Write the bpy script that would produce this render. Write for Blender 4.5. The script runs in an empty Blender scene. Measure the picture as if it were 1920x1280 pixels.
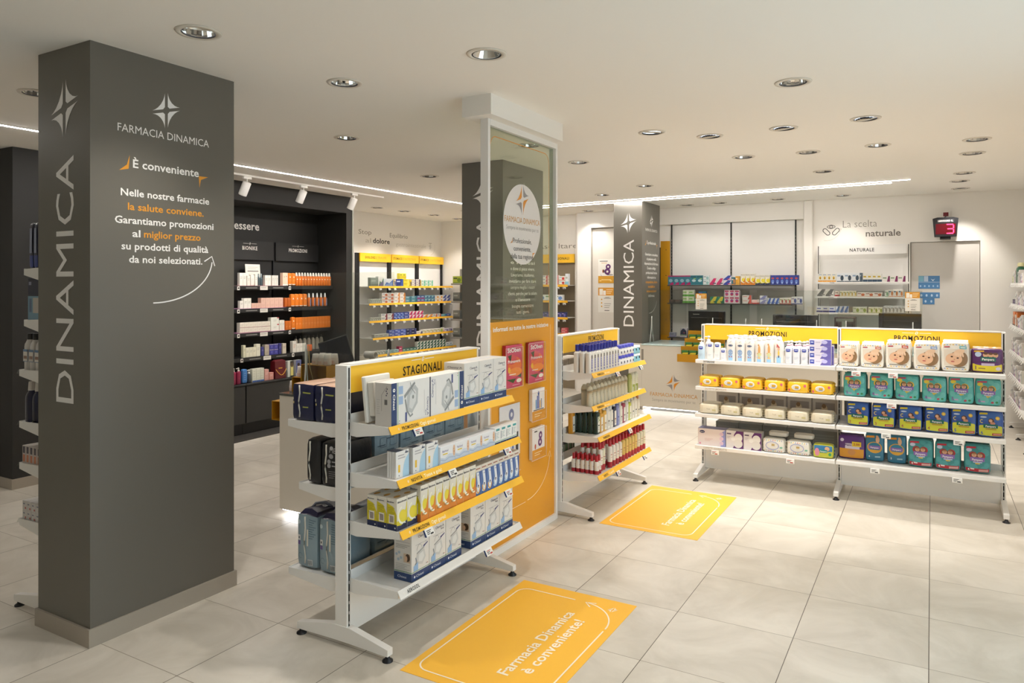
import bpy, math, random
from mathutils import Vector, Matrix
random.seed(7)
R = math.radians
SC = bpy.context.scene
COL = SC.collection

# ------------------------------------------------------------------ camera, world, exposure
CEIL = 3.017
cam_d = bpy.data.cameras.new('camera')
cam_d.sensor_width = 36.0
cam_d.lens = 1363.0 / 1920.0 * 36.0
cam_d.shift_y = -106.0 / 1920.0
cam_d.clip_start = 0.05
cam_d.clip_end = 60
cam = bpy.data.objects.new('camera', cam_d)
cam.location = (0, 0, 1.8)
cam.rotation_euler = (R(90), 0, R(30))
COL.objects.link(cam)
SC.camera = cam

w = bpy.data.worlds.new('street_daylight')
SC.world = w
w.use_nodes = True
wb = w.node_tree.nodes['Background']
wb.inputs[0].default_value = (0.72, 0.84, 1.0, 1)
wb.inputs[1].default_value = 1.9

SC.view_settings.view_transform = 'Standard'
SC.view_settings.look = 'None'
SC.view_settings.gamma = 1.0
SC.view_settings.use_curve_mapping = False
SC.view_settings.exposure = 0.75
SC.cycles.use_denoising = True
SC.cycles.max_bounces = 8
SC.cycles.diffuse_bounces = 5
SC.cycles.glossy_bounces = 4
SC.cycles.transparent_max_bounces = 16
SC.cycles.sample_clamp_indirect = 4.0
SC.cycles.caustics_reflective = False
SC.cycles.caustics_refractive = False

SPOT_W = 34.0            # ceiling downlights
STRIP_E = 60.0            # LED strips (emission strength)
WARM = (1.0, 0.945, 0.88)

# ------------------------------------------------------------------ materials
MATS = {}
def lin(c):
    c /= 255.0
    return c / 12.92 if c <= 0.04045 else ((c + 0.055) / 1.055) ** 2.4
def hexc(h):
    h = h.lstrip('#')
    return tuple(lin(int(h[i:i + 2], 16)) for i in (0, 2, 4)) + (1.0,)
def mat(name, col, rough=0.5, metal=0.0, spec=0.5, emit=0.0, bump=0.0, bscale=40, coat=0.0):
    if name in MATS:
        return MATS[name]
    m = bpy.data.materials.new(name)
    m.use_nodes = True
    nt = m.node_tree
    b = nt.nodes['Principled BSDF']
    c = hexc(col)
    b.inputs['Base Color'].default_value = c
    b.inputs['Roughness'].default_value = rough
    b.inputs['Metallic'].default_value = metal
    b.inputs['Specular IOR Level'].default_value = spec
    b.inputs['Coat Weight'].default_value = coat
    if emit:
        b.inputs['Emission Color'].default_value = c
        b.inputs['Emission Strength'].default_value = emit
    if bump:
        tc = nt.nodes.new('ShaderNodeTexCoord')
        nz = nt.nodes.new('ShaderNodeTexNoise')
        nz.inputs['Scale'].default_value = bscale
        nz.inputs['Detail'].default_value = 4
        bp = nt.nodes.new('ShaderNodeBump')
        bp.inputs['Strength'].default_value = bump
        bp.inputs['Distance'].default_value = 0.01
        nt.links.new(tc.outputs['Object'], nz.inputs['Vector'])
        nt.links.new(nz.outputs['Fac'], bp.inputs['Height'])
        nt.links.new(bp.outputs['Normal'], b.inputs['Normal'])
    MATS[name] = m
    return m
def C(h, rough=0.45):
    """printed card, plastic or ink of one colour"""
    h = h.lstrip('#').lower()
    return mat('print_%s_%d' % (h, int(rough * 100)), h, rough)
def film(h):
    h = h.lstrip('#').lower()
    return mat('film_' + h, h, 0.28, spec=0.6, bump=0.35, bscale=22)
def glassy(name, col, fac0=0.04, fac1=0.5):
    """thin clear sheet: lets light through, reflects by angle"""
    if name in MATS:
        return MATS[name]
    m = bpy.data.materials.new(name)
    m.use_nodes = True
    nt = m.node_tree
    nt.nodes.clear()
    out = nt.nodes.new('ShaderNodeOutputMaterial')
    tr = nt.nodes.new('ShaderNodeBsdfTransparent')
    tr.inputs[0].default_value = hexc(col)
    gl = nt.nodes.new('ShaderNodeBsdfGlossy')
    gl.inputs['Roughness'].default_value = 0.02
    ly = nt.nodes.new('ShaderNodeLayerWeight')
    ly.inputs['Blend'].default_value = 0.5
    pw = nt.nodes.new('ShaderNodeMath'); pw.operation = 'POWER'; pw.inputs[1].default_value = 4.0
    lw = nt.nodes.new('ShaderNodeMath'); lw.operation = 'MULTIPLY_ADD'; lw.inputs[1].default_value = fac1; lw.inputs[2].default_value = fac0
    nt.links.new(ly.outputs['Facing'], pw.inputs[0])
    nt.links.new(pw.outputs[0], lw.inputs[0])
    mx = nt.nodes.new('ShaderNodeMixShader')
    nt.links.new(lw.outputs[0], mx.inputs[0])
    nt.links.new(tr.outputs[0], mx.inputs[1])
    nt.links.new(gl.outputs[0], mx.inputs[2])
    nt.links.new(mx.outputs[0], out.inputs[0])
    MATS[name] = m
    return m

WHITE = mat('white_paint_metal', 'e9e6e1', 0.35)
SHELFW = mat('shelf_white', 'e6e4e0', 0.38)
BLACK = mat('black_plastic', '16161a', 0.45)
DARKW = mat('dark_panel', '1b1b1a', 0.55)
DARKWALL = mat('dark_wall_paint', '252422', 0.6, bump=0.05, bscale=200)
PILLAR = mat('pillar_grey_film', '68645b', 0.42, bump=0.02, bscale=300)
WALLW = mat('wall_white', 'ede9e2', 0.7, bump=0.04, bscale=160)
CEILM = mat('ceiling_white', 'f3efe8', 0.85, bump=0.03, bscale=120)
ORANGE = mat('orange_sign', 'f6c22e', 0.45)
ORSTRIP = mat('orange_strip', 'f2b933', 0.35)
MATOR = mat('orange_floor_vinyl', 'f6ba3c', 0.5, bump=0.05, bscale=150)
INK = mat('black_ink', '1f1a16', 0.5)
WINK = mat('white_ink', 'f6f3ee', 0.45)
LETTER = mat('pale_grey_letters', 'f0eeeb', 0.45)
SKIRT = mat('stone_skirting', 'a49b8e', 0.45, bump=0.05, bscale=30)
CHROME = mat('chrome_reflector', 'f2f0ec', 0.08, metal=1.0)
RIM = mat('downlight_rim', 'd9d2c6', 0.5)
LAMP = mat('lamp_glow', 'fff0d8', 0.5, emit=3.0)
STRIP = mat('led_strip', 'fffaf6', 0.5, emit=STRIP_E)
UNDER = mat('counter_led', 'f4f8ff', 0.5, emit=6.0)
MUSTARD = mat('mustard_sheet', 'c08a14', 0.4)
COUNTER = mat('counter_front', 'd6cfc2', 0.5)
GTOP = mat('counter_glass_top', 'bcd2cf', 0.12, spec=0.7)
GREYMET = mat('grey_metal', '8f8c86', 0.4, metal=0.3)
GLASS = glassy('clear_glass', 'eef3ea')
ACRYL = glassy('clear_acrylic', 'f4f6f4')
TRAYGL = glassy('clear_holder', 'fbfbfa', .03, .3)

def floor_material():
    m = bpy.data.materials.new('stone_tiles')
    m.use_nodes = True
    nt = m.node_tree
    L = nt.links.new
    b = nt.nodes['Principled BSDF']
    geo = nt.nodes.new('ShaderNodeNewGeometry')
    sep = nt.nodes.new('ShaderNodeSeparateXYZ')
    L(geo.outputs['Position'], sep.inputs[0])
    def math_(op, a, bb=None):
        n = nt.nodes.new('ShaderNodeMath')
        n.operation = op
        for i, x in enumerate((a, bb)):
            if x is None:
                continue
            if isinstance(x, (int, float)):
                n.inputs[i].default_value = x
            else:
                L(x, n.inputs[i])
        return n.outputs[0]
    def line(o, off):
        t = math_('DIVIDE', math_('SUBTRACT', o, off), 0.6)
        fr = math_('FRACT', t)
        d = math_('ABSOLUTE', math_('SUBTRACT', fr, 0.5))
        return math_('GREATER_THAN', d, 0.5 - 0.0031), math_('FLOOR', t)
    gx, ix = line(sep.outputs[0], -0.012)
    gy, iy = line(sep.outputs[1], 0.328)
    g = math_('MAXIMUM', gx, gy)
    comb = nt.nodes.new('ShaderNodeCombineXYZ')
    L(ix, comb.inputs[0]); L(iy, comb.inputs[1])
    wn = nt.nodes.new('ShaderNodeTexWhiteNoise')
    L(comb.outputs[0], wn.inputs['Vector'])
    add = nt.nodes.new('ShaderNodeVectorMath'); add.operation = 'MULTIPLY_ADD'
    L(wn.outputs['Color'], add.inputs[0]); add.inputs[1].default_value = (9, 9, 9)
    L(geo.outputs['Position'], add.inputs[2])
    nz = nt.nodes.new('ShaderNodeTexNoise')
    nz.inputs['Scale'].default_value = 2.2; nz.inputs['Detail'].default_value = 7; nz.inputs['Roughness'].default_value = 0.62
    nz.inputs['Distortion'].default_value = 0.8
    L(add.outputs[0], nz.inputs['Vector'])
    cr = nt.nodes.new('ShaderNodeValToRGB')
    cr.color_ramp.elements[0].position = 0.3; cr.color_ramp.elements[0].color = hexc('beb6a8')
    cr.color_ramp.elements[1].position = 0.68; cr.color_ramp.elements[1].color = hexc('d8d1c5')
    L(nz.outputs['Fac'], cr.inputs[0])
    mx = nt.nodes.new('ShaderNodeMix'); mx.data_type = 'RGBA'
    jm = nt.nodes.new('ShaderNodeMix'); jm.data_type = 'RGBA'; L(gx, jm.inputs[0]); jm.inputs[6].default_value = hexc('8c8172'); jm.inputs[7].default_value = hexc('4c4236')
    L(g, mx.inputs[0]); L(cr.outputs[0], mx.inputs[6]); L(jm.outputs[2], mx.inputs[7])
    L(mx.outputs[2], b.inputs['Base Color'])
    rr = nt.nodes.new('ShaderNodeMapRange')
    rr.inputs[3].default_value = 0.28; rr.inputs[4].default_value = 0.42
    L(nz.outputs['Fac'], rr.inputs[0]); L(rr.outputs[0], b.inputs['Roughness'])
    b.inputs['Specular IOR Level'].default_value = 0.4
    bp = nt.nodes.new('ShaderNodeBump'); bp.inputs['Strength'].default_value = 0.25; bp.inputs['Distance'].default_value = 0.002
    L(math_('SUBTRACT', nz.outputs['Fac'], g), bp.inputs['Height'])
    L(bp.outputs['Normal'], b.inputs['Normal'])
    return m
FLOORM = floor_material()

# ------------------------------------------------------------------ mesh builder
_TXT = {}
def glyphs(s, bold):
    k = (s, bold)
    if k not in _TXT:
        cu = bpy.data.curves.new('lettering', 'FONT')
        cu.body = s
        cu.size = 1.0
        cu.resolution_u = 2
        cu.offset = 0.018 if bold == 1 else (0.022 if bold == 2 else (-0.012 if bold == -1 else 0.0))
        cu.space_character = 1.14 if s.isupper() and bold >= 1 else 1.0
        ob = bpy.data.objects.new('lettering', cu)
        me = bpy.data.meshes.new_from_object(ob)
        vs = [(v.co.x, v.co.y) for v in me.vertices]
        fs = [tuple(p.vertices) for p in me.polygons]
        # keep normals facing +z
        ff = []
        for f in fs:
            a = 0.0
            for i in range(len(f)):
                x0, y0 = vs[f[i]]; x1, y1 = vs[f[(i + 1) % len(f)]]
                a += x0 * y1 - x1 * y0
            ff.append(f if a > 0 else f[::-1])
        bpy.data.meshes.remove(me); bpy.data.objects.remove(ob); bpy.data.curves.remove(cu)
        _TXT[k] = (vs, ff)
    return _TXT[k]
CAPH = None
def cap_h():
    global CAPH
    if CAPH is None:
        CAPH = max(y for x, y in glyphs('H', 0)[0])
    return CAPH

class MB:
    def __init__(s):
        s.v = []; s.f = []; s.m = []; s.sm = []; s.mats = []
    def mi(s, m):
        if m not in s.mats:
            s.mats.append(m)
        return s.mats.index(m)
    def add(s, vs, fs, m, smooth=False):
        o = len(s.v); k = s.mi(m)
        s.v.extend(tuple(v) for v in vs)
        for f in fs:
            s.f.append(tuple(i + o for i in f)); s.m.append(k); s.sm.append(smooth)
        return s
    def box(s, x0, x1, y0, y1, z0, z1, m, b=0.0):
        if b <= 0:
            vs = [(x, y, z) for z in (z0, z1) for y in (y0, y1) for x in (x0, x1)]
            fs = [(0, 2, 3, 1), (4, 5, 7, 6), (0, 1, 5, 4), (2, 6, 7, 3), (0, 4, 6, 2), (1, 3, 7, 5)]
            return s.add(vs, fs, m)
        b = min(b, (x1 - x0) * .49, (y1 - y0) * .49, (z1 - z0) * .49)
        X = (x0, x1); Y = (y0, y1); Z = (z0, z1)
        vs = []; ix = {}
        for i in (0, 1):
            for j in (0, 1):
                for k in (0, 1):
                    sx, sy, sz = (b, -b)[i], (b, -b)[j], (b, -b)[k]
                    for a, p in enumerate(((X[i], Y[j] + sy, Z[k] + sz), (X[i] + sx, Y[j], Z[k] + sz), (X[i] + sx, Y[j] + sy, Z[k]))):
                        ix[i, j, k, a] = len(vs); vs.append(p)
        fs = []
        q = lambda *c: fs.append(tuple(ix[t] for t in c))
        for i in (0, 1):
            o = [(i, 0, 0, 0), (i, 0, 1, 0), (i, 1, 1, 0), (i, 1, 0, 0)]; q(*(o if i == 0 else o[::-1]))
            o = [(0, i, 0, 1), (1, i, 0, 1), (1, i, 1, 1), (0, i, 1, 1)]; q(*(o if i == 0 else o[::-1]))
            o = [(0, 0, i, 2), (0, 1, i, 2), (1, 1, i, 2), (1, 0, i, 2)]; q(*(o if i == 0 else o[::-1]))
        for i in (0, 1):
            for j in (0, 1):
                q((i, j, 0, 0), (i, j, 1, 0), (i, j, 1, 1), (i, j, 0, 1))
                q((i, 0, j, 0), (i, 1, j, 0), (i, 1, j, 2), (i, 0, j, 2))
                q((0, i, j, 1), (1, i, j, 1), (1, i, j, 2), (0, i, j, 2))
                for k in (0, 1):
                    q((i, j, k, 0), (i, j, k, 1), (i, j, k, 2))
        # orient outward
        c = Vector(((x0 + x1) / 2, (y0 + y1) / 2, (z0 + z1) / 2))
        ff = []
        for f in fs:
            p = [Vector(vs[t]) for t in f]
            n = (p[1] - p[0]).cross(p[2] - p[0])
            ff.append(f if n.dot(sum(p, Vector()) / len(p) - c) > 0 else f[::-1])
        return s.add(vs, ff, m)
    def quad(s, a, b, c, d, m):
        return s.add([a, b, c, d], [(0, 1, 2, 3)], m)
    def prism(s, pts, fn, d0, d1, m):
        """pts 2D counter-clockwise, fn(u,v,d)->xyz"""
        n = len(pts)
        vs = [fn(u, v, d0) for u, v in pts] + [fn(u, v, d1) for u, v in pts]
        fs = [tuple(range(n))[::-1], tuple(range(n, 2 * n))] + [(i, (i + 1) % n, n + (i + 1) % n, n + i) for i in range(n)]
        return s.add(vs, fs, m)
    def lathe(s, prof, m, n=16, cx=0, cy=0, sx=1, sy=1, p=2.0, cap0=True, cap1=True, smooth=True, axis=None):
        vs = []; fs = []
        def ring(r):
            o = []
            for i in range(n):
                a = 2 * math.pi * (i + .5) / n
                c, q = math.cos(a), math.sin(a)
                e = 2.0 / p
                o.append((r * sx * math.copysign(abs(c) ** e, c), r * sy * math.copysign(abs(q) ** e, q)))
            return o
        A = axis or (lambda x, y, z: (cx + x, cy + y, z))
        for r, z in prof:
            vs += [A(x, y, z) for x, y in ring(r)]
        for k in range(len(prof) - 1):
            for i in range(n):
                j = (i + 1) % n
                fs.append((k * n + i, k * n + j, (k + 1) * n + j, (k + 1) * n + i))
        s.add(vs, fs, m, smooth)
        if cap0:
            s.add(vs[:n], [tuple(range(n))[::-1]], m)
        if cap1:
            s.add(vs[-n:], [tuple(range(n))], m)
        return s
    def tube(s, pts, r, m, n=8, closed=False):
        vs = []; fs = []
        P = [Vector(p) for p in pts]
        up = Vector((0, 0, 1))
        for i, p in enumerate(P):
            t = (P[min(i + 1, len(P) - 1)] - P[max(i - 1, 0)]).normalized()
            a = t.cross(up)
            if a.length < 1e-3:
                a = t.cross(Vector((0, 1, 0)))
            a.normalize(); b = a.cross(t)
            for k in range(n):
                q = 2 * math.pi * k / n
                vs.append(p + a * (r * math.cos(q)) + b * (r * math.sin(q)))
        for i in range(len(P) - 1):
            for k in range(n):
                j = (k + 1) % n
                fs.append((i * n + k, i * n + j, (i + 1) * n + j, (i + 1) * n + k))
        fs.append(tuple(range(n))[::-1]); fs.append(tuple(range(len(vs) - n, len(vs))))
        return s.add(vs, fs, m, True)
    # ---- printing on a plane fn(u,v,off)
    def rect(s, fn, u0, u1, v0, v1, m, off=.0006, nu=1, nv=1):
        vs = [fn(u0 + (u1 - u0) * i / nu, v0 + (v1 - v0) * j / nv, off) for j in range(nv + 1) for i in range(nu + 1)]
        fs = [(j * (nu + 1) + i, j * (nu + 1) + i + 1, (j + 1) * (nu + 1) + i + 1, (j + 1) * (nu + 1) + i) for j in range(nv) for i in range(nu)]
        return s.add(vs, fs, m)
    def ell(s, fn, cu, cv, ru, rv, m, off=.0008, n=20, rings=1, a0=0, rot=0):
        vs = [fn(cu, cv, off)]; fs = []
        cr, sr = math.cos(rot), math.sin(rot)
        for k in range(1, rings + 1):
            for i in range(n):
                a = a0 + 2 * math.pi * i / n
                x, y = ru * math.cos(a) * k / rings, rv * math.sin(a) * k / rings
                vs.append(fn(cu + x * cr - y * sr, cv + x * sr + y * cr, off))
        for i in range(n):
            fs.append((0, 1 + i, 1 + (i + 1) % n))
        for k in range(1, rings):
            for i in range(n):
                j = (i + 1) % n
                o = 1 + (k - 1) * n
                fs.append((o + i, o + n + i, o + n + j, o + j))
        return s.add(vs, fs, m)
    def poly(s, fn, pts, m, off=.0008):
        return s.add([fn(u, v, off) for u, v in pts], [tuple(range(len(pts)))], m)
    def ribbon(s, fn, pts, wd, m, off=.001, closed=False):
        n = len(pts); vs = []; fs = []
        for i in range(n):
            if closed:
                a, b = pts[(i - 1) % n], pts[(i + 1) % n]
            else:
                a, b = pts[max(i - 1, 0)], pts[min(i + 1, n - 1)]
            dx, dy = b[0] - a[0], b[1] - a[1]
            l = math.hypot(dx, dy) or 1
            nx, ny = -dy / l * wd / 2, dx / l * wd / 2
            u, v = pts[i]
            vs += [fn(u - nx, v - ny, off), fn(u + nx, v + ny, off)]
        for i in range(n if closed else n - 1):
            j = (i + 1) % n
            fs.append((2 * i, 2 * j, 2 * j + 1, 2 * i + 1))
        return s.add(vs, fs, m)
    def text(s, fn, t, u, v, h, m, w=None, al='c', bold=0, off=.001):
        """cap height h, baseline v; w = total width to fill"""
        vs, fs = glyphs(t, bold)
        if not vs:
            return s
        x0 = min(x for x, y in vs); x1 = max(x for x, y in vs)
        k = h / cap_h()
        kx = (w / (x1 - x0)) if w else k
        tw = (x1 - x0) * kx
        st = u - (tw / 2 if al == 'c' else (tw if al == 'r' else 0))
        return s.add([fn(st + (x - x0) * kx, v + y * k, off) for x, y in vs], fs, m)
    def mesh(s, name):
        me = bpy.data.meshes.new(name)
        me.from_pydata(s.v, [], s.f)
        for m in s.mats:
            me.materials.append(m)
        me.polygons.foreach_set('material_index', s.m)
        me.polygons.foreach_set('use_smooth', s.sm)
        me.update()
        return me

def flat(o, u, v):
    o, u, v = Vector(o), Vector(u), Vector(v)
    n = u.cross(v)
    return lambda a, b, d=0.0: o + u * a + v * b + n * d
def front(d):   # face towards -y at y=-d/2
    return flat((0, -d / 2, 0), (1, 0, 0), (0, 0, 1))
def leftside(wd):   # face towards -x
    return flat((-wd / 2, 0, 0), (0, -1, 0), (0, 0, 1))
def rightside(wd):
    return flat((wd / 2, 0, 0), (0, 1, 0), (0, 0, 1))
def topface(h):
    return flat((0, 0, h), (1, 0, 0), (0, 1, 0))
def cyl(r, sx=1.0, sy=1.0):
    return lambda u, v, d=0.0: ((r * sx + d) * math.sin(u / (r * max(sx, .2))), -(r * sy + d) * math.cos(u / (r * max(sx, .2))), v)

def star(mb, fn, cu, cv, Rr, mats, off=.0012, sh=.3, ratio=.86):
    """the four petals of the shop's star; mats: tl, tr, bl, br"""
    g = Rr * .09
    for k, (qx, qy) in enumerate(((-1, 1), (1, 1), (-1, -1), (1, -1))):
        pts = []
        for i in range(9):
            t = i / 8 * math.pi / 2
            x = g + (Rr * ratio - g) * math.sin(t) ** 3.3
            y = g + (Rr - g) * math.cos(t) ** 3.3
            pts.append((x, y))
        pts += [(g * 2.2, g), (g, g * 2.2)]
        pts = [(qx * x, qy * y) for x, y in pts]
        if qx * qy > 0:
            pts = pts[::-1]
        mb.poly(fn, [(cu + x, cv + y + sh * x) for x, y in pts], mats[k], off)

def rrect(u0, u1, v0, v1, r, n=6):
    pts = []
    for cx, cy, a in ((u1 - r, v0 + r, -90), (u1 - r, v1 - r, 0), (u0 + r, v1 - r, 90), (u0 + r, v0 + r, 180)):
        for i in range(n + 1):
            t = R(a + 90 * i / n)
            pts.append((cx + r * math.cos(t), cy + r * math.sin(t)))
    return pts
def arc(cx, cy, r, a0, a1, n=12, ry=None):
    return [(cx + r * math.cos(R(a0 + (a1 - a0) * i / n)), cy + (ry or r) * math.sin(R(a0 + (a1 - a0) * i / n))) for i in range(n + 1)]

# ------------------------------------------------------------------ object helpers
def obj(name, mb, parent=None, label=None):
    me = mb.mesh(name) if isinstance(mb, MB) else mb
    o = bpy.data.objects.new(name, me)
    COL.objects.link(o)
    if parent:
        o.parent = parent
    if label:
        o['label'] = label
    return o
def tag(o, label, cat, group=None):
    o['label'] = label; o['category'] = cat
    if group:
        o['group'] = group
    return o
def thing(name, label, cat, loc=(0, 0, 0), rz=0.0, group=None):
    o = bpy.data.objects.new(name, None)
    o.empty_display_size = 0.05
    COL.objects.link(o)
    o.location = loc; o.rotation_euler = (0, 0, R(rz))
    return tag(o, label, cat, group)
def struct(name, mb, parent=None):
    o = obj(name, mb, parent)
    if parent is None:
        o['kind'] = 'structure'
    return o

class Kind:
    """one kind of product: its meshes are made once and shared by every copy"""
    def __init__(s, name, cat, parts, w, d, h):
        s.name = name; s.cat = cat; s.w = w; s.d = d; s.h = h
        s.parts = [(n, p.mesh(n) if isinstance(p, MB) else p) for n, p in parts]
    def place(s, loc, rz, label, group, rot=None):
        if len(s.parts) == 1:
            o = bpy.data.objects.new(s.name, s.parts[0][1]); COL.objects.link(o)
        else:
            o = bpy.data.objects.new(s.name, None); o.empty_display_size = 0.03; COL.objects.link(o)
            for n, me in s.parts:
                c = bpy.data.objects.new(n, me); c.parent = o; COL.objects.link(c)
        o.location = loc
        o.rotation_euler = rot or (0, 0, R(rz))
        return tag(o, label, s.cat, group)

ORD = ('first second third fourth fifth sixth seventh eighth ninth tenth eleventh twelfth thirteenth fourteenth fifteenth sixteenth '
       'seventeenth eighteenth nineteenth twentieth').split()
def od(i):
    return ORD[i] if i < 20 else 'twenty-' + ORD[i - 20]
class Frame:
    """local x along a shelf (left to right for a viewer), -y towards the viewer"""
    def __init__(s, ox, oy, rz):
        s.ox, s.oy, s.rz = ox, oy, rz
        s.c, s.s = math.cos(R(rz)), math.sin(R(rz))
    def w(s, x, y, z=0.0):
        return (s.ox + s.c * x - s.s * y, s.oy + s.s * x + s.c * y, z)
    def put(s, k, x, yf, z, label, group, dr=0.0, rot=None):
        return k.place(s.w(x, yf + k.d / 2, z), s.rz + dr, label, group, rot)
    def row(s, k, x0, n, z, yf, desc, where, group, step=None, rows=1, stack=1, ystep=None, jit=0.0, gap=.0015):
        """n wide, rows deep (front row first), stack high; every label tells its own place"""
        st = step or k.w + gap
        for r in range(rows):
            for i in range(n):
                for t in range(stack):
                    a = '%s, %s from the left' % (desc, od(i)) if n > 1 else desc
                    if rows > 1:
                        a += ', %s row' % ('front' if r == 0 else ('back' if r == rows - 1 else od(r)))
                    if stack > 1:
                        a += ', ' + (('bottom' if t == 0 else ('top' if t == stack - 1 else od(t))) + ' of stack')
                    a += ', ' + where
                    s.put(k, x0 + k.w / 2 + i * st, yf + r * (ystep or k.d + .002), z + t * (k.h + .0005), a, group,
                          random.uniform(-jit, jit) if jit else 0.0)
        return x0 + n * st
# ------------------------------------------------------------------ room shell
# (x, y, aim x, aim y, aim z or None for straight down, power factor)
DOWN = [(-3.057, 2.276, None, .9), (-2.032, 3.25, (-2.0, 3.3, 0), 1.35), (-3.062, 3.286, None, .65), (-0.721, 4.624, None, .7),
        (-4.915, 2.483, None, .4), (-4.189, 4.521, None, .5), (-3.029, 5.562, None, .9), (-1.934, 5.58, (-2.25, 5.9, .5), 1.4),
        (-1.571, 5.958, (-1.5, 6.85, .6), 1.5), (-0.996, 5.94, (-0.85, 6.85, .6), 1.5), (-0.419, 5.897, (-0.2, 6.85, .6), 1.5),
        (-0.406, 7.076, None, 1.0), (0.328, 7.206, None, .8), (0.325, 7.942, None, .8), (0.307, 9.298, None, .9), (0.281, 9.985, None, .9),
        (0.315, 10.764, (0.3, 11.2, 1.2), 1.0), (-3.033, 6.577, None, .9), (-4.866, 6.58, None, .9), (-3.048, 8.538, None, 1.0),
        (-1.55, 7.086, None, 1.0), (-0.982, 7.126, None, 1.0), (-1.004, 8.413, None, 1.0), (-3.847, 9.112, None, 1.0),
        (-4.88, 11.062 - .1, None, .8), (-3.225, 10.9, None, .2), (-2.723, 10.865, None, .2), (-1.891, 10.805, None, .2),
        (-1.047, 10.796, None, .55), (-6.611, 9.963, None, .9), (-7.531, 9.491, (-8.0, 9.49, 1.2), 1.1), (-7.485, 10.255, (-8.0, 10.25, 1.2), 1.1),
        (-7.531, 11.061, (-8.0, 11.0, 1.2), 1.0), (-7.552, 8.85, (-8.0, 9.0, 1.2), .9)]
ADDED_DOWN = [(-0.72, 2.6, None, .25), (-2.03, 1.1, None, .7), (0.6, 4.6, None, .9)]   # extra lamps added out of view, above and behind the viewer
HOLE = .083

def ceiling_mesh():
    cu = bpy.data.curves.new('ceiling', 'CURVE')
    cu.dimensions = '2D'
    cu.fill_mode = 'BOTH'
    def sp(pts):
        s = cu.splines.new('POLY')
        s.points.add(len(pts) - 1)
        for p, q in zip(s.points, pts):
            p.co = (q[0], q[1], 0, 1)
        s.use_cyclic_u = True
    sp([(-8.6, -2.2), (1.7, -2.2), (1.7, 11.8), (-8.6, 11.8)])
    for x, y, a, f in DOWN + ADDED_DOWN:
        sp([(x + HOLE * math.cos(2 * math.pi * i / 28), y + HOLE * math.sin(2 * math.pi * i / 28)) for i in range(28)])
    ob = bpy.data.objects.new('ceiling', cu)
    me = bpy.data.meshes.new_from_object(ob)
    bpy.data.objects.remove(ob); bpy.data.curves.remove(cu)
    me.materials.clear(); me.materials.append(CEILM)
    me.polygons.foreach_set('material_index', [0] * len(me.polygons))
    return me
o = bpy.data.objects.new('ceiling', ceiling_mesh()); COL.objects.link(o); o.location.z = CEIL; o['kind'] = 'structure'
struct('floor', MB().box(-8.6, 1.7, -2.2, 11.8, -.06, 0, FLOORM))

# back wall: white bays, soffit over the dispensing bay, recessed doors
b = MB()
b.box(-8.45, -5.2, 11.47, 11.7, 0, CEIL, WALLW)
b.box(-5.2, -1.59, 11.22, 11.7, 2.757, CEIL, WALLW)
b.box(-5.2, -4.95, 11.22, 11.7, 0, 2.757, WALLW)
b.box(-4.95, -1.59, 11.31, 11.7, 0, 2.757, WALLW)
b.box(-1.59, -.25, 11.22, 11.7, 0, CEIL, WALLW)
b.box(-.25, .547, 11.22, 11.7, 2.377, CEIL, WALLW)
b.box(-.25, .547, 11.29, 11.7, 0, 2.377, WALLW)
b.box(.547, 1.65, 11.22, 11.7, 0, CEIL, WALLW)
struct('wall_back', b)
struct('trim_1', MB().box(-1.6, -1.475, 11.165, 11.22, 0, CEIL - .001, WALLW, .012))
struct('column_round', MB().lathe([(.155, 0), (.155, CEIL)], WALLW, 32, -5.13, 11.375))
struct('door_1', MB().box(-.245, .542, 11.25, 11.29, .005, 2.372, mat('door_grey_white', 'cfcac3', .55), .003))
struct('door_2', MB().box(-4.945, -4.02, 11.27, 11.31, .005, 2.735, mat('door_white', 'dcd6cb', .6), .003))
# left walls
b = MB()
b.box(-8.45, -8.2, 7.66, 11.47, 0, CEIL, WALLW)
struct('wall_left', b)
b = MB()
b.box(-7.63, -7.0, 3.34, 3.57, 0, CEIL, DARKWALL)
b.box(-7.63, -7.0, 3.57, 7.55, 2.79, CEIL, DARKWALL)
b.box(-7.63, -7.0, 7.55, 7.66, 0, CEIL, DARKWALL)
b.box(-7.63, -7.55, 3.57, 7.55, 0, 2.79, DARKW)
b.box(-8.6, -7.63, 3.34, 3.5, 0, CEIL, DARKWALL)
b.box(-8.2, -7.63, 7.5, 7.66, 0, CEIL, DARKWALL)
fw = flat((-7.55, 0, 0), (0, 1, 0), (0, 0, 1))
b.text(fw, 'Benessere', 6.52, 2.503, .1, WINK, w=.62, al='r', bold=1, off=.004)
struct('wall_left_dark', b)
b = MB()
b.box(-8.6, -6.988, 3.328, 3.34, 0, .09, SKIRT)
b.box(-7.0, -6.988, 3.34, 3.57, 0, .09, SKIRT)
struct('baseboard_left', b)
struct('trim_2', MB().box(-7.012, -6.99, 7.66, 7.685, 0, CEIL - .001, mat('edge_trim', 'b9b8ae', .4)))
struct('wall_left_near', MB().box(-8.6, -8.5, -2.2, 3.34, 0, CEIL, WALLW))
struct('wall_front', MB().box(-8.6, 1.7, -2.3, -2.2, 0, CEIL, WALLW))
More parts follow.
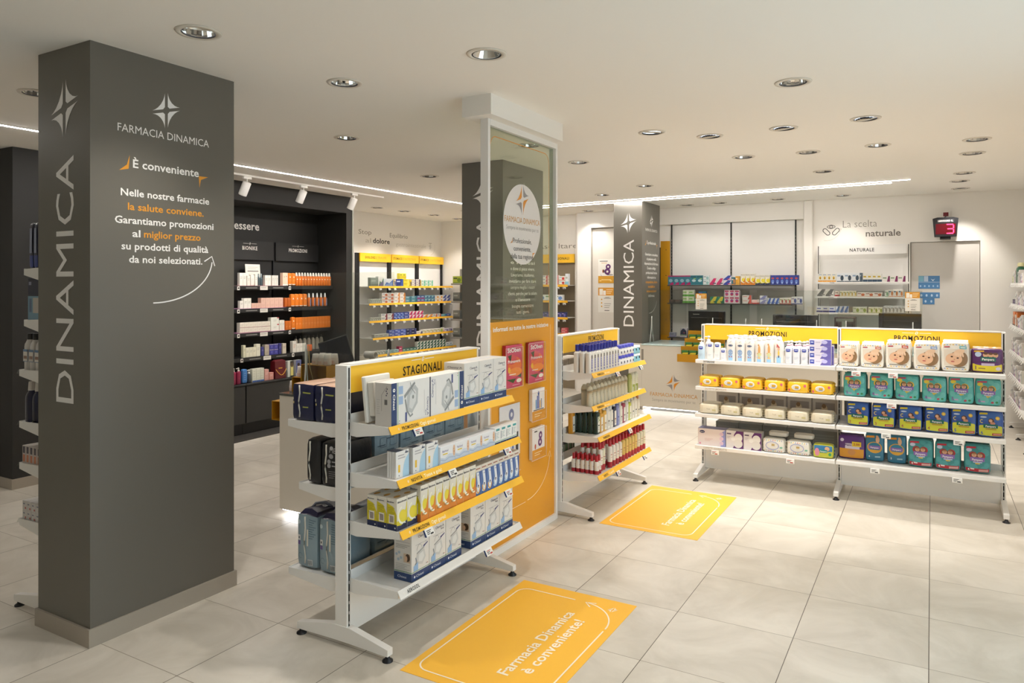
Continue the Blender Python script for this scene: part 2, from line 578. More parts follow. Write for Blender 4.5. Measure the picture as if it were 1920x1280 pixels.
# right wall with the shop window beside the viewer
b = MB()
b.box(1.36, 1.6, 4.9, 11.22, 0, CEIL, WALLW)
b.box(1.36, 1.6, -2.2, .3, 0, CEIL, WALLW)
b.box(1.36, 1.6, .3, 4.9, 2.3, CEIL, WALLW)
struct('wall_right', b)
fr = MB()
for y in (.3, 1.8, 3.35, 4.86):
    fr.box(1.44, 1.5, y, y + .04, 0, 2.3, WHITE)
fr.box(1.44, 1.5, .3, 4.9, 2.26, 2.3, WHITE); fr.box(1.44, 1.5, .3, 4.9, 0, .05, WHITE)
fr.quad((1.47, .34, .05), (1.47, 4.86, .05), (1.47, 4.86, 2.26), (1.47, .34, 2.26), GLASS)
struct('window_1', fr)
# words on the white walls
fn = flat((-8.2, 0, 0), (0, 1, 0), (0, 0, 1))
GR = C('8d877d'); LG = C('c3bcb0')
b = MB()
b.text(fn, 'Stop', 9.13, 2.648, .075, GR, w=.32, al='l')
b.text(fn, 'al', 9.3, 2.512, .075, LG, w=.14, al='l')
b.text(fn, 'dolore', 9.49, 2.512, .082, INK, w=.44, al='l', bold=1)
b.text(fn, 'Equilibrio', 9.93, 2.632, .075, GR, w=.5, al='l')
b.text(fn, 'gastrointestinale', 10.1, 2.487, .07, LG, w=.88, al='l', bold=-1)
for i in range(5):
    b.ribbon(fn, [(11.09 + .022 * math.sin(i * 9 + t) + .012 * t, 2.48 + .026 * i) for t in range(5)], .008, GR)
b.ribbon(fn, arc(11.1, 2.52, .16, -80, 15), .005, LG)
o = struct('wall_lettering_left', b)
b = MB()
fn = flat((0, 11.47, 0), (1, 0, 0), (0, 0, 1))
b.text(fn, 'Ascoltare', -5.32, 2.44, .085, GR, w=.78, al='r')
fn = flat((0, 11.22, 0), (1, 0, 0), (0, 0, 1))
b.text(fn, 'La scelta', -1.085, 2.607, .098, GR, w=.43, al='l', bold=-1)
b.text(fn, 'naturale', -.795, 2.474, .085, C('77716a'), w=.43, al='l', bold=1)
for q in (-1, 1):     # the twin-capsule sprout drawing
    c, s_ = math.cos(q * .75), math.sin(q * .75)
    cap = rrect(-.026, .026, -.055, .055, .0259, 5)
    b.ribbon(fn, [(-1.238 + q * .062 + u * c + v * s_, 2.555 - u * s_ + v * c) for u, v in cap], .009, INK, closed=True)
    b.ribbon(fn, [(-1.238 + q * (.004 + .05 * math.sin(t / 8 * math.pi)) * (1 if t <= 8 else .45), 2.6 + .05 * (t if t <= 8 else 16 - t) / 8) for t in range(17)], .007, INK)
b.ribbon(fn, arc(-1.3, 2.62, .19, -100, -8), .004, LG)
b.ribbon(fn, [(-1.13, 2.585), (-1.11, 2.6), (-1.105, 2.575)], .004, LG)
struct('wall_lettering_back', b)

# ------------------------------------------------------------------ pillars
def pillar(name, x0, x1, y0, y1, kind):
    b = MB()
    b.box(x0, x1, y0, y1, 0, CEIL, PILLAR)
    cxm = (x0 + x1) / 2
    f = flat((0, y0, 0), (1, 0, 0), (0, 0, 1))
    star(b, f, cxm + .01, 2.705, .146, [LETTER] * 4)
    b2 = MB()
    fv = lambda u, v, d=0.0: Vector((cxm + .015 - v, y0 - d, u))      # reads upwards
    b.text(fv, 'DINAMICA', 1.197, -.079, .158, LETTER, w=1.262, al='l')
    g = flat((x1, y0, 0), (0, 1, 0), (0, 0, 1))
    W_, O_ = WINK, C('e39a2e')
    if kind == 0:
        star(b, g, .415, 2.752, .098, [LETTER] * 4)
        b.text(g, 'FARMACIA DINAMICA', .413, 2.594, .04, WINK, w=.545, bold=0)
        rows = [('È conveniente', .421, 2.415, .042, .395, W_), ('Nelle nostre farmacie', .422, 2.264, .036, .53, W_),
                ('la salute conviene.', .423, 2.192, .036, .455, O_), ('Garantiamo promozioni', .421, 2.12, .036, .59, W_),
                ('su prodotti di qualità', .421, 1.985, .036, .52, W_), ('da noi selezionati.', .422, 1.917, .036, .44, W_)]
        for t, u, v, h, ww, m in rows:
            b.text(g, t, u, v, h, m, w=ww, bold=1)
        b.text(g, 'al', .22, 2.052, .036, W_, w=.045, al='l', bold=1)
        b.text(g, 'miglior prezzo', .285, 2.052, .036, O_, w=.345, al='l', bold=1)
        b.poly(g, [(.149, 2.392), (.2, 2.405), (.206, 2.478), (.19, 2.425)], O_)
        b.poly(g, [(.623, 2.354), (.632, 2.4), (.68, 2.422), (.618, 2.42)], O_)
        b.ribbon(g, [(.338 + .37 * math.sin(R(t)), 1.703 + .25 * (1 - math.cos(R(t)))) for t in range(0, 86, 5)], .007, LETTER)
        b.ribbon(g, [(.655, 1.935), (.705, 1.965), (.725, 1.91)], .007, LETTER)
    elif kind == 1:
        b.text(g, 'FARMACIA DINAMICA', .42, 2.594, .04, WINK, w=.545)
        star(b, g, .42, 2.752, .098, [LETTER] * 4)
        for i, (t, ww) in enumerate((('e i paesi', .5), ('e dove ci piace vivere.', .5), ('Lavoriamo, studiamo,', .48), ('investiamo per fare stare', .56), ('sempre meglio i nostri', .5),
                               ('clienti, perche per la salute', .6), ('e il benessere', .3), ('bisogna comunicare', .45), ('tutti i giorni.', .27))):
            b.text(g, t, .4, 2.01 - i * .0625, .033, W_, w=ww)
    else:
        b.text(g, 'FARMACIA DINAMICA', .41, 2.594, .04, WINK, w=.53)
        star(b, g, .41, 2.752, .098, [LETTER] * 4)
        b.text(g, 'È professionale', .41, 2.405, .042, W_, w=.4, bold=1)
        b.poly(g, [(.12, 2.38), (.165, 2.39), (.172, 2.47), (.155, 2.41)], O_)
        b.poly(g, [(.64, 2.33), (.645, 2.39), (.69, 2.4), (.635, 2.41)], O_)
        for i, (t, ww, m) in enumerate((('Garantiamo consulenza', .56, W_), ('al paziente nella', .42, W_), ('dispensazione del farmaco.', .62, W_), ('È nostro obbligo', .38, W_),
                                  ('professionale fornire', .5, W_), ('informazioni su', .38, W_), ('composizione, dosi e', .52, O_), ('modalità e', .3, O_), ('interazioni', .42, O_), ('del farmaco.', .28, W_))):
            b.text(g, t, .41, 2.235 - i * .068, .036, m, w=ww, bold=1)
        b.ribbon(g, [(.3 + .35 * math.sin(R(t)), 1.38 + .22 * (1 - math.cos(R(t)))) for t in range(0, 86, 8)], .006, LETTER)
    p = struct(name, b)
    s = MB()
    k = .012
    for q in ((x0 - k, x1 + k, y0 - k, y0), (x0 - k, x1 + k, y1, y1 + k), (x0 - k, x0, y0, y1), (x1, x1 + k, y0, y1)):
        s.box(q[0], q[1], q[2], q[3], 0, .09, SKIRT)
    struct('baseboard_' + name.split('_')[1], s)
pillar('pillar_near', -4.098, -3.622, 2.08, 2.94, 0)
pillar('pillar_middle', -4.085, -3.607, 6.07, 6.91, 1)
pillar('pillar_far', -4.068, -3.63, 10.05, 10.84, 2)
# box dropped from the ceiling above the glass panel
struct('trim_3', MB().box(-2.64, -2.42, 3.925, 4.96, 2.886, CEIL + .01, WALLW))

# ------------------------------------------------------------------ lamps in the ceiling
def spot(parent, loc, aim, watt, size=100, blend=.7, rad=.035):
    d = bpy.data.lights.new('spot', 'SPOT')
    d.energy = watt; d.color = WARM; d.spot_size = R(size); d.spot_blend = blend; d.shadow_soft_size = rad
    o = bpy.data.objects.new('lamp_light', d); COL.objects.link(o)
    o.parent = parent
    o.location = loc
    v = Vector(aim) if aim is not None else Vector((0, 0, -1))
    o.rotation_euler = v.to_track_quat('-Z', 'Y').to_euler()
    return o
rim = MB().lathe([(HOLE - .004, -.001), (HOLE - .004, -.006), (HOLE + .02, -.006), (HOLE + .024, 0), (HOLE - .004, 0.0)], RIM, 32, cap0=False, cap1=False)
rim.lathe([(HOLE - .004, -.006), (HOLE - .009, -.002), (HOLE - .009, .004)], BLACK, 32, cap0=False, cap1=False)
ref = MB().lathe([(HOLE - .009, 0), (.068, .03), (.048, .062), (.032, .082)], CHROME, 18, cap0=False, cap1=False, smooth=False)
ref.lathe([(HOLE - .002, 0.001), (HOLE - .002, .11)], BLACK, 18, cap0=False, cap1=True, smooth=False)
lmp = MB().lathe([(.032, .082), (.02, .085)], LAMP, 18, cap0=False)
rim_m, ref_m, lmp_m = rim.mesh('rim'), ref.mesh('reflector'), lmp.mesh('lamp')
gim = MB().lathe([(HOLE - .012, -.004), (.05, .035), (.03, .05)], CHROME, 18, cap0=False, cap1=True, smooth=False)
gim.lathe([(HOLE - .008, .004), (HOLE - .012, -.005)], RIM, 24, cap0=False, cap1=False)
gim_m = gim.mesh('gimbal')
PLACE = {0: 'above the near face of the dark pillar', 1: 'above the seasonal gondola in front of the glass panel', 2: 'in front of the near pillar, second along the aisle',
         3: 'above the open floor by the window side', 4: 'peeking out behind the near pillar', 5: 'above the near counter', 6: 'seen through the glass panel',
         7: 'first of the four angled lamps before the nappy gondola', 8: 'second of the angled lamps before the nappy gondola', 9: 'third of the angled lamps before the nappy gondola',
         10: 'last of the angled lamps before the nappy gondola', 11: 'above the nappy gondola, third of its row', 12: 'nearest of the row along the white shelving wall', 13: 'second of the row along the white shelving wall',
         14: 'third of the row along the white shelving wall', 15: 'fourth of the row along the white shelving wall', 16: 'just in front of the red number display', 17: 'beside the middle pillar on the aisle side',
         18: 'behind the glass panel, before the light strip', 19: 'before the far pillar, under the light strips', 20: 'above the nappy gondola, first of its row', 21: 'above the nappy gondola, second of its row',
         22: 'just before the double light strip', 23: 'beside the far pillar', 24: 'in front of the white door with posters', 25: 'first in front of the dispensing shelves', 26: 'second in front of the dispensing shelves',
         27: 'third in front of the dispensing shelves', 28: 'in front of the capsule drawing', 29: 'between light strip and pain relief shelves', 30: 'second along the pain relief shelves', 31: 'third along the pain relief shelves',
         32: 'last along the pain relief shelves', 33: 'first along the pain relief shelves'}
for i, (x, y, aim, f) in enumerate(DOWN + ADDED_DOWN):
    lb = 'round recessed downlight ' + PLACE.get(i, '')
    if i >= len(DOWN):
        lb = 'unseen added downlight, %s row over the entrance floor' % ('first second third'.split()[i - len(DOWN)])
    t = thing('ceiling_downlight', lb, 'ceiling light', (x, y, CEIL), 0, 'recessed downlights')
    for n, me in (('rim', rim_m), ('reflector', ref_m), ('lamp', lmp_m)) if aim is None else (('rim', rim_m), ('gimbal', gim_m), ('lamp', lmp_m)):
        o = bpy.data.objects.new(n, me); COL.objects.link(o); o.parent = t
        if aim is not None and n != 'rim':
            v = Vector((aim[0] - x, aim[1] - y, aim[2] - CEIL)).normalized()
            o.rotation_euler = v.to_track_quat('-Z', 'Y').to_euler() if n == 'gimbal' else (0, 0, 0)
            if n == 'lamp':
                o.location.z = -.03
                o.scale = (.6, .6, 1)
    a = None if aim is None else Vector((aim[0] - x, aim[1] - y, aim[2] - CEIL))
    spot(t, (0, 0, .06 if aim is None else -.012), a, SPOT_W * f, 104 if aim is None else 80)

# LED lines let into the ceiling
def led(name, lb, a, c, wd=.022):
    a, c = Vector(a), Vector(c)
    L = (c - a).length
    t = thing(name, lb, 'strip light', (a.x, a.y, CEIL), math.degrees(math.atan2(c.y - a.y, c.x - a.x)), 'light strips')
    obj('profile', MB().box(0, L, -wd / 2 - .014, wd / 2 + .014, -.004, .004, RIM), t)
    obj('diffuser', MB().box(.005, L - .005, -wd / 2, wd / 2, -.007, -.004, STRIP), t)
led('led_strip_light', 'long white light strip running along the dark cosmetics wall', (-6.13, 1.2), (-6.06, 9.9), .02)
led('led_strip_light', 'front one of the two parallel light strips before the tills', (-6.05, 9.946), (-.21, 9.536), .015)
led('led_strip_light', 'rear one of the two parallel light strips, shorter at the end', (-6.05, 10.215), (-.41, 9.738), .015)

# track with three white cylinder spots
tr = thing('ceiling_track', 'white ceiling track with slots in front of the dark wall', 'track', (-6.56, 4.2, CEIL))
obj('rail', MB().box(-.018, .018, 0, 3.6, -.02, .0, WHITE), tr)
hd = MB().lathe([(.0, .0), (.044, .0), (.046, .004), (.046, .15), (.042, .156), (.0, .156)], WHITE, 24, cap0=False, cap1=False)
hd_m = hd.mesh('lamp_head')
for i, (y, lb) in enumerate(((5.50, 'nearest white cylinder spotlight on the ceiling track'), (6.335, 'middle white cylinder spotlight on the ceiling track'), (7.225, 'farthest white cylinder spotlight on the ceiling track'))):
    t = thing('track_spotlight', lb, 'spotlight', (-6.56, y, CEIL - .02), 0, 'track spotlights')
    obj('adapter', MB().box(-.017, .017, -.055, .055, -.028, 0, WHITE, .004), t)
    obj('stem', MB().lathe([(.007, -.075), (.007, -.025)], WHITE, 10), t)
    v = Vector((-.72, -.12, -1.5)).normalized()
    o = bpy.data.objects.new('lamp_head', hd_m); COL.objects.link(o); o.parent = t
    q = (-v).to_track_quat('Z', 'Y')
    o.rotation_euler = q.to_euler()
    o.location = Vector((0, 0, -.065)) + v * .15
    g = obj('lamp', MB().lathe([(.036, -.001), (.01, -.0015)], LAMP, 20), o)
    spot(t, Vector((0, 0, -.065)) + v * .157, v, SPOT_W * 1.1, 75)
# ------------------------------------------------------------------ gondolas
SLOT = mat('slot_black', '121212', .6)
def upright(h, dep=.04, wd=.03):
    b = MB()
    b.box(-wd / 2, wd / 2, -dep, dep, .045, h, WHITE, .003)
    for sgn in (-1, 1):
        y = sgn * (dep + .0008)
        b.box(-.005, .005, min(y, sgn * dep), max(y, sgn * dep), .09, h - .012, SLOT)
        for i in range(int((h - .2) / .05)):
            b.box(-.0013, .0013, min(y, y + sgn * .0004), max(y, y + sgn * .0004), .12 + i * .05, .134 + i * .05, WHITE)
    return b
def foot(d0, d1):
    """one bar running under the upright, low at both toes"""
    b = MB()
    pts = [(-d0, .03), (-d0 + .03, .03), (-.05, .035), (.05, .035), (d1 - .03, .03), (d1, .03), (d1, .062), (d1 - .02, .066), (.06, .11), (-.06, .11), (-d0 + .02, .066), (-d0, .062)]
    b.prism(pts, lambda u, v, d: (d, u, v), -.019, .019, WHITE)
    return b
def glide(y):
    return MB().lathe([(.026, 0), (.026, .006), (.012, .016), (.008, .032)], BLACK, 16, 0, y)
def shelf(L, y0, y1, z, face=None, lip=.028):
    """tray from back edge y0 to front edge y1 (signed), top surface at z"""
    s = 1 if y1 > y0 else -1
    b = MB()
    ya, yb = min(y0, y1), max(y0, y1)
    b.box(.004, L - .004, ya, yb, z - .012, z, SHELFW)
    for x in (.002, L - .006):          # folded side brackets, deeper at the post
        pts = [(y0, z + .012), (y0, z - .055), (y0 + s * .05, z - .06), (y1, z - .03), (y1, z + .004)]
        if s > 0:
            pts = pts[::-1]
        b.prism(pts, lambda u, v, d: (d, u, v), x, x + .004, SHELFW)
    b.box(.004, L - .004, min(y0, y0 + s * .006), max(y0, y0 + s * .006), z, z + .05, SHELFW)   # back upstand
    if face == 'flat':
        b.box(.0, L, min(y1, y1 + s * .012), max(y1, y1 + s * .012), z - lip, z + .006, SHELFW, .003)
    else:
        b.box(.004, L - .004, min(y1, y1 + s * .003), max(y1, y1 + s * .003), z - lip, z + .006, SHELFW)
    return b
def strip(L, y1, z, m, texts, tilt=.02, drop=.036):
    """tilted price rail along the front edge"""
    b = MB()
    a = (y1 - .002, z + .008); c = (y1 - .002 - tilt, z + .008 - drop)
    b.prism([(a[0], a[1]), (c[0], c[1]), (c[0] + .002, c[1] - .001), (a[0] + .002, a[1] - .001)], lambda u, v, d: (d, u, v), 0, L, m)
    dv = Vector((0, a[0] - c[0], a[1] - c[1])).normalized()
    fn = flat((0, c[0], c[1]), (1, 0, 0), dv)
    for t, u, ww, mm, bo in texts:
        b.text(fn, t, u, .010, .017, mm, w=ww, al='l', bold=bo, off=.001)
    if texts:
        star(b, fn, texts[0][1] - .025, .02, .009, [WINK] * 4, .001)
    return b
REDT = C('b3392f')
def tag_mb(red):
    b = MB()
    b.box(-.035, .035, -.004, .004, -.04, 0, WHITE, .003)
    b.box(-.0355, -.0345, -.0035, .006, -.038, -.002, C('27417c'))
    f = flat((0, -.004, -.04), (1, 0, 0), (0, 0, 1))
    b.rect(f, -.028, .028, .005, .035, C('e4e2dc'))
    for i in range(3):
        b.rect(f, -.024, .012 - .008 * i, .026 - .008 * i, .03 - .008 * i, REDT if red and i == 0 else C('4a4642'), .001)
    b.rect(f, .0, .024, .006, .014, REDT if red else C('3a3835'), .0011)
    return b
TAGR, TAGB = tag_mb(True).mesh('price_tag'), tag_mb(False).mesh('price_tag')
def price_tag(parent, x, y, z, red=True, ang=-28):
    o = bpy.data.objects.new('price_tag', TAGR if red else TAGB); COL.objects.link(o); o.parent = parent
    o.location = (x, y, z); o.rotation_euler = (R(ang), 0, 0)

def sign_ornament(b, fn, cu, cv, s=1.0):
    for a in (-1, 1):
        b.rect(fn, cu + a * .045 * s - .03 * s, cu + a * .045 * s + .03 * s, cv - .0012 * s, cv + .0012 * s, WINK, .001)
    star(b, fn, cu, cv, .014 * s, [WINK] * 4, .001)

def gondola(label, fr, L, bays, shelves, backs, sign, strips, tags, up=0.0, group=None):
    t = thing('display_gondola', label, 'shop shelving', fr.w(0, 0, 0), fr.rz, group)
    n = len(bays)
    xs = [0]
    for q in bays:
        xs.append(xs[-1] + q)
    um = upright(1.402 + up).mesh('upright'); fm = foot(.30, .30).mesh('foot_bar')
    for x in xs:
        for nm, me in (('upright', um), ('foot_bar', fm)):
            o = bpy.data.objects.new(nm, me); COL.objects.link(o); o.parent = t; o.location.x = x
            if nm == 'foot_bar':
                for yy in (-.285, .285):
                    obj('foot_glide', glide(yy), o)
    for i in range(n):
        a, c = xs[i] + .016, xs[i + 1] - .016
        s = MB()
        s.box(a, c, -.032, .032, 1.262 + up, 1.396 + up, ORANGE)
        s.box(a, c, -.036, .036, 1.396 + up, 1.406 + up, WHITE)
        f = flat((a, -.032, 0), (1, 0, 0), (0, 0, 1))
        sign_ornament(s, f, (c - a) * .5 + sign[1], 1.38 + up * .8, 1.4)
        s.text(f, sign[0], (c - a) * .5 + sign[1], sign[3], sign[4], INK, w=sign[2], bold=1)
        if len(sign) > 5:
            s.text(f, sign[5], (c - a) * .5 + sign[1], 1.283 + up, .025, C('f8d27a'), w=.16)
        f2 = flat((c, .032, 0), (-1, 0, 0), (0, 0, 1))
        s.text(f2, sign[0], (c - a) * .5, sign[3], sign[4], INK, w=sign[2], bold=1)
        obj('sign_panel', s, t)
        obj('base_panel', MB().box(a, c, -.028, .028, .07, .29, SHELFW), t)
        for k, (z, D) in enumerate(shelves):
            o = obj('shelf', shelf(c - a + .024, -.034, -D, z, 'flat' if strips is None else None), t)
            o.location.x = a - .012
            if strips is None:
                tx = tags.get(('t', i, k))
                if tx:
                    b = MB()
                    f3 = flat((0, -D - .012, z - .02), (1, 0, 0), (0, 0, 1))
                    b.text(f3, tx[0], tx[1], .002, .016, tx[3] if len(tx) > 3 else INK, w=tx[2], al='l', bold=1, off=.0012)
                    obj('shelf_lettering', b, o)
            else:
                m, tx = strips[k]
                obj('price_rail', strip(c - a + .02, -D, z, m, tx), o)
        for z, D in backs:
            o = obj('shelf', shelf(c - a + .024, .034, D, z), t)
            o.location.x = a - .012
    for k, v in tags.items():
        if k[0] == 'p':
            for x, red in v:
                z, D = shelves[k[1]]
                price_tag(t, x, -D - (.022 if strips else .016), z - (.026 if strips else .024), red, -28 if strips else -8)
    return t
P_ = C('fff2c8')
SH = [(1.11, .285), (.86, .335), (.62, .352), (.335, .34)]
G1 = Frame(-2.54, 2.715, 90)
G2 = Frame(-2.54, 5.115, 90)
G3 = Frame(-1.88, 6.92, 0)
G1L = 1.195
gondola('white gondola with orange seasonal sign carrying white boxes, next to the glass panel', G1, G1L, [G1L], SH,
        [(1.09, .39), (.77, .31), (.315, .385)], ('STAGIONALI', .017, .36, 1.303, .047), 
        [(ORSTRIP, [('PROMOZIONI', .09, .13, INK, 1), ('Ogni giorno!', .235, .13, P_, 1)]),
         (ORSTRIP, [('NOVITÀ', .1, .085, INK, 1), ('Tosse e gola!', .2, .15, P_, 1)]),
         (ORSTRIP, [('PROMOZIONI', .09, .13, INK, 1), ('Ogni giorno!', .24, .12, P_, 1)]),
         (WHITE, [('AEROSOL', .06, .095, INK, 1)])],
        {('p', 0): [(.2, True)], ('p', 1): [(.43, False), (1.0, True)], ('p', 2): [(.2, False), (.98, True)], ('p', 3): [(.78, True)]}, group='gondolas along the aisle')
SH2 = [(1.115, .285), (.86, .285), (.63, .335), (.335, .335)]
gondola('white gondola with orange promotion sign carrying bottles, behind the glass panel', G2, 1.19, [1.19], SH2,
        [(1.09, .30), (.77, .30), (.40, .33)], ('PROMOZIONI', .087, .33, 1.322, .044, 'del mese'),
        [(ORSTRIP, [('PROMOZIONI', .09, .12, INK, 1), ('del mese', .23, .1, P_, 1)])] * 2 + [(ORSTRIP, [('PROMOZIONI', .09, .12, INK, 1)])] + [(ORSTRIP, [('NOVITÀ', .1, .08, INK, 1), ('Capelli', .2, .1, P_, 1)])],
        {('p', 0): [(.47, True), (1.02, False)], ('p', 2): [(.62, True)], ('p', 3): [(.36, True), (.98, False)]}, group='gondolas along the aisle')
SH3 = [(1.113, .30), (.868, .30), (.624, .31), (.335, .32)]
gondola('long white double gondola with two promotion signs carrying nappies and baby care', G3, 2.37, [1.185, 1.185], SH3,
        [(1.09, .3), (.60, .34), (.30, .36)], ('PROMOZIONI', -.006, .33, 1.334, .043, 'del mese'), None,
        {('t', 0, 0): ('DETERSIONE', .075, .10), ('t', 1, 0): ('PANNOLINI', .055, .10), ('t', 0, 1): ('SALVIETTE UMIDIFICATE', .09, .19, C('cbb79a')), ('t', 0, 3): ('COPPETTE ASSORBILATTE', .08, .21, C('b9b3a8')),
         ('p', 3): [(.19, True), (.83, True), (1.48, False), (2.05, False)], ('p', 2): [(1.56, False), (2.06, False)], ('p', 0): [(1.34, True), (1.61, True)], ('p', 1): [(1.6, True)]}, up=.026, group='gondolas along the aisle')

# tall gondola standing against the far side of the near pillar
G4 = Frame(-4.165, 2.14, -90)          # faces -x ; local x runs towards -y
t = thing('display_gondola', 'tall white gondola half hidden behind the near dark pillar', 'shop shelving', (-4.165, 2.14, 0), 90, 'gondolas along the aisle')
# here local x runs towards +y, the shelves reach towards +y local (world -x)
for x in (.015, .84):
    b = MB().box(-.015, .015, -.035, .035, .04, 2.36, WHITE, .003)
    for i in range(40):
        b.box(-.003, .003, .0352, .0358, .15 + i * .05, .175 + i * .05, SLOT)
    o = obj('upright', b, t); o.location.x = x
    f = MB(); f.prism([(-.03, .035), (.27, .03), (.30, .03), (.30, .062), (.28, .066), (.04, .11), (-.03, .11)], lambda u, v, d: (d, u, v), -.018, .018, WHITE)
    o = obj('foot_bar', f, t); o.location.x = x
    obj('foot_glide', glide(.275), o)
obj('back_panel', MB().box(.03, .825, -.02, -.01, .1, 2.34, SHELFW), t)
G4Z = [(1.885, .24), (1.60, .24), (1.318, .29), (1.028, .29), (.795, .29), (.48, .29)]
for z, D in G4Z:
    o = obj('shelf', shelf(.82, .03, D, z), t); o.location.x = .018
    if D > .25:
        o2 = obj('price_rail', MB().prism([(D, z + .006), (D + .02, z - .02), (D + .022, z - .016), (D + .002, z + .008)][::-1], lambda u, v, d: (d, u, v), 0, .82, ACRYL), o)

# ------------------------------------------------------------------ glass and orange panel between the gondolas
PY0, PY1 = 4.02, 5.035
t = thing('information_stand', 'tall framed panel, clear glass above and orange below, between two gondolas', 'display panel', (-2.53, PY0, 0), 90)
W_ = PY1 - PY0
b = MB()
b.box(0, .028, -.03, .03, 0, 2.886, WHITE, .002); b.box(W_ - .028, W_, -.03, .03, 0, 2.886, WHITE, .002)
b.box(.028, W_ - .028, -.03, .03, 2.846, 2.886, WHITE); b.box(.028, W_ - .028, -.03, .03, 0, .045, WHITE)
obj('frame', b, t)
obj('glass_pane', MB().box(.029, W_ - .029, -.004, .004, 1.552, 2.845, GLASS), t)
b = MB().box(.029, W_ - .029, -.014, .014, .046, 1.55, mat('orange_panel', 'e09a20', .4))
fn = flat((0, -.014, 0), (1, 0, 0), (0, 0, 1))
b.text(fn, 'informati su tutte le nostre iniziative', .485, 1.487, .03, WINK, w=.80, bold=1)
LINE = C('fbe3bf')
b.ribbon(fn, [(.92, .56), (.92, 1.5)], .0035, LINE)
b.ribbon(fn, [(.06, 1.5), (.06, .42)] + [(.06 + .14 * (1 - math.cos(R(a))), .42 - .17 * math.sin(R(a))) for a in range(10, 91, 10)] + [(.53, .25)], .0035, LINE)
b.ribbon(fn, [(.56 + .35 * math.sin(R(a)), .255 + .28 * (1 - math.cos(R(a)))) for a in range(0, 89, 6)], .0055, LINE)
b.ribbon(fn, [(.877, .505), (.912, .54), (.93, .49)], .0055, LINE)
obj('orange_board', b, t)
g = flat((0, -.005, 0), (1, 0, 0), (0, 0, 1))
b = MB()
b.ribbon(g, [(.06, 1.56)] + [(.06, 2.7)] + [(.06 + .07 * (1 - math.cos(R(a))), 2.7 + .09 * math.sin(R(a))) for a in range(15, 91, 15)] + [(W_ - .17, 2.79)]
         + [(W_ - .17 + .07 * math.sin(R(a)), 2.79 - .09 * (1 - math.cos(R(a)))) for a in range(15, 91, 15)] + [(W_ - .1, 1.56)], .005, C('d98f25'))
obj('outline_sticker', b, t)
DISC = C('ddd8d4', .6)
b = MB().ell(g, .505, 2.23, .272, .285, DISC, .0008, 48)
OR2, GR2 = C('d98c22'), C('8f8b8c')
star(b, g, .50, 2.405, .115, [OR2, GR2, GR2, OR2], .0018)
b.text(g, 'FARMACIA DINAMICA', .507, 2.237, .04, C('d09a52'), w=.515, off=.0018)
b.text(g, 'Sempre in movimento per te', .507, 2.187, .028, C('8d8984'), w=.47, off=.0018, bold=-1)
for i, (s_, ww) in enumerate((('Professionale,', .27), ('conveniente,', .25), ('della tua regione.', .33))):
    b.text(g, s_, .5, 2.095 - i * .055, .034, INK, w=ww, off=.0018, bold=0)
b.poly(g, [(.325, 2.088), (.355, 2.095), (.362, 2.135), (.35, 2.105)], OR2, .0018)
b.poly(g, [(.652, 1.985), (.66, 2.02), (.69, 2.035), (.65, 2.032)], OR2, .0018)
obj('round_sticker', b, t)
ACRED = mat('acrylic_edge', 'e6cfc4', .2)
def holder(u0, u1, v0, v1, dp=.035):
    h = MB()
    y0, y1 = -.0155, -.0155 - dp
    h.quad((u0, y1, v0), (u1, y1, v0), (u1, y1, v1 - .02), (u0, y1, v1 - .02), TRAYGL)
    h.quad((u0, y0, v0), (u0, y1, v0), (u0, y1, v1 - .02), (u0, y0, v1), TRAYGL); h.quad((u1, y1, v0), (u1, y0, v0), (u1, y0, v1), (u1, y1, v1 - .02), TRAYGL)
    h.quad((u0, y0, v0), (u1, y0, v0), (u1, y1, v0), (u0, y1, v0), TRAYGL)
    for q in ((u0, v0, u0, v1 - .02), (u1, v0, u1, v1 - .02), (u0, v1 - .02, u1, v1 - .02), (u0, v0, u1, v0)):
        h.box(q[0] - .0012, q[2] + .0012, y1 - .0012, y1 + .0012, q[1] - .0012, q[3] + .0012, ACRED)
    return obj('leaflet_holder', h, t)
HOLD = [(.195, .43, 1.095, 1.39), (.51, .77, 1.095, 1.40), (.56, .785, .815, 1.04), (.56, .785, .535, .775), (.145, .45, .5, .985)]
for q in HOLD[:4]:
    holder(*q)
h = MB().quad((HOLD[4][0], -.022, HOLD[4][2]), (HOLD[4][1], -.022, HOLD[4][2]), (HOLD[4][1], -.022, HOLD[4][3]), (HOLD[4][0], -.022, HOLD[4][3]), TRAYGL)
h.box(HOLD[4][0], HOLD[4][1], -.022, -.0145, HOLD[4][2] - .002, HOLD[4][2], ACRED)
obj('poster_sleeve', h, t)
PAN = Frame(-2.53, PY0, 90)
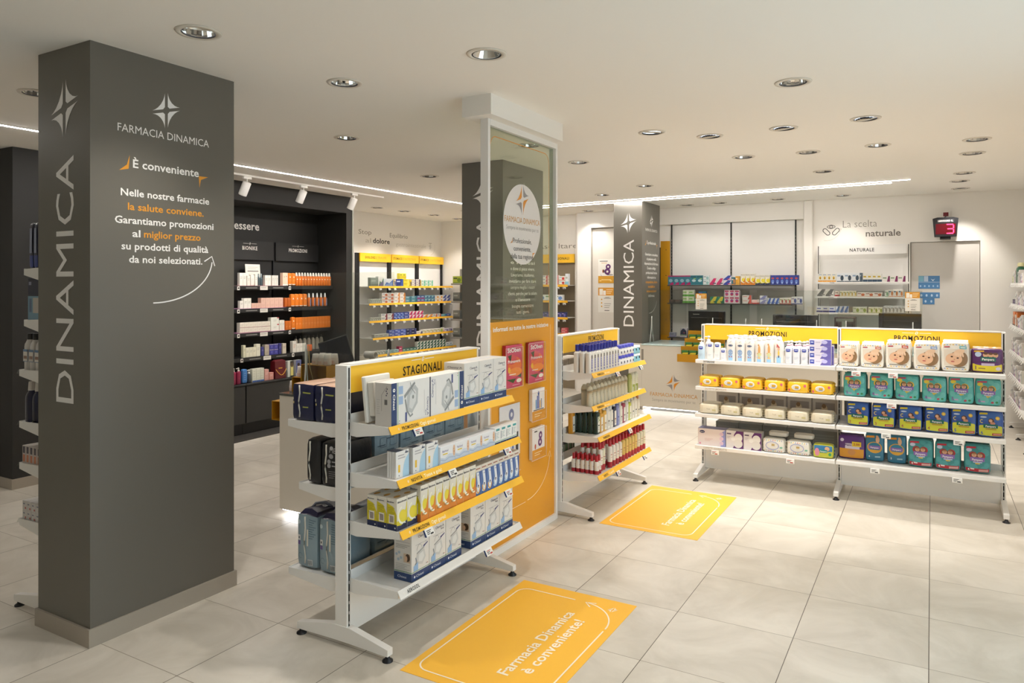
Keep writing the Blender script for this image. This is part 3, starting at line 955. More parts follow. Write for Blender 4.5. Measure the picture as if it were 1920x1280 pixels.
# magazines and leaflets standing in the holders
def magazine(w, h, d):
    b = MB().box(-w / 2, w / 2, -d / 2, d / 2, 0, h, C('a8232f'))
    f = front(d)
    b.rect(f, -w / 2, w / 2, 0, h, C('cf4668'))
    b.ell(f, .01, h * .52, w * .42, h * .2, C('e8703f'), .0009, 20)
    b.ell(f, -.03, h * .66, w * .3, h * .12, C('d9535a'), .0012, 16)
    b.ell(f, .02, h * .36, w * .4, h * .1, C('f08a3e'), .0013, 16)
    b.poly(f, [(-w * .45, h * .2), (-w * .05, h * .1), (w * .2, h * .24), (w * .44, h * .2), (w * .45, h * .3), (w * .1, h * .2)], C('3d5a2c'), .0015)
    b.poly(f, [(-w * .38, h * .75), (-w * .2, h * .6), (-w * .15, h * .78)], C('3b4a2a'), .0015)
    b.ell(f, -w * .3, h * .42, .018, .02, C('f0b63c'), .0016, 12)
    b.ell(f, w * .3, h * .14, w * .16, h * .05, C('f2e9d8'), .0016, 12)
    b.text(f, 'StOben', 0, h * .83, h * .1, WINK, w=w * .8, bold=1, off=.002)
    b.text(f, 'Primavera', 0, h * .58, h * .07, WINK, w=w * .75, bold=1, off=.002)
    b.rect(f, -w * .3, w * .1, h * .3, h * .315, WINK, .002); b.rect(f, -w * .1, w * .35, h * .045, h * .06, C('f2b8c8'), .002)
    return Kind('magazine', 'magazine', [('magazine', b)], w, d, h)
mk = magazine(.225, .29, .026)
PAN.put(mk, .312, -.0445, 1.098, 'pink fruit-cover magazines in the clear holder nearer the seasonal gondola', 'magazines on the panel')
PAN.put(mk, .64, -.0445, 1.098, 'pink fruit-cover magazines in the clear holder nearer the bottle gondola', 'magazines on the panel')
def leaflet(eight):
    w, h, d = .19, .225, .026
    b = MB().box(-w / 2, w / 2, -d / 2, d / 2, 0, h, C('e9e4dc'))
    f = front(d)
    b.rect(f, -w / 2, w / 2, 0, h * .3, C('e29a2c'))
    b.rect(f, -w / 2, w / 2, h * .3, h, C('efe9e6'))
    if eight:
        b.ell(f, .03, h * .72, .026, .028, C('6c2a72'), .001, 20); b.ell(f, .03, h * .72, .01, .011, C('efe9e6'), .0014, 12)
        b.ell(f, .022, h * .5, .03, .03, C('6c2a72'), .0011, 20); b.ell(f, .022, h * .5, .011, .012, C('efe9e6'), .0014, 12)
        b.rect(f, -.065, -.02, h * .86, h * .9, INK, .001)
        b.ell(f, -.05, h * .4, .012, .02, C('c2563e'), .001, 10)
    else:
        b.ell(f, .0, h * .85, .013, .016, C('3f5aa0'), .001, 16)
        for i, (c_, hh) in enumerate((('4a90c8', .3), ('4a63b0', .42), ('4a63b0', .45), ('e8a83a', .25), ('8d8d98', .3))):
            b.rect(f, -.045 + i * .02, -.03 + i * .02, h * .36, h * (.36 + hh), C(c_), .001)
        b.rect(f, -.08, .08, h * .315, h * .34, INK, .0012)
    for i in range(2):
        b.rect(f, -.06, .05 - .03 * i, h * (.18 - .07 * i), h * (.2 - .07 * i), C('f8e6c0'), .001)
    return Kind('leaflet_stack', 'leaflets', [('leaflet_stack', b)], w, d, h)
PAN.put(leaflet(False), .672, -.0445, .819, 'white and orange leaflets with drawn bars in a clear holder', 'leaflets on the panel')
PAN.put(leaflet(True), .672, -.0445, .539, 'white and orange leaflets with a purple figure eight in lowest clear holder', 'leaflets on the panel')
b = MB().box(-.14, .14, -.001, .001, 0, .47, C('e4e2e4'))
f = front(.002)
b.rect(f, -.14, .14, 0, .11, C('dc9a34')); b.ell(f, .02, .4, .035, .04, C('7d83a8'), .001, 20); b.ell(f, .02, .4, .014, .016, C('e4e2e4'), .0014, 14)
b.rect(f, .08, .115, .14, .27, C('2b2b35'), .001); b.rect(f, .03, .05, .16, .33, C('5d74b4'), .001); b.rect(f, -.12, .1, .125, .133, INK, .001); b.rect(f, -.12, .06, .112, .118, INK, .001)
star(b, f, .1, .06, .022, [C('f3d8a6')] * 4)
o = obj('poster_sheet', b); o.location = PAN.w(.298, -.0195, .507); o.rotation_euler.z = R(90)
tag(o, 'white and orange printed sheet in the wall sleeve on the orange panel', 'poster')

# ------------------------------------------------------------------ floor stickers
def mat_sticker(x0, x1, y0, y1, lb):
    b = MB().box(0, x1 - x0, 0, y1 - y0, 0, .0016, MATOR)
    W, H = x1 - x0, y1 - y0
    f = flat((0, 0, .0016), (1, 0, 0), (0, 1, 0))
    L = C('f7ead2', .5)
    r = .07
    top, bot, lf, rt = H * .917, .055, .042, .676
    b.ribbon(f, [(.39, top), (lf + r, top)] + [(lf + r + r * math.cos(R(a)), top - r + r * math.sin(R(a))) for a in range(105, 181, 15)] + [(lf, bot + r)]
             + [(lf + r + r * math.cos(R(a)), bot + r + r * math.sin(R(a))) for a in range(195, 271, 15)] + [(rt - r, bot)]
             + [(rt - r + r * math.cos(R(a)), bot + r + r * math.sin(R(a))) for a in range(285, 361, 15)] + [(rt, .825)], .008, L)
    b.ribbon(f, [(.447 + .229 * math.cos(R(a)), .85 + (top - .85) * math.sin(R(a))) for a in range(0, 86, 6)], .008, L)
    b.ribbon(f, [(.5, top - .045), (.455, top), (.515, top + .012)], .008, L)
    fv = lambda u, v, d=0.0: Vector((W * .5 - v, u, .0016 + d))
    b.text(fv, 'Farmacia Dinamica', .205, -.1, .058, L, w=.735, al='l', bold=1)
    b.text(fv, 'è conveniente!', .268, -.187, .058, L, w=.61, al='l', bold=1)
    star(b, f, .625, 1.08, .036, [L] * 4)
    o = obj('floor_sticker', b); o.location = (x0, y0, 0.0002)
    tag(o, lb, 'floor sticker', 'orange floor stickers')
mat_sticker(-2.153, -1.43, 2.68, 3.877, 'orange floor sticker with white writing in front of the seasonal gondola')
mat_sticker(-2.175, -1.43, 5.086, 6.28, 'orange floor sticker with white writing in front of the bottle gondola')
# ------------------------------------------------------------------ counters
def counter(lb, x0, x1, y0, y1, h, top, printing=None):
    t = thing('shop_counter', lb, 'counter', (0, 0, 0))
    b = MB().box(x0, x1, y0, y1, .055, h - .018, COUNTER, .002)
    if printing:      # the front sheet runs on past the pillar
        b.box(x0 - .2, x0 - .001, y0, y0 + .05, .055, h, COUNTER, .002)
    if printing:
        printing(b, flat((0, y0, 0), (1, 0, 0), (0, 0, 1)))
    obj('body', b, t)
    obj('plinth', MB().box(x0 + .1, x1 - .1, y0 + .1, y1 - .1, 0, .055, GREYMET), t)
    obj('worktop', MB().box(x0 - .004, x1 + .004, y0 - .004, y1, h - .018, h, top, .002), t)
    obj('underglow', MB().box(x0 + .02, x1 - .02, y0 + .015, y0 + .03, .045, .0545, UNDER).box(x0 + .015, x0 + .03, y0 + .03, y1 - .03, .045, .0545, UNDER), t)
    return t
def print1(b, f):
    star(b, f, -3.148, .42, .125, [OR2, GR2, GR2, OR2], .001)
    b.text(f, 'FARMACIA DINAMICA', -3.142, .222, .052, C('cf9440'), w=.68)
    b.text(f, 'Sempre in movimento per te', -3.142, .15, .042, C('8f897f'), w=.62, bold=-1)
    b.text(f, '1', -3.598, .71, .165, C('8c857b'), bold=1)
counter('pale till counter with glass top and the shop star on its front', -3.61, .15, 9.98, 10.86, .955, GTOP, print1)
counter('pale till counter with dark glass top behind the seasonal gondola', -4.413, -2.95, 4.01, 4.75, .957, mat('smoked_glass_top', '4b4f4c', .15, spec=.7))

# clear hygiene screens on the counters
def screen(lb, x0, x1, y, z0, z1, legs, rz=0, hd=1.0):
    t = thing('acrylic_screen', lb, 'screen', (x0, y, z0 + .0065), rz, 'clear screens on the counters')
    L = x1 - x0
    obj('pane', MB().box(0, L, -.003, .003, .11, z1 - z0, ACRYL), t)
    for x in legs:
        b = MB()
        for s in (-1, 1):
            b.tube([(x, s * .085 * hd, .0), (x, s * .055 * hd, .08), (x, s * .02 * hd, .2), (x, s * .008, .33), (x, 0, .38)], .006, ACR2, 6)
        obj('stand', b, t)
    return t
ACR2 = mat('frosted_acrylic_edge', 'd6d8d4', .25)
screen('clear acrylic screen on the near counter before the monitor', -4.20, -3.3, 4.045, .957, 1.885, (.04, .85), 0, .28)
screen('clear acrylic screen standing at the far pillar end of the long counter', -3.62, -3.05, 10.3, .955, 1.72, (.05,))
screen('clear acrylic screen with hanging notice before the first till monitor', -3.0, -2.15, 10.2, .955, 1.72, (.35, .8))
screen('clear acrylic screen before the second till monitor on the long counter', -2.05, -1.15, 10.2, .955, 1.72, (.06, .75))
screen('clear acrylic screen with hanging notice before the third till monitor', -1.05, -.1, 10.2, .955, 1.72, (.1, .85))

def notice(name, lb, cat, x, y, z, w, h, rz=0, kind=0, group=None):
    b = MB().box(-w / 2, w / 2, -.001, .001, 0, h, C('eae6dd'))
    f = front(.002)
    if kind == 0:
        b.rect(f, -w / 2, w / 2, h * .68, h, C('dd9a33'))
        b.rect(f, -w * .42, -w * .2, h * .7, h * .95, C('efe9dc'), .001); b.rect(f, -w * .18, -w * .02, h * .7, h * .88, C('f4efe6'), .001)
        for i in range(3):
            b.rect(f, .02 * w, w * (.42 - .06 * i), h * (.9 - .07 * i), h * (.925 - .07 * i), C('f8dfae'), .001)
        b.rect(f, -w * .14, w * .3, h * .56, h * .58, C('6a655e'), .001); b.rect(f, -w * .05, w * .2, h * .6, h * .615, C('6a655e'), .001)
        for i in range(3):
            b.ell(f, -w * .28, h * (.52 - .14 * i), w * .045, w * .045, C('d9a03a'), .001, 10)
            b.rect(f, -w * .12, w * (.3 - .05 * i), h * (.34 - .08 * i), h * (.355 - .08 * i), C('6a655e'), .001)
        b.rect(f, -w * .1, w * .2, h * .06, h * .085, INK, .001)
    elif kind == 1:
        b.rect(f, -w / 2, w / 2, 0, h * .3, C('d49a26'))
        b.rect(f, -w * .3, w * .3, h * .12, h * .16, C('f0d48c'), .001); b.ell(f, -w * .36, h * .1, .02, .012, C('ecc878'), .001, 10); b.ell(f, w * .3, h * .1, .02, .012, C('ecc878'), .001, 10)
        b.rect(f, -w * .4, w * .1, h * .9, h * .925, INK, .001); b.rect(f, -w * .3, w * .05, h * .83, h * .85, C('c98f4c'), .001)
        for cy, r in ((.68, .045), (.48, .053)):
            b.ell(f, w * (.13 if r < .05 else .08), h * cy, r, r * 1.02, C('5e2a66'), .001 + r * .01, 24)
            b.ell(f, w * (.13 if r < .05 else .08), h * cy, r * .36, r * .36, C('eae6dd'), .0022, 14)
        b.ell(f, -w * .2, h * .5, .012, .03, C('a65a44'), .001, 10); b.ell(f, -w * .14, h * .5, .01, .03, C('2d2a2a'), .001, 10)
        b.rect(f, w * .05, w * .42, h * .335, h * .36, INK, .001)
        b.ribbon(f, arc(-.03, h * .42, .07, 190, 260), .004, C('8b8580'))
    o = obj(name, b); o.location = (x, y, z); o.rotation_euler.z = R(rz)
    return tag(o, lb, cat, group)
notice('paper_notice', 'orange-headed paper notice hanging on the screen before the first monitor', 'notice', -2.81, 10.195, 1.455, .155, .225, group='orange headed notices')
notice('paper_notice', 'orange-headed paper notice on the screen beside the blue door notices', 'notice', -.205, 10.195, 1.478, .16, .235, group='orange headed notices')
notice('paper_notice', 'orange-headed instruction notice on the white door under the figure eight poster', 'notice', -4.695, 11.268, 1.345, .285, .41, group='orange headed notices')
notice('poster', 'white poster with a purple ring figure eight on the white door', 'poster', -4.695, 11.268, 1.83, .285, .40, kind=1)
def blue_notice(lb, x, z, w, h, kind):
    BL = C('4d7fb0')
    b = MB()
    f = front(.002)
    if kind == 0:
        b.box(-w / 2, w / 2, -.001, .001, 0, h, BL)
        b.rect(f, -w / 2, -w * .26, h * .56, h * .98, C('7db3c8')); b.rect(f, -w * .24, -.01, h * .56, h * .98, C('b9c9dc'))
        b.poly(f, [(.02, h * .78), (.045, h * .58), (.07, h * .78), (.045, h * .68)], C('dfe8f0'))
        b.rect(f, -w / 2, w / 2, h * .5, h * .52, C('dfe8f0'))
        for i in range(5):
            b.ell(f, -w * .4 + i * w * .2, h * .2, .01, .014, C('a9c4dd'), .001, 8)
    else:
        b.box(-w / 2, w / 2, -.001, .001, h * .52, h, BL); b.box(-w * .32, w * .25, -.001, .001, 0, h * .5, BL)
        for i in range(4):
            b.ell(f, -w * .38 + i * w * .25, h * .75, .012, .018, C('bcd2e6'), .001, 8)
        for i in range(2):
            b.ell(f, -w * .18 + i * w * .28, h * .25, .012, .018, C('bcd2e6'), .001, 8)
    o = obj('door_notice', b); o.location = (x, 11.248, z)
    tag(o, lb, 'notice', 'blue door notices')
blue_notice('upper blue notice with white symbols on the grey door', -.031, 1.75, .248, .172, 0)
blue_notice('lower blue notice with white symbols on the grey door', -.028, 1.54, .242, .16, 1)

# monitors on the long counter: backs towards the shop
def monitor(lb, x, y, w, h, z, logo):
    t = thing('till_monitor', lb, 'monitor', (x, y, .955), 0, 'till monitors')
    b = MB().box(-w / 2, w / 2, -.02, .02, z - h, z, BLACK, .008)
    b.box(-w * .42, w * .42, -.032, -.02, z - h * .85, z - h * .28, mat('monitor_back', '211f1e', .35), .008)
    if logo:
        b.text(front(.04), 'Lenovo', -w * .28, z - .055, .015, C('cfcdc8'), w=.09, off=.0015, bold=1)
    b.box(-.03, .03, -.02, .03, z - h * .6, z - h * .4, BLACK)
    obj('screen_housing', b, t)
    obj('stand', MB().box(-.03, .03, .005, .03, .02, z - h * .5, BLACK).box(-.12, .12, -.08, .1, 0, .02, BLACK, .006), t)
monitor('black till monitor back with small white word, above the mustard display stand', -2.80, 10.45, .525, .34, .472, True)
monitor('black till monitor back behind the middle of the first promotion sign', -1.6, 10.45, .58, .32, .44, False)
monitor('black till monitor back beside the blue notices of the grey door', -.35, 10.45, .48, .33, .485, False)
t = thing('cash_machine', 'dark metal cash machine on the long counter under the white shelf', 'machine', (-1.0, 10.62, .956))
obj('cabinet', MB().box(-.12, .13, -.12, .12, 0, .42, C('4a3f3d'), .006), t)
b = MB()
f = flat((0, -.1205, 0), (1, 0, 0), (0, 0, 1))
b.rect(f, -.1, .11, .36, .4, C('7c8078')); b.rect(f, -.1, -.05, .2, .34, C('3a2020')); b.rect(f, -.03, .02, .24, .36, C('8a8f84')); b.rect(f, .05, .11, .2, .33, C('2d2422'))
obj('front_plate', b, t)

# near counter: monitor turned to the till, its cable, a white tube scanner
t = thing('till_monitor', 'tilted dark touch monitor on the near counter behind the seasonal gondola', 'monitor', (-4.17, 4.42, .957), 0, 'till monitors')
M_ = Matrix.Translation((0, -.04, .30)) @ Matrix.Rotation(R(30), 4, 'Z') @ Matrix.Rotation(R(-6), 4, 'X') @ Matrix.Rotation(R(-17.4), 4, 'Y')
o = obj('screen_housing', MB().box(-.122, .122, -.012, .012, -.112, .112, BLACK, .006), t); o.matrix_local = M_
o2 = obj('screen', MB().rect(front(.024), -.113, .113, -.103, .103, mat('screen_glass', '12162a', .12, spec=.6), .0008), o)
obj('stand', MB().lathe([(.09, 0), (.09, .012), (.045, .02), (.05, .16), (.03, .22)], BLACK, 20, cy=.02), t)
b = MB()
ax = lambda x, y, z: (-4.05 + z, 4.60 + x, 1.225 + y)
b.lathe([(.024, 0), (.03, .0), (.03, .105), (.024, .105), (.024, .004)], WHITE, 24, axis=ax, cap0=False, cap1=True)
t = thing('barcode_scanner', 'short white tube scanner lying level above the seasonal sign', 'scanner', (0, 0, 0))
obj('head', b, t)
obj('stand', MB().lathe([(.05, .957), (.05, .965), (.008, .975), (.008, 1.197)], WHITE, 16, -4.0, 4.60), t)

# mustard stepped stand with tubs on the near counter
t = thing('stepped_display_stand', 'mustard sheet-metal stepped stand on the near counter', 'display stand', (0, 0, 0))
def step(x0, x1, z0, z1, y0=4.085, y1=4.26):
    b = MB()
    b.box(x0, x1, y0, y1, z1 - .003, z1, MUSTARD); b.box(x1 - .003, x1, y0, y1, z0, z1, MUSTARD)
    b.box(x0, x0 + .003, y0, y1, z0, z1, MUSTARD); b.box(x0 + .003, x1 - .003, y1 - .003, y1, z0, z1 - .003, MUSTARD)
    return obj('step', b, t)
step(-4.357, -4.259, .958, 1.077); step(-4.257, -3.99, .958, 1.183)
st = thing('display_tray', 'mustard open tray hung on the left end of the near counter', 'display stand', (0, 0, 0))
obj('tray', MB().box(-4.60, -4.418, 4.10, 4.44, .865, .869, MUSTARD).box(-4.60, -4.596, 4.10, 4.44, .72, .865, MUSTARD).box(-4.60, -4.418, 4.10, 4.44, .716, .72, MUSTARD).box(-4.596, -4.418, 4.43, 4.44, .72, .865, MUSTARD), st)
obj('bracket', MB().box(-4.596, -4.418, 4.2, 4.34, .66, .716, BLACK), st)
cab = MB(); cab.tube([(-4.165, 4.074, 1.33), (-4.155, 4.074, 1.18), (-4.10, 4.074, 1.02), (-4.08, 4.074, .964)], .004, C('b49a5c'), 6)
o = obj('cable', cab); tag(o, 'thin beige cable hanging over the mustard stepped stand', 'cable')

# mustard stepped stand at the front of the long counter
t = thing('stepped_display_stand', 'mustard stepped stand with flat green boxes hung before the long counter', 'display stand', (0, 0, 0))
for i in range(4):
    z = .745 + i * .105
    y = 9.80 + i * .075
    x0 = -3.035 + i * .03
    b = MB().box(x0, -2.42, y, y + .003, z, z + .105, MUSTARD).box(x0, -2.42, y + .003, y + .074, z + .098, z + .101, MUSTARD)
    b.box(x0, x0 + .003, y + .003, y + .074, z + .002, z + .098, MUSTARD)
    obj('step', b, t)
obj('hook', MB().box(-2.95, -2.5, 10.03, 10.09, .96, .99, MUSTARD).box(-2.95, -2.5, 9.974, 10.09, .9565, .96, MUSTARD), t)

# red number display on the wall
t = thing('number_display', 'black queue number display glowing a red figure three above the grey door', 'display', (.155, 11.06, 2.43))
b = MB()
pts = [(-.125, 0), (.125, 0), (.145, .235), (.09, .25), (-.09, .25), (-.145, .235)]
b.prism(pts, lambda u, v, d: (u, d, v), .06, -.06, BLACK)
obj('case', b, t)
f = flat((0, -.0605, 0), (1, 0, 0), (0, 0, 1))
b = MB().rect(f, -.11, .115, .03, .165, mat('red_window', '5a0a16', .2))
obj('window', b, t)
RED = mat('red_led', 'ff2a50', .4, emit=5.0)
b = MB()
SEG = [(x, .155) for x in (.02, .035, .05, .065, .08)] + [(x, .098) for x in (.03, .045, .06, .075)] + [(x, .04) for x in (.02, .035, .05, .065, .08)] + [(.09, z) for z in (.055, .07, .085, .11, .125, .14)]
for x, z in SEG:
    b.ell(f, x, z, .0075, .0075, RED, .002, 8)
obj('led_digit', b, t)
b = MB().rect(f, -.095, .095, .185, .222, C('3a3a3c'), .001); b.text(f, 'SERVIAMO IL', 0, .192, .022, WINK, w=.17, off=.002, bold=1)
obj('caption', b, t)
obj('wall_bracket', MB().box(-.06, .06, -.02, .158, -.03, 0, BLACK), t)
t = thing('wall_socket_box', 'small red-windowed socket above the queue number display with short cable', 'socket', (.162, 11.22, 2.735))
obj('plate', MB().box(-.06, .06, -.008, 0, -.045, .045, WALLW, .003), t)
obj('red_face', MB().box(-.03, .03, -.014, -.008, -.025, .025, C('7a1c26')), t)
obj('cable', MB().tube([(.0, -.012, -.02), (-.01, -.05, -.05), (-.015, -.07, -.04)], .004, BLACK, 6), t)

# ------------------------------------------------------------------ dark cosmetics wall
DW = Frame(-7.55, 0, 90)
BLK = mat('black_shelf', '1d1d1e', .4)
DZ = [1.785, 1.505, 1.208, .915]
for i, (y0, y1, lb, txt) in enumerate(((5.115, 5.925, 'black cosmetics wall bay mostly hidden behind the near pillar', None), (5.93, 6.735, 'black cosmetics wall bay with pale boxes on four shelves', 'BIONIKE'),
                                       (6.74, 7.545, 'black cosmetics wall bay full of orange sunscreens', 'PROMOZIONI'))):
    t = thing('wall_shelf_unit', lb, 'wall shelving', (-7.55, y0, 0), 90, 'black cosmetics wall bays')
    W = y1 - y0
    obj('upright', MB().box(-.012, .012, -.03, 0, .62, 2.36, BLACK), t)
    b = MB().box(.014, W - .02, -.012, 0, .62, 2.36, DARKW)
    b.box(.014, W - .02, -.05, -.012, 2.12, 2.36, mat('black_header', '242424', .5))
    f = flat((0, -.05, 0), (1, 0, 0), (0, 0, 1))
    if txt:
        b.text(f, txt, W * .5, 2.245, .045, WINK, w=.235 if txt[0] == 'B' else .33, bold=2, off=.001)
        sign_ornament(b, f, W * .5, 2.325, 1.4)
    obj('back_panel', b, t)
    for k, z in enumerate(DZ):
        D = .29 if k < 3 else .35
        o = obj('shelf', MB().box(.014, W - .02, -D, -.012, z - .012, z, BLK).box(.014, W - .002, -D - .012, -D, z - .042, z + .004, BLK), t)
        f = flat((0, -D - .012, z - .036), (1, 0, 0), (0, 0, 1))
        b = MB()
        if i < 2:
            b.rect(f, .13, .30, .008, .022, C('8e8c88')); b.rect(f, .55, .72, .008, .022, C('8e8c88'))
            for q in range(9):
                b.rect(f, .135 + q * .018, .14 + q * .018, .008, .022, BLK, .0009); b.rect(f, .555 + q * .018, .56 + q * .018, .008, .022, BLK, .0009)
            b.rect(f, .345, .465, -.012, .036, C('d9d5cc'), .001)
            b.ribbon(f, [(.36 + q * .01, .01 + (.012 if q % 2 else 0)) for q in range(9)], .004, INK, .0016)
        b.rect(f, .0, .038, -.012, .034, C('d5d3cd'), .001); b.rect(f, .01, .03, .002, .022, INK, .0016)
        obj('label_strip', b, o)
        if i == 1 and k < 3:
            obj('tray_liner', MB().box(.03, W - .03, -D - .006, -.03, z + .0002, z + .0062, C('c98fb4' if k else 'd9a0a8')), o)
    # base cupboard
    c = obj('base_cupboard', MB().box(.0, W, -.45, -.012, .14, .60, BLK).box(0, W, -.47, -.012, .60, .618, BLK, .002), t)
    obj('cupboard_door', MB().box(.006, W - .006, -.462, -.45, .15, .59, mat('black_door', '232322', .4), .002), c)
    obj('plinth', MB().box(0, W, -.40, -.012, 0, .14, DARKW), t)
struct('trim_4', MB().box(-7.14, -6.86, 3.6, 7.53, 0, .012, mat('dark_floor_strip', '3a3733', .5)))

# ------------------------------------------------------------------ pain relief shelves on the white wall
PW = Frame(-8.2, 0, 90)
PB = [(9.07, 9.875), (9.885, 10.66), (10.67, 11.45)]
PZ = [1.775, 1.49, 1.205, .93, .65]
for i, ((y0, y1), lb, tx) in enumerate(zip(PB, ('yellow-headed shelf bay for pain and trauma, next to the black wall', 'middle yellow-headed shelf bay for stomach and gut', 'yellow-headed shelf bay for stomach and gut in the room corner'), (('DOLORE', ' E TRAUMI'), ('STOMACO', ' E INTESTINO'), ('STOMACO', ' E INTESTINO')))):
    t = thing('wall_shelf_unit', lb, 'wall shelving', (-8.2, y0, 0), 90, 'yellow headed wall bays')
    W = y1 - y0
    obj('upright', MB().box(-.035, .035, -.045, 0, .0, 2.33 if i == 0 else 2.2, BLACK), t)
    if i == 2:
        obj('upright', MB().box(W - .03, W, -.045, 0, 0, 2.2, BLACK), t)
    obj('back_panel', MB().box(.036, W - .036, -.012, 0, 0, 2.19, SHELFW), t)
    b = MB().box(.02, W - .005, -.075, -.05, 2.19, 2.33, ORANGE)
    f = flat((0, -.075, 0), (1, 0, 0), (0, 0, 1))
    b.text(f, tx[0], .14 if i == 0 else .05, 2.242, .038, C('5a3a10'), w=.25, al='l', bold=1)
    b.text(f, tx[1], .41 if i == 0 else .33, 2.242, .038, C('c08a3a'), w=.26 if i == 0 else .36, al='l')
    obj('header_sign', b, t)
    for k, z in enumerate(PZ):
        D = .28 if k < 3 else .36
        o = obj('shelf', MB().box(.036, W - .036, -D, -.012, z - .012, z, SHELFW), t)
        obj('price_rail', MB().prism([(-D, z + .006), (-D - .012, z - .026), (-D - .008, z - .027), (-D + .004, z + .006)], lambda u, v, d: (d, u, v), .0, W, ORSTRIP), o)
        for q in range(4):
            pt = bpy.data.objects.new('price_tag', TAGB); COL.objects.link(pt); pt.parent = t
            pt.location = (.1 + q * .19 + random.uniform(-.04, .04), -D - .014, z - .03); pt.rotation_euler = (R(-20), 0, 0); pt.scale = (.85, 1, .9)

# seasonal bay on the back wall, beside the round column
BW = Frame(0, 11.47, 0)
t = thing('wall_shelf_unit', 'yellow-headed seasonal shelf bay on the back wall beside the round column', 'wall shelving', (-6.14, 11.47, 0), 0, 'yellow headed wall bays')
obj('upright', MB().box(-.03, .0, -.045, 0, 0, 2.34, WHITE), t); obj('upright', MB().box(.80, .83, -.045, 0, 0, 2.34, WHITE), t)
obj('back_panel', MB().box(.001, .799, -.012, 0, 0, 2.18, C('8a7c66')), t)
b = MB().box(.0, .8, -.075, -.05, 2.185, 2.335, ORANGE)
b.text(flat((0, -.075, 0), (1, 0, 0), (0, 0, 1)), 'STAGIONALI', .52, 2.24, .042, INK, w=.36, bold=1)
obj('header_sign', b, t)
SZ = [1.80, 1.53, 1.245, .97]
for z in SZ:
    o = obj('shelf', MB().box(.001, .799, -.33, -.012, z - .012, z, SHELFW), t)
    obj('price_rail', MB().box(0, .8, -.342, -.33, z - .032, z + .006, ORSTRIP), o)
    for x in (.62, .74):
        pt = bpy.data.objects.new('price_tag', TAGB); COL.objects.link(pt); pt.parent = t
        pt.location = (x, -.345, z - .036); pt.scale = (.8, 1, .8)
# grey corner shelving
t = thing('wall_shelf_unit', 'grey metal shelf bay with dark boxes in the room corner', 'wall shelving', (-7.71, 11.47, 0))
obj('upright', MB().box(-.03, .0, -.04, 0, 0, 2.1, GREYMET), t); obj('upright', MB().box(.80, .83, -.04, 0, 0, 2.1, GREYMET), t)
CZ = [1.83, 1.50, 1.17, .84]
for z in CZ:
    obj('shelf', MB().box(.001, .799, -.38, 0, z - .03, z, GREYMET, .003), t)

# dispensing bay: two long grey shelves on black slotted uprights
t = thing('wall_shelf_unit', 'dispensing bay with long thin dark shelves on slotted uprights', 'wall shelving', (0, 11.31, 0))
for x in (-3.585, -2.655, -1.725):
    b = MB().box(x - .009, x + .009, -.022, 0, .1, 2.755, SLOT)
    for i in range(48):
        b.box(x - .003, x + .003, -.0224, -.022, .15 + i * .05, .172 + i * .05, GREYMET)
    obj('upright', b, t)
for x0, x1 in ((-3.575, -2.665), (-2.645, -1.735)):
    obj('back_panel', MB().box(x0, x1, -.008, 0, .1, 2.754, SHELFW), t)
DARKS = mat('dark_grey_shelf', '55534f', .35, metal=.2)
for z in (1.80, 1.522):
    obj('shelf', MB().box(-3.575, -1.735, -.27, -.024, z - .018, z, DARKS), t)
obj('shelf', MB().box(-3.575, -2.665, -.27, -.024, .975, .99, DARKS), t)

# mustard rack of drug boxes behind the far pillar
t = thing('drug_rack', 'mustard upright panel of the drug box rack behind the far pillar', 'rack', (-3.62, 11.28, 0))
obj('side_panel', MB().box(-.14, .012, -.004, .004, 0, 2.5, MUSTARD), t)
b = MB()
for z in (1.25, 1.95, 2.36):
    b.lathe([(.007, 0), (.007, .004)], BLACK, 10, axis=lambda x, y, q, z=z: (-.05 + x, -.004 - q, z + y))
obj('fixing', b, t)
obj('back_board', MB().box(-.42, -.141, -.004, .004, 0, 2.4, C('33322f')), t)

# white natural remedies bay
t = thing('wall_shelf_unit', 'white natural remedies shelf bay beside the grey door', 'wall shelving', (-1.40, 11.22, 0))
for x in (0, 1.13):
    b = MB().box(x - .015, x + .015, -.05, 0, .1, 2.365, WHITE)
    b.box(x - .005, x + .005, -.0506, -.05, .12, 2.35, SLOT)
    obj('upright', b, t)
obj('back_panel', MB().box(.016, 1.114, -.012, 0, .1, 2.34, SHELFW), t)
b = MB().box(.017, 1.113, -.12, -.1, 2.222, 2.352, SHELFW)
b.text(flat((0, -.12, 0), (1, 0, 0), (0, 0, 1)), 'NATURALE', .565, 2.262, .044, INK, w=.305, bold=1)
obj('header_sign', b, t)
NZ = [1.838, 1.64, 1.418]
for k, z in enumerate(NZ):
    o = obj('shelf', MB().box(.0, 1.13, -.33, -.051, z - .014, z, SHELFW).box(-.01, 1.14, -.345, -.33, z - .022, z + .004, SHELFW, .002), t)
    if k < 2:
        b = MB(); b.text(flat((0, -.345, z - .018), (1, 0, 0), (0, 0, 1)), ('TOSSE', 'PROPOLI')[k], .2 if k else .21, .003, .013, INK, w=.06, bold=1, off=.001)
        obj('shelf_lettering', b, o)

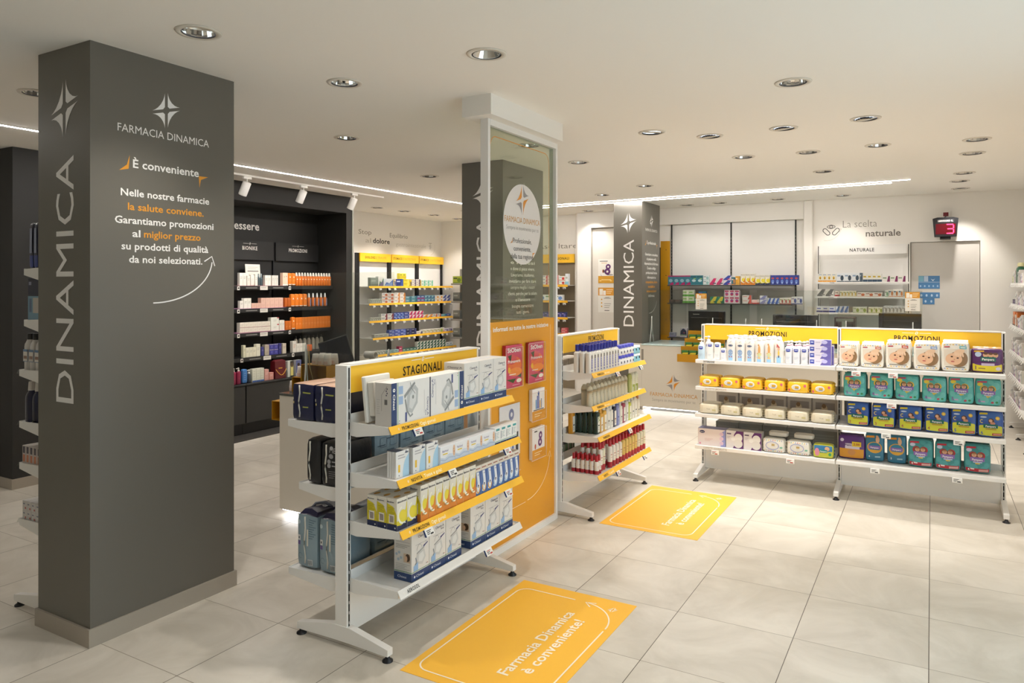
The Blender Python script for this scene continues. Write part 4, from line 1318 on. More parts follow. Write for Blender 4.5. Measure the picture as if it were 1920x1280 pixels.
# white wall gondola along the right-hand wall
RW = Frame(1.34, 11.1, -90)        # local x runs towards the viewer, shelves reach -x
t = thing('wall_shelf_unit', 'white wall shelving running along the side wall past the nappy gondola', 'wall shelving', (1.34, 11.1, 0), -90)
RZ = [1.815, 1.56, 1.30, .985, .695, .40]
RD = [.47, .47, .475, .48, .485, .49]
for x in (0, .85, 1.68, 2.5):
    obj('upright', MB().box(x - .015, x + .015, -.06, 0, .04, 2.2, WHITE), t)
    f = MB().prism([(-.49, .03), (0, .03), (0, .11), (-.06, .11), (-.47, .066), (-.49, .062)], lambda u, v, d: (d, u, v), x - .018, x + .018, WHITE)
    o = obj('foot_bar', f, t)
    obj('foot_glide', MB().lathe([(.028, 0), (.028, .006), (.012, .016), (.008, .032)], BLACK, 16, x, -.47), o)
obj('back_panel', MB().box(.0, 2.5, -.012, 0, .1, 2.2, SHELFW), t)
for z, D in zip(RZ, RD):
    for x in (0.0, .85, 1.68):
        o = obj('shelf', MB().box(x + .016, x + .81, -D, -.061, z - .012, z, SHELFW).box(x + .016, x + .81, -D - .008, -D, z - .03, z + .01, SHELFW, .002), t)
    for q in range(11):
        pt = bpy.data.objects.new('price_tag', TAGB); COL.objects.link(pt); pt.parent = t
        pt.location = (.08 + q * .15, -D - .01, z - .012); pt.rotation_euler = (R(-30), 0, 0); pt.scale = (.8, 1, .9)
# ------------------------------------------------------------------ product makers
def carton(name, cat, w, d, h, base, fr=None, le=None, to=None, ri=None):
    b = MB().box(-w / 2, w / 2, -d / 2, d / 2, 0, h, C(base) if isinstance(base, str) else base, .0012)
    if fr: fr(b, front(d), w, h)
    if le: le(b, leftside(w), d, h)
    if ri: ri(b, rightside(w), d, h)
    if to: to(b, topface(h), w, d)
    return Kind(name, cat, [(name, b)], w, d, h)

def bottle(name, cat, w, d, hb, colb, cap, neck=None, sh=.02, p=2.6, pr=None, base=.0, capp=2.0, n=20, capname='cap', waist=0.0, foot=None, capcol2=None):
    """cap = (radius, height, colour[, top radius]); neck = (radius, height)"""
    nr, nh = neck or (cap[0] * .9, .004)
    MBd = colb if not isinstance(colb, str) else C(colb, .3)
    b = MB()
    k = nr / (w / 2)
    prof = [(.93, 0), (1, .004)]
    if waist:
        prof += [(1, hb * .25), (1 - waist, hb * .55), (1, hb * .8)]
    prof += [(1, hb - sh), (.93, hb - sh * .55), (.75 if k < .7 else (k + 1) / 2, hb - sh * .2), (k, hb)]
    b.lathe(prof, MBd, n, sx=w / 2, sy=d / 2, p=p, cap1=True)
    b.lathe([(nr, hb - .001), (nr, hb + nh)], MBd, 14)
    if foot:
        b.lathe([(1.004, .0035), (1.004, foot[0])], C(foot[1], .35), n, sx=w / 2, sy=d / 2, p=p, cap0=False, cap1=False)
    if pr:
        pr(b, front(d) if p > 2.4 else cyl(w / 2, 1, d / w), w, hb)
    c = MB()
    cr, ch, cc = cap[:3]
    tr_ = cap[3] if len(cap) > 3 else cr * .96
    z0 = hb + nh
    c.lathe([(cr, z0), (cr, z0 + ch * .1), (tr_, z0 + ch * .95), (tr_ * .9, z0 + ch)], C(cc, .3), 16, p=capp)
    return Kind(name, cat, [('body', b), (capname, c)], w, d, hb + nh + ch)

def pump_bottle(name, cat, w, d, hb, colb, pr, pumpcol, sh=.03, p=2.3, neck=.012, lift=.03, colcol=None, foot=None):
    b = MB()
    k = neck * 1.3 / (w / 2)
    b.lathe([(.92, 0), (1, .005), (1, hb - sh), (.9, hb - sh * .5), (k, hb)], C(colb, .3) if isinstance(colb, str) else colb, 20, sx=w / 2, sy=d / 2, p=p)
    if foot:
        b.lathe([(1.004, .004), (1.004, foot[0])], C(foot[1], .35), 20, sx=w / 2, sy=d / 2, p=p, cap0=False, cap1=False)
    if pr:
        pr(b, front(d) if p > 2.4 else cyl(w / 2, 1, d / w), w, hb)
    c = MB()
    M = C(pumpcol, .3)
    c.lathe([(neck * 1.3, hb), (neck * 1.35, hb + .014), (neck * .5, hb + .018), (neck * .4, hb + lift), (neck * 1.1, hb + lift + .002), (neck * 1.2, hb + lift + .012), (neck * .6, hb + lift + .017)], M, 14)
    c.box(-.036, -neck * .6, -.005, .005, hb + lift + .004, hb + lift + .012, M, .002)
    if colcol:
        c.lathe([(neck * 1.36, hb + .002), (neck * 1.36, hb + .007)], C(colcol), 14, cap0=False, cap1=False)
    return Kind(name, cat, [('body', b), ('pump', c)], w, d, hb + lift + .017)

def pack(name, cat, w, d, h, m, pr=None, be=.10, kk=9, extra=None, n=8, le=None):
    """soft wrapped pack, slightly pillowed"""
    def df(a, b_, c):
        q = (abs(a) ** kk + abs(b_) ** kk + abs(c) ** kk) ** (-1.0 / kk)
        return (w / 2 * a * q, d / 2 * b_ * q * (1 + be * (1 - a * a) * (1 - c * c)), max(.0012, h / 2 + h / 2 * c * q * (1 + .012 * math.cos(a * 5))))
    b = MB()
    for ax in range(3):
        for s in (-1, 1):
            vs = []; fs = []
            for j in range(n + 1):
                for i in range(n + 1):
                    u, v = -1 + 2 * i / n, -1 + 2 * j / n
                    vs.append(df(s, u, v) if ax == 0 else (df(u, s, v) if ax == 1 else df(u, v, s)))
            for j in range(n):
                for i in range(n):
                    o = j * (n + 1) + i
                    f = (o, o + 1, o + n + 2, o + n + 1)
                    flip = (s < 0) ^ (ax == 1)
                    fs.append(f[::-1] if flip else f)
            b.add(vs, fs, m if not callable(m) else m(ax, s), True)
    fn = lambda u, v, off=0.0: (lambda p: (p[0], p[1] - off, p[2]))(df(max(-1, min(1, 2 * u / w)), -1, max(-1, min(1, 2 * v / h - 1))))
    fl = lambda u, v, off=0.0: (lambda p: (p[0] - off, p[1], p[2]))(df(-1, max(-1, min(1, -2 * u / d)), max(-1, min(1, 2 * v / h - 1))))
    if pr: pr(b, fn, w, h)
    if le: le(b, fl, d, h)
    parts = [(name, b)]
    if extra:
        parts = [('wrapper', b)] + extra(w, d, h, df)
    return Kind(name, cat, parts, w, d, h)
def R_(b, f, u0, u1, v0, v1, c, o=.0012, n=6):     # printed patch following a soft face
    b.rect(f, u0, u1, v0, v1, C(c, .3) if isinstance(c, str) else c, o, n, n)
def E_(b, f, u, v, ru, rv, c, o=.0016, n=18, rot=0):
    b.ell(f, u, v, ru, rv, C(c, .3) if isinstance(c, str) else c, o, n, 3, rot=rot)
def lines(b, f, u0, u1, v, n, c='8d8a88', step=.008, th=.0022, o=.001):
    for i in range(n):
        b.rect(f, u0, u1 - (u1 - u0) * .18 * (i % 3), v - i * step, v - i * step + th, C(c), o)
NAVY = '27416f'

# ------------------------------------------------------------------ seasonal gondola, aisle side
def neb_half(flip):
    def pr(b, f0, w, h):
        f = f0 if not flip else (lambda u, v, d=0.0: f0(-u, h - v, d))
        b.rect(f, -w / 2, w / 2, 0, h, C('e3e1de'), .0003)
        b.rect(f, -w / 2, -w / 2 + .042, 0, h, C(NAVY), .0008)
        fv = lambda u, v, d=0.0: f(-w / 2 + .012 + v, h - u, d)
        b.text(fv, 'Chiesi', .055, 0, .016, WINK, w=.075, al='l', bold=1, off=.0014)
        b.ell(fv, .035, .008, .009, .009, WINK, .0014, 14); b.ell(fv, .035, .008, .004, .004, C(NAVY), .0018, 6)
        b.rect(f, -w / 2 + .048, -w / 2 + .052, 0, h, C('4f9d62'), .0008)
        for z in (.1, .15):
            b.rect(f, -w / 2 + .056, -w / 2 + .09, z, z + .04, C('9db4d4'), .0007)
        # grey drawing of the device
        g1, g2, g3 = C('b9bbbb'), C('8f9292'), C('d2d3d2')
        b.poly(f, [(-.04, .06), (.005, .045), (.05, .09), (.055, .16), (.03, .185), (-.03, .15)], g1, .001)
        b.poly(f, [(-.02, .075), (.005, .065), (.035, .1), (.038, .15), (.02, .165), (-.012, .135)], g3, .0014)
        b.poly(f, [(-.055, .125), (.03, .19), (.025, .2), (-.06, .14)], g2, .0016)
        b.ribbon(f, [(-.01, .2), (.0, .17), (.03, .14)], .004, g2, .0018)
        b.ribbon(f, [(-.05, .12), (-.035, .06), (-.01, .03), (.01, .04)], .009, g2, .0018)
        b.ell(f, .012, .125, .008, .01, g2, .0018, 12)
        b.rect(f, -.05, -.036, .008, .055, C('4a5388'), .001)
        for i, c in enumerate(('3a9160', 'b8322f')):
            b.ell(f, -w / 2 + .062, .02 - .012 * i, .003, .003, C(c), .001, 8)
        ft = lambda u, v, d=0.0: f(w / 2 - .027 + v, h * .5 - u, d)
        b.text(ft, 'Clenny·A', -.005, 0, .016, C('333a78'), w=.095, al='l', off=.001)
        b.text(ft, 'Pro', .062, -.016, .010, C('333a78'), w=.026, al='l', off=.001)
        b.rect(f, w / 2 - .05, w / 2 - .0485, .03, .15, C('9a9a9a'), .0008)
        b.rect(f, w / 2 - .004, w / 2, 0, h, C('1f2b55'), .0008)
        b.ell(f, w / 2 - .001, h * .5, .001, .012, C('2c3a78'), .001, 16)
    return pr
def neb_end(b, f, w, h):
    b.rect(f, -w / 2, w / 2, 0, h, C('c9c5bf'), .0003)
    b.ribbon(f, [(-w * .1, h * .35), (-w * .1, h * .72), (w * .25, h * .93)], .003, C('9c9894'), .0008)
    b.rect(f, w * .08, w * .26, h * .5, h * .62, C('6b6966'), .0008)
    for i in range(4):
        b.ell(f, w * (.2 + .05 * (i % 2)), h * (.72 + .05 * i), .004, .004, C('4b4a60'), .0009, 10)
    lines(b, f, -w * .4, -w * .2, h * .6, 7, 'aaa6a2', .011)
KA = carton('nebuliser_box', 'box', .314, .1, .21, 'e3e0db', neb_half(False), neb_end)
KB = carton('nebuliser_box', 'box', .314, .1, .21, 'e3e0db', neb_half(True), neb_end)
G1.put(KA, .2, -.272, 1.111, 'large white and navy nebuliser box lying sideways, near end of top shelf', 'white and navy boxes on the seasonal gondola')
G1.put(KB, .516, -.272, 1.111, 'large white nebuliser box upside down in the middle of the seasonal top shelf', 'white and navy boxes on the seasonal gondola')
b = MB().box(-.1, .1, -.012, .012, 0, .23, C('e4e1da'), .006); b.box(-.085, .085, -.05, -.012, .03, .2, C('d7d3ca'), .004)
o = obj('white_carton', b); o.location = G1.w(.14, -.115, 1.116); o.rotation_euler = (R(-6), 0, R(90))
tag(o, 'open white inner carton leaning behind the large nebuliser boxes', 'box')
def neb_front(b, f, w, h):
    b.rect(f, -w / 2, w / 2, 0, h * .165, C(NAVY), .0006)
    b.rect(f, -w / 2, w / 2, h * .18, h * .192, C('3c8a56'), .0006)
    b.text(f, 'Clenny·A', w * .12, h * .835, .013, C('2c2f55'), w=w * .5, off=.001)
    b.text(f, 'family', w * .28, h * .785, .008, C('2c2f55'), w=w * .18, off=.001)
    b.rect(f, -w * .28, w * .36, h * .705, h * .71, C('7f7f88'), .0008)
    b.poly(f, [(w * .16, h * .60), (w * .42, h * .665), (w * .42, h * .71 - .006), (w * .16, h * .64)], C('3b3f78'), .0008)
    g1, g2 = C('c6c7c6'), C('9fa1a0')
    b.poly(f, [(-w * .25, h * .33), (w * .1, h * .27), (w * .3, h * .4), (w * .22, h * .57), (-w * .2, h * .52)], g1, .0008)
    b.poly(f, [(-w * .12, h * .36), (w * .08, h * .33), (w * .2, h * .42), (w * .14, h * .53), (-w * .1, h * .5)], C('dadbd9'), .0012)
    b.ribbon(f, [(-w * .22, h * .53), (-w * .05, h * .56), (w * .2, h * .6)], .006, g2, .0014)
    b.ribbon(f, arc(-w * .06, h * .58, w * .14, 20, 175, 8, h * .12), .002, g2, .0012)
    b.ribbon(f, [(-w * .28, h * .46), (-w * .22, h * .36), (-w * .3, h * .32)], .006, C('7d8794'), .0014)
    b.poly(f, [(-w * .4, h * .2), (-w * .14, h * .2), (-w * .14, h * .36), (-w * .4, h * .3)], C('8fb2d8'), .001)
    b.text(f, 'Chiesi', -w * .04, h * .06, .012, C('e8ecf2'), w=w * .42, off=.001)
    b.ell(f, -w * .34, h * .083, .006, .006, C('e8ecf2'), .001, 10)
    b.ell(f, w * .34, h * .25, .003, .003, C('4a4a4a'), .001, 8); b.ell(f, w * .4, h * .25, .003, .003, C('b04a3a'), .001, 8)
def neb_side(b, f, w, h):
    b.rect(f, -w / 2, w / 2, 0, h * .165, C(NAVY), .0006); b.rect(f, -w / 2, w / 2, h * .18, h * .192, C('3c8a56'), .0006)
    b.text(f, 'Clenny·A', .005, h * .87, .011, C('2c2f55'), w=w * .72, off=.001); b.rect(f, -w * .4, w * .4, h * .78, h * .785, C('8a8a90'), .0008)
    b.rect(f, w * .05, w * .42, h * .38, h * .56, C('cbb49a'), .0008)
    b.ell(f, w * .28, h * .48, w * .13, h * .08, C('4a3424'), .001, 14); b.ell(f, w * .2, h * .46, w * .07, h * .055, C('d8b294'), .0014, 12)
    for x, z in ((-.35, .52), (-.2, .56), (-.25, .42), (-.1, .46)):
        b.ell(f, w * x, h * z, w * .07, h * .03, C('a9bccb'), .001, 10)
    lines(b, f, -w * .4, w * .4, h * .72, 3, '9b9994'); lines(b, f, -w * .4, w * .4, h * .33, 6, 'aeaba6')
    b.text(f, 'Chiesi', -w * .05, h * .06, .011, C('e8ecf2'), w=w * .5, off=.001)
def neb_top(b, f, w, d):
    b.rect(f, -w * .4, w * .4, -d * .1, d * .1, C('d3d6dd'), .0006)
KC = carton('aerosol_box', 'box', .153, .14, .245, 'dbd8d3', neb_front, neb_side, neb_top)
G1.row(KC, .712, 3, 1.111, -.25, 'upright white and navy aerosol box', 'seasonal gondola top shelf', 'white and navy boxes on the seasonal gondola', .1575)
KC2 = Kind('aerosol_box', 'box', [], .143, .13, .245); KC2.parts = carton('aerosol_box', 'box', .143, .11, .245, 'dbd8d3', neb_front, neb_side, neb_top).parts; KC2.d = .11
G1.row(KC2, .133, 3, .336, -.326, 'upright white and navy aerosol box', 'near half of seasonal bottom shelf', 'white and navy boxes on the seasonal gondola', .146)
G1.row(KC, .66, 3, .336, -.326, 'upright white and navy aerosol box', 'far half of seasonal bottom shelf', 'white and navy boxes on the seasonal gondola', .1565)
# shelf two
def strip_front(b, f, w, h):
    b.poly(f, [(w * .5, 0), (w * .5, h * .86)] + [(w * .5 - w * .5 * math.sin(R(a)), h * .8 * math.cos(R(a))) for a in range(10, 91, 16)], C('a9cbe0'), .0006)
    b.rect(f, -w * .34, -w * .2, h * .22, h * .5, C('e9b824'), .0008)
    b.rect(f, -w * .36, w * .12, h * .82, h * .86, C('a9a6a8'), .0008); b.rect(f, -w * .36, w * .2, h * .72, h * .76, C('b5b1b2'), .0008)
    b.poly(f, [(w * .12, h * .88), (w * .44, h * .88), (w * .4, h * .95), (w * .32, h * .9), (w * .28, h * 1.0), (w * .2, h * .9)], C('26304a'), .0009)
    b.ell(f, -w * .28, h * .1, .003, .003, INK, .0009, 8)
def strip_top(b, f, w, d):
    b.rect(f, -w * .5, w * .1, -d * .5, d * .5, C('4b4e63'), .0006)
KS = carton('nasal_strip_box', 'box', .1, .0125, .13, 'e4e2df', strip_front, None, strip_top)
for i, (x, n, yf) in enumerate(((.045, 4, -.30), (.165, 3, -.31), (.2695, 3, -.315))):
    for r in range(n):
        G1.put(KS, x + .05, yf + r * .0145, .861, 'thin pale blue nasal strip box, %s pile from near end, %s layer from front' % (od(i), od(r)), 'nasal strip boxes')
def nar(b, f, w, h):
    b.poly(f, [(-w * .5, 0), (w * .5, 0), (w * .5, h * .4), (w * .1, h * .5), (-w * .2, h * .3), (-w * .5, h * .42)], C('c3cedd'), .0006)
    b.ribbon(f, [(-w * .5, h * .3), (-w * .2, h * .18), (w * .1, h * .3), (w * .5, h * .22)], .003, C('93a6c2'), .0009)
    b.ribbon(f, [(-w * .5, h * .5), (-w * .2, h * .35), (w * .1, h * .42), (w * .5, h * .35)], .002, C('e9eef4'), .0009)
    b.text(f, 'Narhinel', -w * .18, h * .66, h * .13, C('8b83a8'), w=w * .4, off=.001)
    b.rect(f, -w * .34, -w * .02, h * .52, h * .585, C('e3c64a'), .0009)
    E_(b, f, w * .42, h * .6, w * .08, h * .32, 'dcb292', .001); E_(b, f, w * .41, h * .55, w * .02, h * .04, 'a05a4a', .0014); E_(b, f, w * .4, h * .7, w * .012, h * .025, '4a3a34', .0014)
KN = carton('nasal_aspirator_box', 'box', .134, .075, .094, 'e6e6e8', nar)
G1.row(KN, .372, 4, .861, -.328, 'long white nasal box with child face', 'seasonal second shelf', 'white and navy boxes on the seasonal gondola', .1357)
def salin(b, f, w, h):
    b.rect(f, -w / 2, w / 2, 0, h * .13, C(NAVY), .0006); b.rect(f, -w / 2, w / 2, h * .17, h * .2, C('3c9a62'), .0006)
    b.rect(f, -w * .3, w * .32, h * .8, h * .92, C('3b9a9a'), .0008); lines(b, f, -w * .28, w * .25, h * .66, 4, 'a3b6b4', h * .09, h * .03)
    b.rect(f, -w * .46, -w * .38, h * .3, h * .75, C('5c6a78'), .0008)
KSa = carton('saline_box', 'box', .064, .08, .1, 'eae9e6', salin)
G1.row(KSa, .916, 4, .861, -.328, 'small white box with teal top', 'far end of seasonal second shelf', 'white and navy boxes on the seasonal gondola', .0655)
# shelf three
def bis_front(b, f, w, h):
    b.poly(f, [(-w * .5, h * .13)] + [(-w * .5, h * .3)] + [(-w * .5 + w * .95 * math.sin(R(a)), h * .3 + h * .52 * (1 - math.cos(R(a)))) for a in range(10, 91, 10)] + [(w * .5, h * .82), (w * .5, h * .13)], C('dcc92c'), .0006)
    b.ell(f, w * .06, h * .42, w * .36, h * .2, C('e6d23e'), .0009, 20)
    b.ribbon(f, arc(w * .14, h * .46, w * .5, 110, 290, 14, h * .27), w * .13, C('f3efd8'), .0012)
    b.text(f, 'Bisolvon', 0, h * .86, h * .055, C('2a2d45'), w=w * .86, off=.001, bold=1)
def bis_a(b, f, w, h):
    bis_front(b, f, w, h)
    b.poly(f, [(-w * .5, 0), (w * .5, 0), (w * .5, h * .24), (-w * .1, h * .14), (-w * .5, h * .17)], C('262f52'), .0014)
    b.ell(f, w * .28, h * .16, w * .07, h * .05, C('e8e6da'), .0018, 10)
    b.ell(f, w * .28, h * .12, w * .13, h * .05, C('191d33'), .002, 10)
def bis_b(b, f, w, h):
    bis_front(b, f, w, h)
    b.poly(f, [(-w * .5, 0), (w * .5, 0), (w * .5, h * .7), (w * .2, h * .36), (-w * .5, h * .27)], C('d9822c'), .0011)
    b.ribbon(f, arc(w * .14, h * .5, w * .5, 120, 260, 12, h * .25), w * .13, C('f3efd8'), .0014)
    lines(b, f, -w * .35, w * .1, h * .22, 2, '6e5a20', h * .035, h * .014, .0016)
def bis_side(b, f, w, h):
    b.poly(f, [(-w * .5, h * .2), (w * .5, h * .16), (w * .5, h * .5), (w * .15, h * .75), (-w * .5, h * .84)], C('cdbd20'), .0006)
    b.rect(f, -w * .5, w * .5, 0, h * .2, C('262f52'), .0008)
    b.text(f, 'Bisolvon', -w * .12, h * .87, h * .045, C('2a2d45'), w=w * .66, off=.001, bold=1)
    lines(b, f, -w * .4, w * .3, h * .7, 6, '8d8a1c', h * .05, h * .012)
    b.rect(f, -w * .3, w * .25, h * .22, h * .5, C('e8e2d4'), .001)
    for i in range(7):
        b.rect(f, -w * .2 + i * w * .055, -w * .17 + i * w * .055, h * .26, h * .46, C('5c4642'), .0014)
    b.ell(f, w * .32, h * .09, w * .07, w * .07, C('d6d6d2'), .001, 12)
def bis_top(b, f, w, d):
    b.ell(f, 0, 0, w * .3, d * .2, C('cf9a3c'), .0006, 14)
KBa = carton('cough_syrup_box', 'box', .077, .06, .153, 'e3ddcf', bis_a, bis_side, bis_top)
G1.row(KBa, .02, 2, .621, -.325, 'small yellow and navy syrup box', 'seasonal third shelf', 'yellow cough syrup boxes', .0795, rows=3)
def bis_side2(b, f, w, h):
    bis_side(b, f, w, h); b.rect(f, -w * .5, w * .5, 0, h * .22, C('c9772a'), .0015)
KBb = carton('cough_syrup_box', 'box', .0615, .066, .182, 'e3ddcf', bis_b, bis_side2, bis_top)
G1.row(KBb, .181, 8, .621, -.345, 'tall yellow and orange cough syrup box', 'seasonal third shelf', 'yellow cough syrup boxes', .0631, rows=2)
def flu(acc):
    def pr(b, f, w, h):
        b.rect(f, -w / 2, w / 2, 0, h * .80, C('4f74ae'), .0005)
        b.poly(f, [(w * .04, h * .1), (w * .5, h * .05), (w * .5, h * .8), (w * .2, h * .8), (w * .3, h * .5)], C('3c5fa0'), .0008)
        b.poly(f, [(-w * .3, h * .78), (-w * .12, h * .42), (-w * .36, h * .1), (-w * .1, h * .06), (w * .25, h * .12), (w * .32, h * .34), (w * .1, h * .78)], C('dfe3ea'), .001)
        b.ribbon(f, arc(0, h * .3, w * .3, 180, 350, 10, h * .22), w * .12, C(acc), .0012)
        b.ell(f, 0, h * .3, w * .2, h * .085, C('f1f1f1'), .0016, 16); b.ell(f, 0, h * .31, w * .12, h * .06, C('1f2d50'), .002, 12); b.ell(f, 0, h * .29, w * .05, h * .035, C('d8dce2'), .0024, 8)
        b.rect(f, -w * .4, w * .36, h * .88, h * .92, C('a06a58'), .0008); b.rect(f, -w * .1, w * .1, h * .68, h * .7, C('6a7388'), .0014)
    return pr
KFa = carton('fluidifier_box', 'box', .0605, .06, .165, 'ddd5c9', flu('e0a43a')); KFb = carton('fluidifier_box', 'box', .0605, .06, .165, 'ddd5c9', flu('9cc0dd'))
G1.row(KFa, .689, 3, .621, -.338, 'white and blue box with amber swirl', 'seasonal third shelf', 'blue swirl boxes', .0622)
G1.row(KFb, .8756, 5, .621, -.338, 'white and blue box with pale blue swirl', 'seasonal third shelf', 'blue swirl boxes', .0622)

# seasonal gondola, rear side: wrapped incontinence packs seen past the end and through the gaps
GB = Frame(-2.54, 3.91, -90)
NVF, BKF, LBF, DKT = film('1d2144'), film('17171a'), film('8a9faa'), film('2a2848')
def nav_side(b, f, w, h):          # narrow end facing the viewer
    R_(b, f, w * .1, w * .42, h * .78, h * .8, 'a8ad52'); R_(b, f, w * .1, w * .32, h * .38, h * .4, 'a8ad52')
    R_(b, f, -w * .42, -w * .37, h * .62, h * .68, 'd8d4c0'); R_(b, f, -w * .4, -w * .34, h * .53, h * .58, 'd9c98c')
def strap(u):
    def ex(w, d, h, df):
        s = MB()
        # white carrying strap running up the end, over the top
        pts = [df(u, -1.0, -.8 + 1.7 * i / 8) for i in range(9)]
        s.tube([(p[0] + .004 * math.sin(i * 1.3), p[1] - .002, p[2]) for i, p in enumerate(pts)], .0042, C('d8d3c6'), 6)
        return [('strap', s)]
    return ex
def nav_print(b, f, w, h):
    R_(b, f, w * .05, w * .4, h * .74, h * .775, 'a8ad52'); R_(b, f, w * .05, w * .3, h * .36, h * .39, 'a8ad52')
    R_(b, f, -w * .45, -w * .39, h * .55, h * .62, 'd8d4c0', n=2); R_(b, f, -w * .42, -w * .36, h * .45, h * .51, 'd9c98c', n=2)
def navmat(ax, s):
    return film('c9a183') if (ax == 2 and s > 0) else NVF
KNv = pack('incontinence_pack', 'pack', .153, .272, .195, navmat, nav_print, .02, 14, strap(-.22))
# the ends face the viewer: put() with the pack's own front turned to -y
WORLD = Frame(0, 0, 0)
for i, x in enumerate((-2.842, -2.682)):
    WORLD.put(KNv, x, 2.735, 1.092, '%s navy wrapped pack with white strap at the rear top shelf' % ('outer', 'inner')[i], 'navy wrapped packs')
    for q in range(3):
        WORLD.put(KNv, x, 3.02 + q * .286, 1.092, '%s row navy wrapped pack behind the seasonal sign, %s along the shelf' % (('outer', 'inner')[i], od(q + 1)), 'navy wrapped packs')
KNs = pack('incontinence_pack', 'pack', .15, .24, .07, navmat, None, .02, 14, strap(0))
WORLD.put(KNs, -2.67, 2.90, 1.29, 'small navy wrapped pack lying on top of the navy packs', 'navy wrapped packs')
def men_print(b, f, w, h):
    b.text(f, 'MEN', w * .3, h * .78, .026, C('bdbdbd'), w=w * .5, off=.004)
    E_(b, f, w * .12, h * .88, .012, .01, 'b5b5b8'); E_(b, f, w * .12, h * .7, .015, .012, '9a9a9c')
    for i in range(2):
        E_(b, f, w * .02, h * (.58 - .09 * i), .012, .011, '9d9da0'); R_(b, f, w * .16, w * .44, h * (.57 - .09 * i), h * (.595 - .09 * i), 'a9a9ab', n=2)
    for i in range(4):
        R_(b, f, 0, w * (.4 - .05 * i), h * (.36 - .045 * i), h * (.372 - .045 * i), '8b8b8d', n=2)
KMb = pack('incontinence_pack', 'pack', .10, .26, .235, BKF, None, .05, 10, strap(-.35))
KMa = pack('incontinence_pack', 'pack', .13, .26, .23, BKF, men_print, .04, 10, strap(-.3))
WORLD.put(KMb, -2.765, 2.735, .772, 'outer black wrapped pack with white strap on the rear middle shelf', 'black wrapped packs')
WORLD.put(KMa, -2.645, 2.73, .772, 'inner black wrapped pack with white lettering on the rear middle shelf', 'black wrapped packs')
def lb_print(b, f, w, h):
    for i in range(9):
        R_(b, f, w * .12, w * (.44 - .07 * (i % 3)), h * (.9 - .042 * i), h * (.912 - .042 * i), '54707f', n=2)
    R_(b, f, -w * .42, -w * .28, h * .5, h * .6, 'e2e2e0', n=2); R_(b, f, -w * .37, -w * .32, h * .53, h * .57, '28384a', .002, 2); R_(b, f, -w * .41, -w * .29, h * .42, h * .49, '6d5a96', n=2)
    E_(b, f, -w * .36, h * .84, .011, .011, 'c6d6da')
    R_(b, f, .03 * w, .1 * w, h * .42, h * .72, 'd8d5c6', n=3)
    R_(b, f, .06 * w, .3 * w, h * .06, h * .18, 'cfd4d4', n=2)
    for i in range(6):
        R_(b, f, w * (.08 + .035 * i), w * (.095 + .035 * i), h * .08, h * .165, '3c4a58', .0022, 2)
    b.ribbon(f, arc(-w * .28, h * .22, .014, 0, 300, 10), .002, C('5d7a88'), .002)
def lbmat(ax, s):
    return DKT if (ax == 2 and s > 0) else LBF
def handle(w, d, h, df):
    s = MB()
    s.prism([(-w * .42, h * .96), (w * .42, h * .96), (w * .36, h * 1.03), (0, h * 1.07), (-w * .3, h * 1.05)], lambda u, v, q: (u, q + (v - h) * .8, v), -d * .42, d * .3, DKT)
    g = MB()
    g.tube([(-w * .3, -d * .2, h * 1.0), (-w * .2, -d * .1, h * 1.1), (w * .1, .0, h * 1.12), (w * .3, d * .1, h * 1.02)], .008, film('8d8fa0'), 6)
    return [('gathered_top', s), ('carry_handle', g)] + strap(-.12)(w, d, h, df)
KLb = pack('incontinence_pack', 'pack', .147, .24, .285, lbmat, lb_print, .03, 12, handle)
for i, x in enumerate((-2.83, -2.672)):
    WORLD.put(KLb, x, 2.755 + .0 * i, .318, '%s pale blue wrapped pack with dark gathered top on the rear bottom shelf' % ('outer', 'inner')[i], 'pale blue wrapped packs')
def lb_back(b, f, w, h):
    for i in range(5):
        R_(b, f, -w * .4 + (i % 2) * w * .35, -w * .1 + (i % 2) * w * .35, h * (.75 - .11 * i), h * (.765 - .11 * i), '3f5666', n=2)
    b.ribbon(f, rrect(-w * .3, -w * .05, h * .5, h * .68, .01, 3), .002, C('3f5666'), .002, True)
    b.ribbon(f, rrect(w * .08, w * .36, h * .5, h * .68, .01, 3), .002, C('3f5666'), .002, True)
    E_(b, f, w * .2, h * .3, .017, .017, '3f5666'); E_(b, f, w * .2, h * .3, .012, .012, '8a9faa', .002)
    b.ribbon(f, [(-w * .1, h * .25), (w * .0, h * .3), (w * .1, h * .26), (w * .16, h * .3)], .003, C('3f5666'), .002)
KLs = pack('incontinence_pack', 'pack', .214, .16, .29, lbmat, lb_back, .03, 12)
GF = Frame(-2.54, 0, 90)           # their printed backs face the aisle side
for k, (z, nm, y0, n) in enumerate(((.772, 'middle', 3.02, 4), (.318, 'bottom', 3.02, 4))):
    for q in range(n):
        GF.put(KLs, y0 - .012 + .1075 + q * .2195, .048, z, 'printed back of pale blue pack, %s shelf of seasonal gondola, %s from near end' % (nm, od(q)), 'pale blue wrapped packs')
pg = carton('carton_box', 'box', .26, .1, .2, 'a9bfb8', lambda b, f, w, h: (b.ribbon(f, arc(-w * .2, h * .45, .018, 0, 360, 14), .004, C('38484a'), .001), b.rect(f, 0, w * .4, h * .5, h * .52, C('55696a'), .001), b.rect(f, 0, w * .35, h * .43, h * .45, C('55696a'), .001)))
